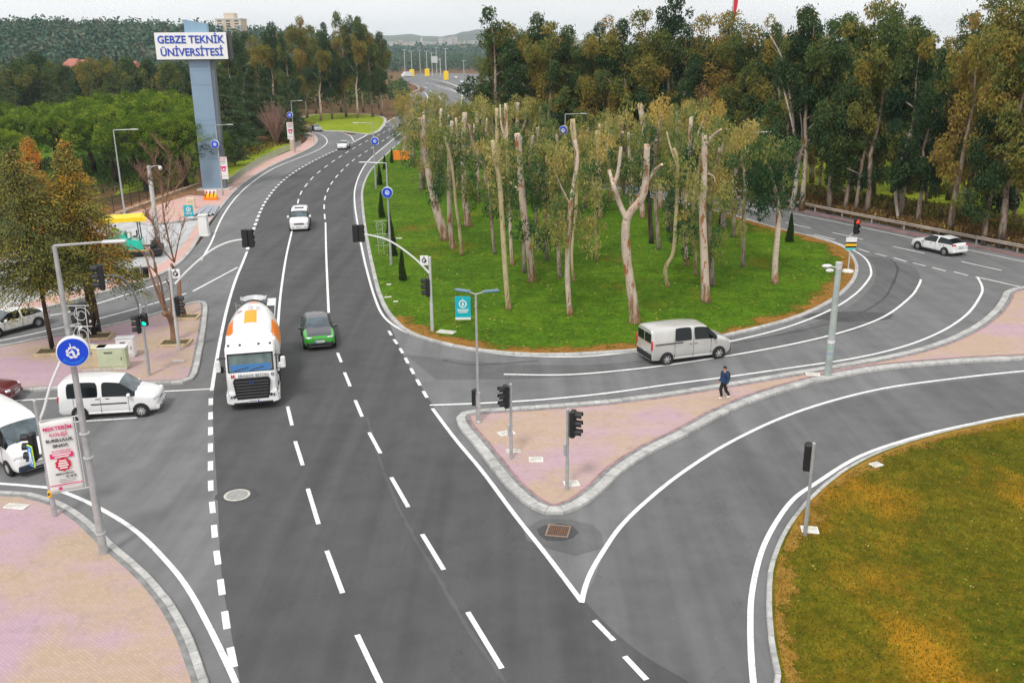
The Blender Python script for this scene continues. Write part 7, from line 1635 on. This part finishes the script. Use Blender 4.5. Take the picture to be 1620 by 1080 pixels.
inA = [(x, y) for x, y in [(648,232),(612,255),(592,275),(582,300),(582,330),(587,372),(596,420),(608,468),(624,500),(655,526),(710,543),(770,552),(850,558),(950,555),(1050,546),(1150,527),(1250,502),(1305,478),(1338,452),(1348,430),(1342,410),(1325,396),(1280,382),(1200,362),(1100,333),(1000,314),(900,296),(800,272),(700,232)]]
scatter_leaves('grass_tufts', inA, 60000, .05, .13, F_GR, .45, 3, .12, .2, .25)
scatter_leaves('fallen_leaves', inA, 3500, 0, .16, F_LIT, .85, 4, .15, .2, .6)
inC = [(1240,1120),(1224,1000),(1224,920),(1237,872),(1260,830),(1300,785),(1350,747),(1410,718),(1490,693),(1620,665),(1800,640),(1900,900),(1700,1200)]
scatter_leaves('grass_tufts', inC, 60000, .04, .10, F_GR2, .42, 5, .11, .25, .25)
scatter_leaves('fallen_leaves', inC, 700, 0, .09, F_LIT, .75, 6, .14, .25, .6)
scatter_leaves('undergrowth', [(1130,300),(1250,326),(1350,346),(1450,366),(1540,382),(1700,418),(1700,398),(1560,372),(1400,345),(1280,316),(1150,285)], 34000, .9, .4, F_LIT, .35, 7, 0, .3)
scatter_leaves('undergrowth', [(1260,318),(1400,340),(1560,366),(1700,392),(1700,375),(1560,350),(1400,326),(1270,306)], 16000, 1.3, .4, F_WOOD, .5, 17, 0, .3)
scatter_leaves('undergrowth', [(765,258),(900,285),(1050,306),(1150,303),(1240,318),(1280,318),(1200,270),(1000,238),(765,222)], 30000, 1.2, .5, F_WOOD, .45, 8, 0, .25)
scatter_leaves('undergrowth', [(352,268),(420,240),(470,222),(490,206),(500,196),(440,192),(360,215)], 9000, .5, .4, F_LIT, .3, 9, 0, .3)
scatter_leaves('undergrowth', [(120,318),(200,300),(330,280),(345,262),(300,240),(100,245),(-60,290),(-60,330)], 12000, .5, .4, F_CEDAR, .4, 10, 0, .3)
# ------------------------------------------------------------------ far background
def ridge(name, D, tops, depth, m, base=0.0, rough=.0, n=120, seed=1, power=1.0):
    """a hill: its crest, seen from the road, passes through the surveyed directions"""
    rr = random.Random(seed); xs = [t[0] for t in tops]; vs = []; fs = []; rows = 9
    ph = [rr.uniform(0, 6.28) for _ in range(6)]
    for i in range(n+1):
        x = xs[0] + (xs[-1]-xs[0])*i/n
        for (x0, y0), (x1, y1) in zip(tops, tops[1:]):
            if x0 <= x <= x1: u = (x-x0)/(x1-x0); u = u*u*(3-2*u); y = y0 + (y1-y0)*u
        d = ray(x, 80.0); d = Vector((d.x, d.y, 0)).normalized(); c = d*D; h = HT(c, y) 
        h *= 1 + rough*(math.sin(i*.9+ph[0])*.5 + math.sin(i*.37+ph[1]))
        edge = min(1, i/(n*.12), (n-i)/(n*.12)); h = base + (h-base)*(math.sin(edge*math.pi/2) if edge < 1 else 1)
        for j in range(rows):
            t = j/(rows-1)*2-1; p = c + d*(t*depth); k = math.cos(t*math.pi/2)**power
            vs.append((p.x, p.y, base - .5 + (h-base)*k))
    for i in range(n):
        for j in range(rows-1): a = i*rows+j; fs.append((a, a+rows, a+rows+1, a+1))
    mb = MB(); mb.add(vs, fs); o = mb.build(name, m, smooth=2); return tag(o, kind='structure')
M_HILL = grass_mat('hill_ground', ((.05,.06,.03),(.07,.08,.035),(.10,.09,.05)), sc=.01); M_FARH = mat('far_hill_ground', (.07,.085,.05), .95, noise=(.002,.4))
ridge('hills', 4800, [(430,80),(520,60),(585,55),(625,56),(650,54),(675,57),(700,58),(715,55),(735,50),(758,47),(790,44),(840,52),(900,62),(1000,80)], 1200, M_FARH, n=160, rough=.01)
ridge('hills', 2600, [(380,80),(500,76),(600,72),(640,71),(700,70),(770,68),(860,74),(960,80)], 500, M_HILL, n=60)
ridge('wooded_hill', 760, [(-360,62),(-200,58),(0,55),(80,54),(160,55),(240,57),(330,60),(450,66),(600,80)], 290, M_HILL, n=80, power=.8)
# trees of the far hill: one mass
def far_trees(name, n, fx, m, tb, size, seed, L):
    r = np.random.default_rng(seed); Cs=[];Ds=[];Ls=[];Ts=[]
    for i in range(n):
        x, y, z, s = fx(r); ti = tb + r.normal(0, .2); k = 34; u = r.normal(size=(k,3)); u /= np.linalg.norm(u, axis=1, keepdims=True)
        hh = s*r.uniform(.8, 1.4); p = u*np.array([s*.55, s*.55, hh*.6])*(.6+.4*r.random((k,1))) + [x, y, z + hh*.6]
        Cs.append(p); Ds.append(r.normal(size=(k,3)) + [0,0,.4]); Ls.append(r.uniform(L*.6, L*1.2, k)); Ts.append(ti + r.normal(0, .08, k))
    C, D, Ln, T_ = map(np.concatenate, (Cs, Ds, Ls, Ts)); return tag(leaf_object(name, C, D, Ln, Ln*.6, T_, m, None), kind='stuff')
hillmesh = [o for o in bpy.data.objects if o.name == 'wooded_hill'][0]; HV = np.array([v.co[:] for v in hillmesh.data.vertices]).reshape(81, 9, 3)
def on_hill(r):
    while True:
        a, b_ = r.uniform(0, 78), r.uniform(0, 5.2); i, j = int(a), int(b_); p = HV[i, j]*(1-(a-i)) + HV[i+1, j]*(a-i); q = HV[i, j+1]*(1-(a-i)) + HV[i+1, j+1]*(a-i); p = p*(1-(b_-j)) + q*(b_-j)
        return p[0], p[1], p[2], r.uniform(5, 9)
far_trees('wooded_hillside', 3400, on_hill, F_FAR, .5, 7, 5, 2.4)
def strip(x0, x1, d0, d1, s0, s1, y0=None):
    def f(r):
        x = r.uniform(x0, x1); d = ray(x, 80.0); d = Vector((d.x, d.y, 0)).normalized()*r.uniform(d0, d1); return d.x, d.y, 0, r.uniform(s0, s1)
    return f
far_trees('far_wood', 900, strip(600, 790, 820, 1500, 7, 12), F_FAR, .45, 7, 6, 2.2)
far_trees('far_wood', 700, strip(560, 900, 1500, 2450, 12, 22), F_FAR, .15, 7, 7, 6)
far_trees('far_wood', 900, strip(-150, 340, 330, 470, 6, 10), F_WOOD, .5, 7, 8, 1.4)
far_trees('far_wood', 400, strip(330, 596, 300, 420, 7, 11), F_WOOD, .25, 7, 9, 1.5)
far_trees('far_wood', 800, strip(810, 1900, 200, 330, 7, 11), F_WOOD, .35, 7, 10, 1.2)
# thin shrubs by the highway
far_trees('highway_shrubs', 60, strip(616, 638, 330, 430, 3, 5), F_CEDAR, .5, 7, 12, 1.2)
# wide highway surface far away
sheet('highway', [G(x, y).to_2d() for x, y in [(632,131),(636,121),(660,117),(700,116),(790,118),(800,128),(752,134),(752,168),(727,168),(728,145),(700,133),(660,128)]], .03, A_ROAD)
line([(729,166),(731,148),(726,138),(700,128)], .35, z=.04); line([(640,124),(680,121),(780,123)], .3, z=.04)
tag(MARK.build('road_markings', M_PAINT), kind='structure')
# buildings
W_M = mat('render_pale', (.60,.58,.55), .85, noise=(.05,.1)); W_M2 = mat('render_cream', (.62,.52,.40), .85, noise=(.05,.1)); WIN = mat('window_dark', (.05,.07,.09), .3); ROOF = mat('roof_tile_red', (.38,.14,.10), .85, noise=(.3,.2)); GREYB = mat('render_grey', (.36,.37,.38), .8, noise=(.05,.1)); BLUEG = mat('glass_blue', (.10,.22,.36), .3)
def tower_block(x0, x1, yt, yb_, D, label, mats, floors, cols, roof=False, name='building', depth=14, cat='building', rz=0):
    xm = (x0+x1)/2; d = ray(xm, 80.0); d = Vector((d.x, d.y, 0)).normalized(); c = d*D; h = HT(c, yt); w_ = (x1-x0)/F*D
    z0 = 0; t = thing(name, (c.x, c.y, 0), rz, label, cat)
    wl = MB().box((0, 0, h/2), (w_, depth, h)).build('wall', mats, t)
    zb_ = max(2.0, HT(c, yb_)); fh = (h-zb_)/floors
    for i in range(floors):
        m = MB()
        for k in range(cols): m.box((-w_/2 + w_*(k+.5)/cols, -depth/2-.02, zb_ + fh*(i+.5)), (w_/cols*.5, .12, fh*.45))
        o = m.build('window_row', WIN, t)
    if roof: m = MB(); m.add([(-w_*.54,-depth*.55,h),(w_*.54,-depth*.55,h),(w_*.54,depth*.55,h),(-w_*.54,depth*.55,h),(-w_*.3,0,h+roof),(w_*.3,0,h+roof)], [(0,1,5,4),(1,2,5),(2,3,4,5),(3,0,4),(3,2,1,0)]); m.build('roof', ROOF, t)
    else: MB().box((0,0,h+.4), (w_*1.03, depth*1.03, .8)).build('roof', W_M, t)
    return t, c, w_, h
t, c, w_, h = tower_block(352, 388, 32, 62, 640, 'cream and grey high-rise block behind the tower sign', W_M2, 7, 3)
MB().box((-w_*.36, -7.6, h*.48), (w_*.28, 2, h*.90)).build('wing', W_M, t); MB().box((w_*.42, -7.5, h*.47), (w_*.22, 2, h*.88)).build('wing', GREYB, t); MB().box((-w_*.05, -7.8, h*.45), (w_*.12, 2.2, h*.75)).build('glass_strip', BLUEG, t); MB().box((0, 0, h+2), (w_*.4, 8, 4)).build('roof_house', W_M2, t)
m = MB()
for k in range(8): m.box((-w_*.36, -8.7, h*(.60+k*.042)), (w_*.26, .3, h*.016))
m.build('balcony_band', BLUEG, t)
tower_block(268, 283, 48, 54, 900, 'pale distant block left of the tower crown', GREYB, 2, 3)
tower_block(104, 124, 106, 112, 330, 'red-roofed house half hidden by trees at the far left', W_M2, 2, 4, 2.5, 'house', 10, 'house'); tower_block(122, 140, 107, 112, 350, 'second red-roofed house just right of the first far-left one', W_M2, 2, 4, 2.5, 'house', 10, 'house')
tower_block(205, 216, 108, 114, 340, 'small pink-roofed house between conifers left of the tower', W_M2, 2, 3, 2.2, 'house', 9, 'house')
tower_block(1360, 1410, 120, 150, 210, 'building with a brick red roof glimpsed through the right-hand wood', W_M, 2, 5, 3, 'building', 10)
tower_block(1508, 1580, 150, 172, 200, 'white building glimpsed through the far right of the wood', W_M, 2, 6, False, 'building', 10)
rr = random.Random(13); x = 616.0; i = 0
PL = ['leftmost','second','third','fourth','fifth','sixth','seventh','eighth','ninth','tenth','eleventh','twelfth','thirteenth','fourteenth','fifteenth','sixteenth','seventeenth','eighteenth','nineteenth','twentieth','twenty-first','twenty-second']
while x < 762 and i < 22:
    w_ = rr.uniform(4.5, 9.5); top = 66 + rr.uniform(-2, 2) - (5 if 692 < x < 722 else 0)
    tower_block(x, x+w_, top, 71, 2500 + rr.uniform(0, 80), '%s pale apartment block from the left in the distant town' % PL[i], rr.choice([W_M, W_M2, W_M]), 4, 4, False, 'apartment_block', 40); x += w_ - .4 if rr.random() < .8 else w_+2; i += 1
d = ray(667.5, 80); d = Vector((d.x, d.y, 0)).normalized()*2450; t = thing('minaret', d, 0, 'slender white minaret in front of the distant town', 'minaret'); h = HT(d, 57); MB().tube([(0,0,0),(0,0,h*.72)], 2.4, 8).build('shaft', W_M, t); MB().lathe([(3.4,h*.70),(3.6,h*.73)], (0,0,0), 'Z', 10).build('balcony', W_M, t); MB().lathe([(2.0,h*.73),(2.0,h*.86),(0.01,h)], (0,0,0), 'Z', 8).build('spire', W_M, t)
# highway guard rails and central strip
def rail(pts, label, h=.9):
    pl = [G(x, y) for x, y in cr(pts, 6)]; a0 = pl[0]; t = thing('guard_rail', a0, 0, label, 'guard rail'); m = MB(); m.tube([p - a0 + Vector((0,0,h)) for p in pl], .22, 4); m.build('rail', STEELW, t)
    for p in pl[::3]: MB().tube([p-a0, p-a0+Vector((0,0,h))], .08, 4).build('rail_post', STEELW, t)
rail([(650,166),(648,158),(653,150),(663,145),(660,139),(648,134)], 'guard rail at the left bend of the far highway'); rail([(742,160),(734,148),(718,138),(700,132),(680,127)], 'guard rail along the right side of the far highway curve')
# haze
m = bpy.data.materials.new('haze_air'); m.use_nodes = True; nt_ = m.node_tree; nt_.nodes.remove(nt_.nodes['Principled BSDF']); vp = nt_.nodes.new('ShaderNodeVolumePrincipled'); vp.inputs['Color'].default_value = (.76,.88,1.0,1); vp.inputs['Density'].default_value = .00012; vp.inputs['Anisotropy'].default_value = .2
nt_.links.new(vp.outputs[0], [n for n in nt_.nodes if n.type == 'OUTPUT_MATERIAL'][0].inputs['Volume'])
tag(MB().box((0, 3070, 89), (8400, 6300, 182)).build('haze', m), kind='stuff')
# ------------------------------------------------------------------ light, air
w = bpy.data.worlds.new('World'); scn.world = w; w.use_nodes = True; nt = w.node_tree
bg = nt.nodes['Background']; sky = nt.nodes.new('ShaderNodeTexSky'); sky.sky_type = 'NISHITA'; sky.sun_disc = False
SUN_EL, SUN_AZ = 52, 200     # degrees, azimuth clockwise from +Y
sky.sun_elevation = R(SUN_EL); sky.sun_rotation = R(SUN_AZ); sky.dust_density = 4
tcw = nt.nodes.new('ShaderNodeTexCoord'); mpw = nt.nodes.new('ShaderNodeMapping'); mpw.inputs['Scale'].default_value = (1, 1, 5)
nw = nt.nodes.new('ShaderNodeTexNoise'); nw.inputs['Scale'].default_value = 2.2; nw.inputs['Detail'].default_value = 7
nt.links.new(tcw.outputs['Generated'], mpw.inputs['Vector']); nt.links.new(mpw.outputs['Vector'], nw.inputs['Vector'])
rw = nt.nodes.new('ShaderNodeValToRGB'); rw.color_ramp.elements[0].position = .35; rw.color_ramp.elements[1].position = .65
rw.color_ramp.elements[0].color = (10.2, 10.2, 10.1, 1); rw.color_ramp.elements[1].color = (11.8, 11.8, 11.7, 1)
nt.links.new(nw.outputs['Fac'], rw.inputs['Fac'])
mw = nt.nodes.new('ShaderNodeMix'); mw.data_type = 'RGBA'; mw.inputs[0].default_value = .94
nt.links.new(sky.outputs['Color'], mw.inputs[6]); nt.links.new(rw.outputs['Color'], mw.inputs[7]); nt.links.new(mw.outputs[2], bg.inputs['Color'])
bg.inputs['Strength'].default_value = .078
sd = bpy.data.lights.new('sun', 'SUN'); sd.energy = 1.5; sd.angle = R(10); sd.color = (1, .97, .92)
so = bpy.data.objects.new('sun', sd); COL.objects.link(so); so.location = (0, 0, 60)
az, el = R(SUN_AZ), R(SUN_EL); dv = Vector((math.sin(az)*math.cos(el), math.cos(az)*math.cos(el), math.sin(el)))
so.rotation_euler = dv.to_track_quat('Z', 'Y').to_euler()
v = scn.view_settings; v.view_transform = 'Standard'; v.look = 'None'; v.exposure = 0.40; v.gamma = 1
v.use_curve_mapping = False
scn.cycles.max_bounces = 6; scn.cycles.volume_bounces = 3; scn.cycles.diffuse_bounces = 3; scn.cycles.glossy_bounces = 3; scn.cycles.transparent_max_bounces = 6
scn.cycles.use_denoising = True
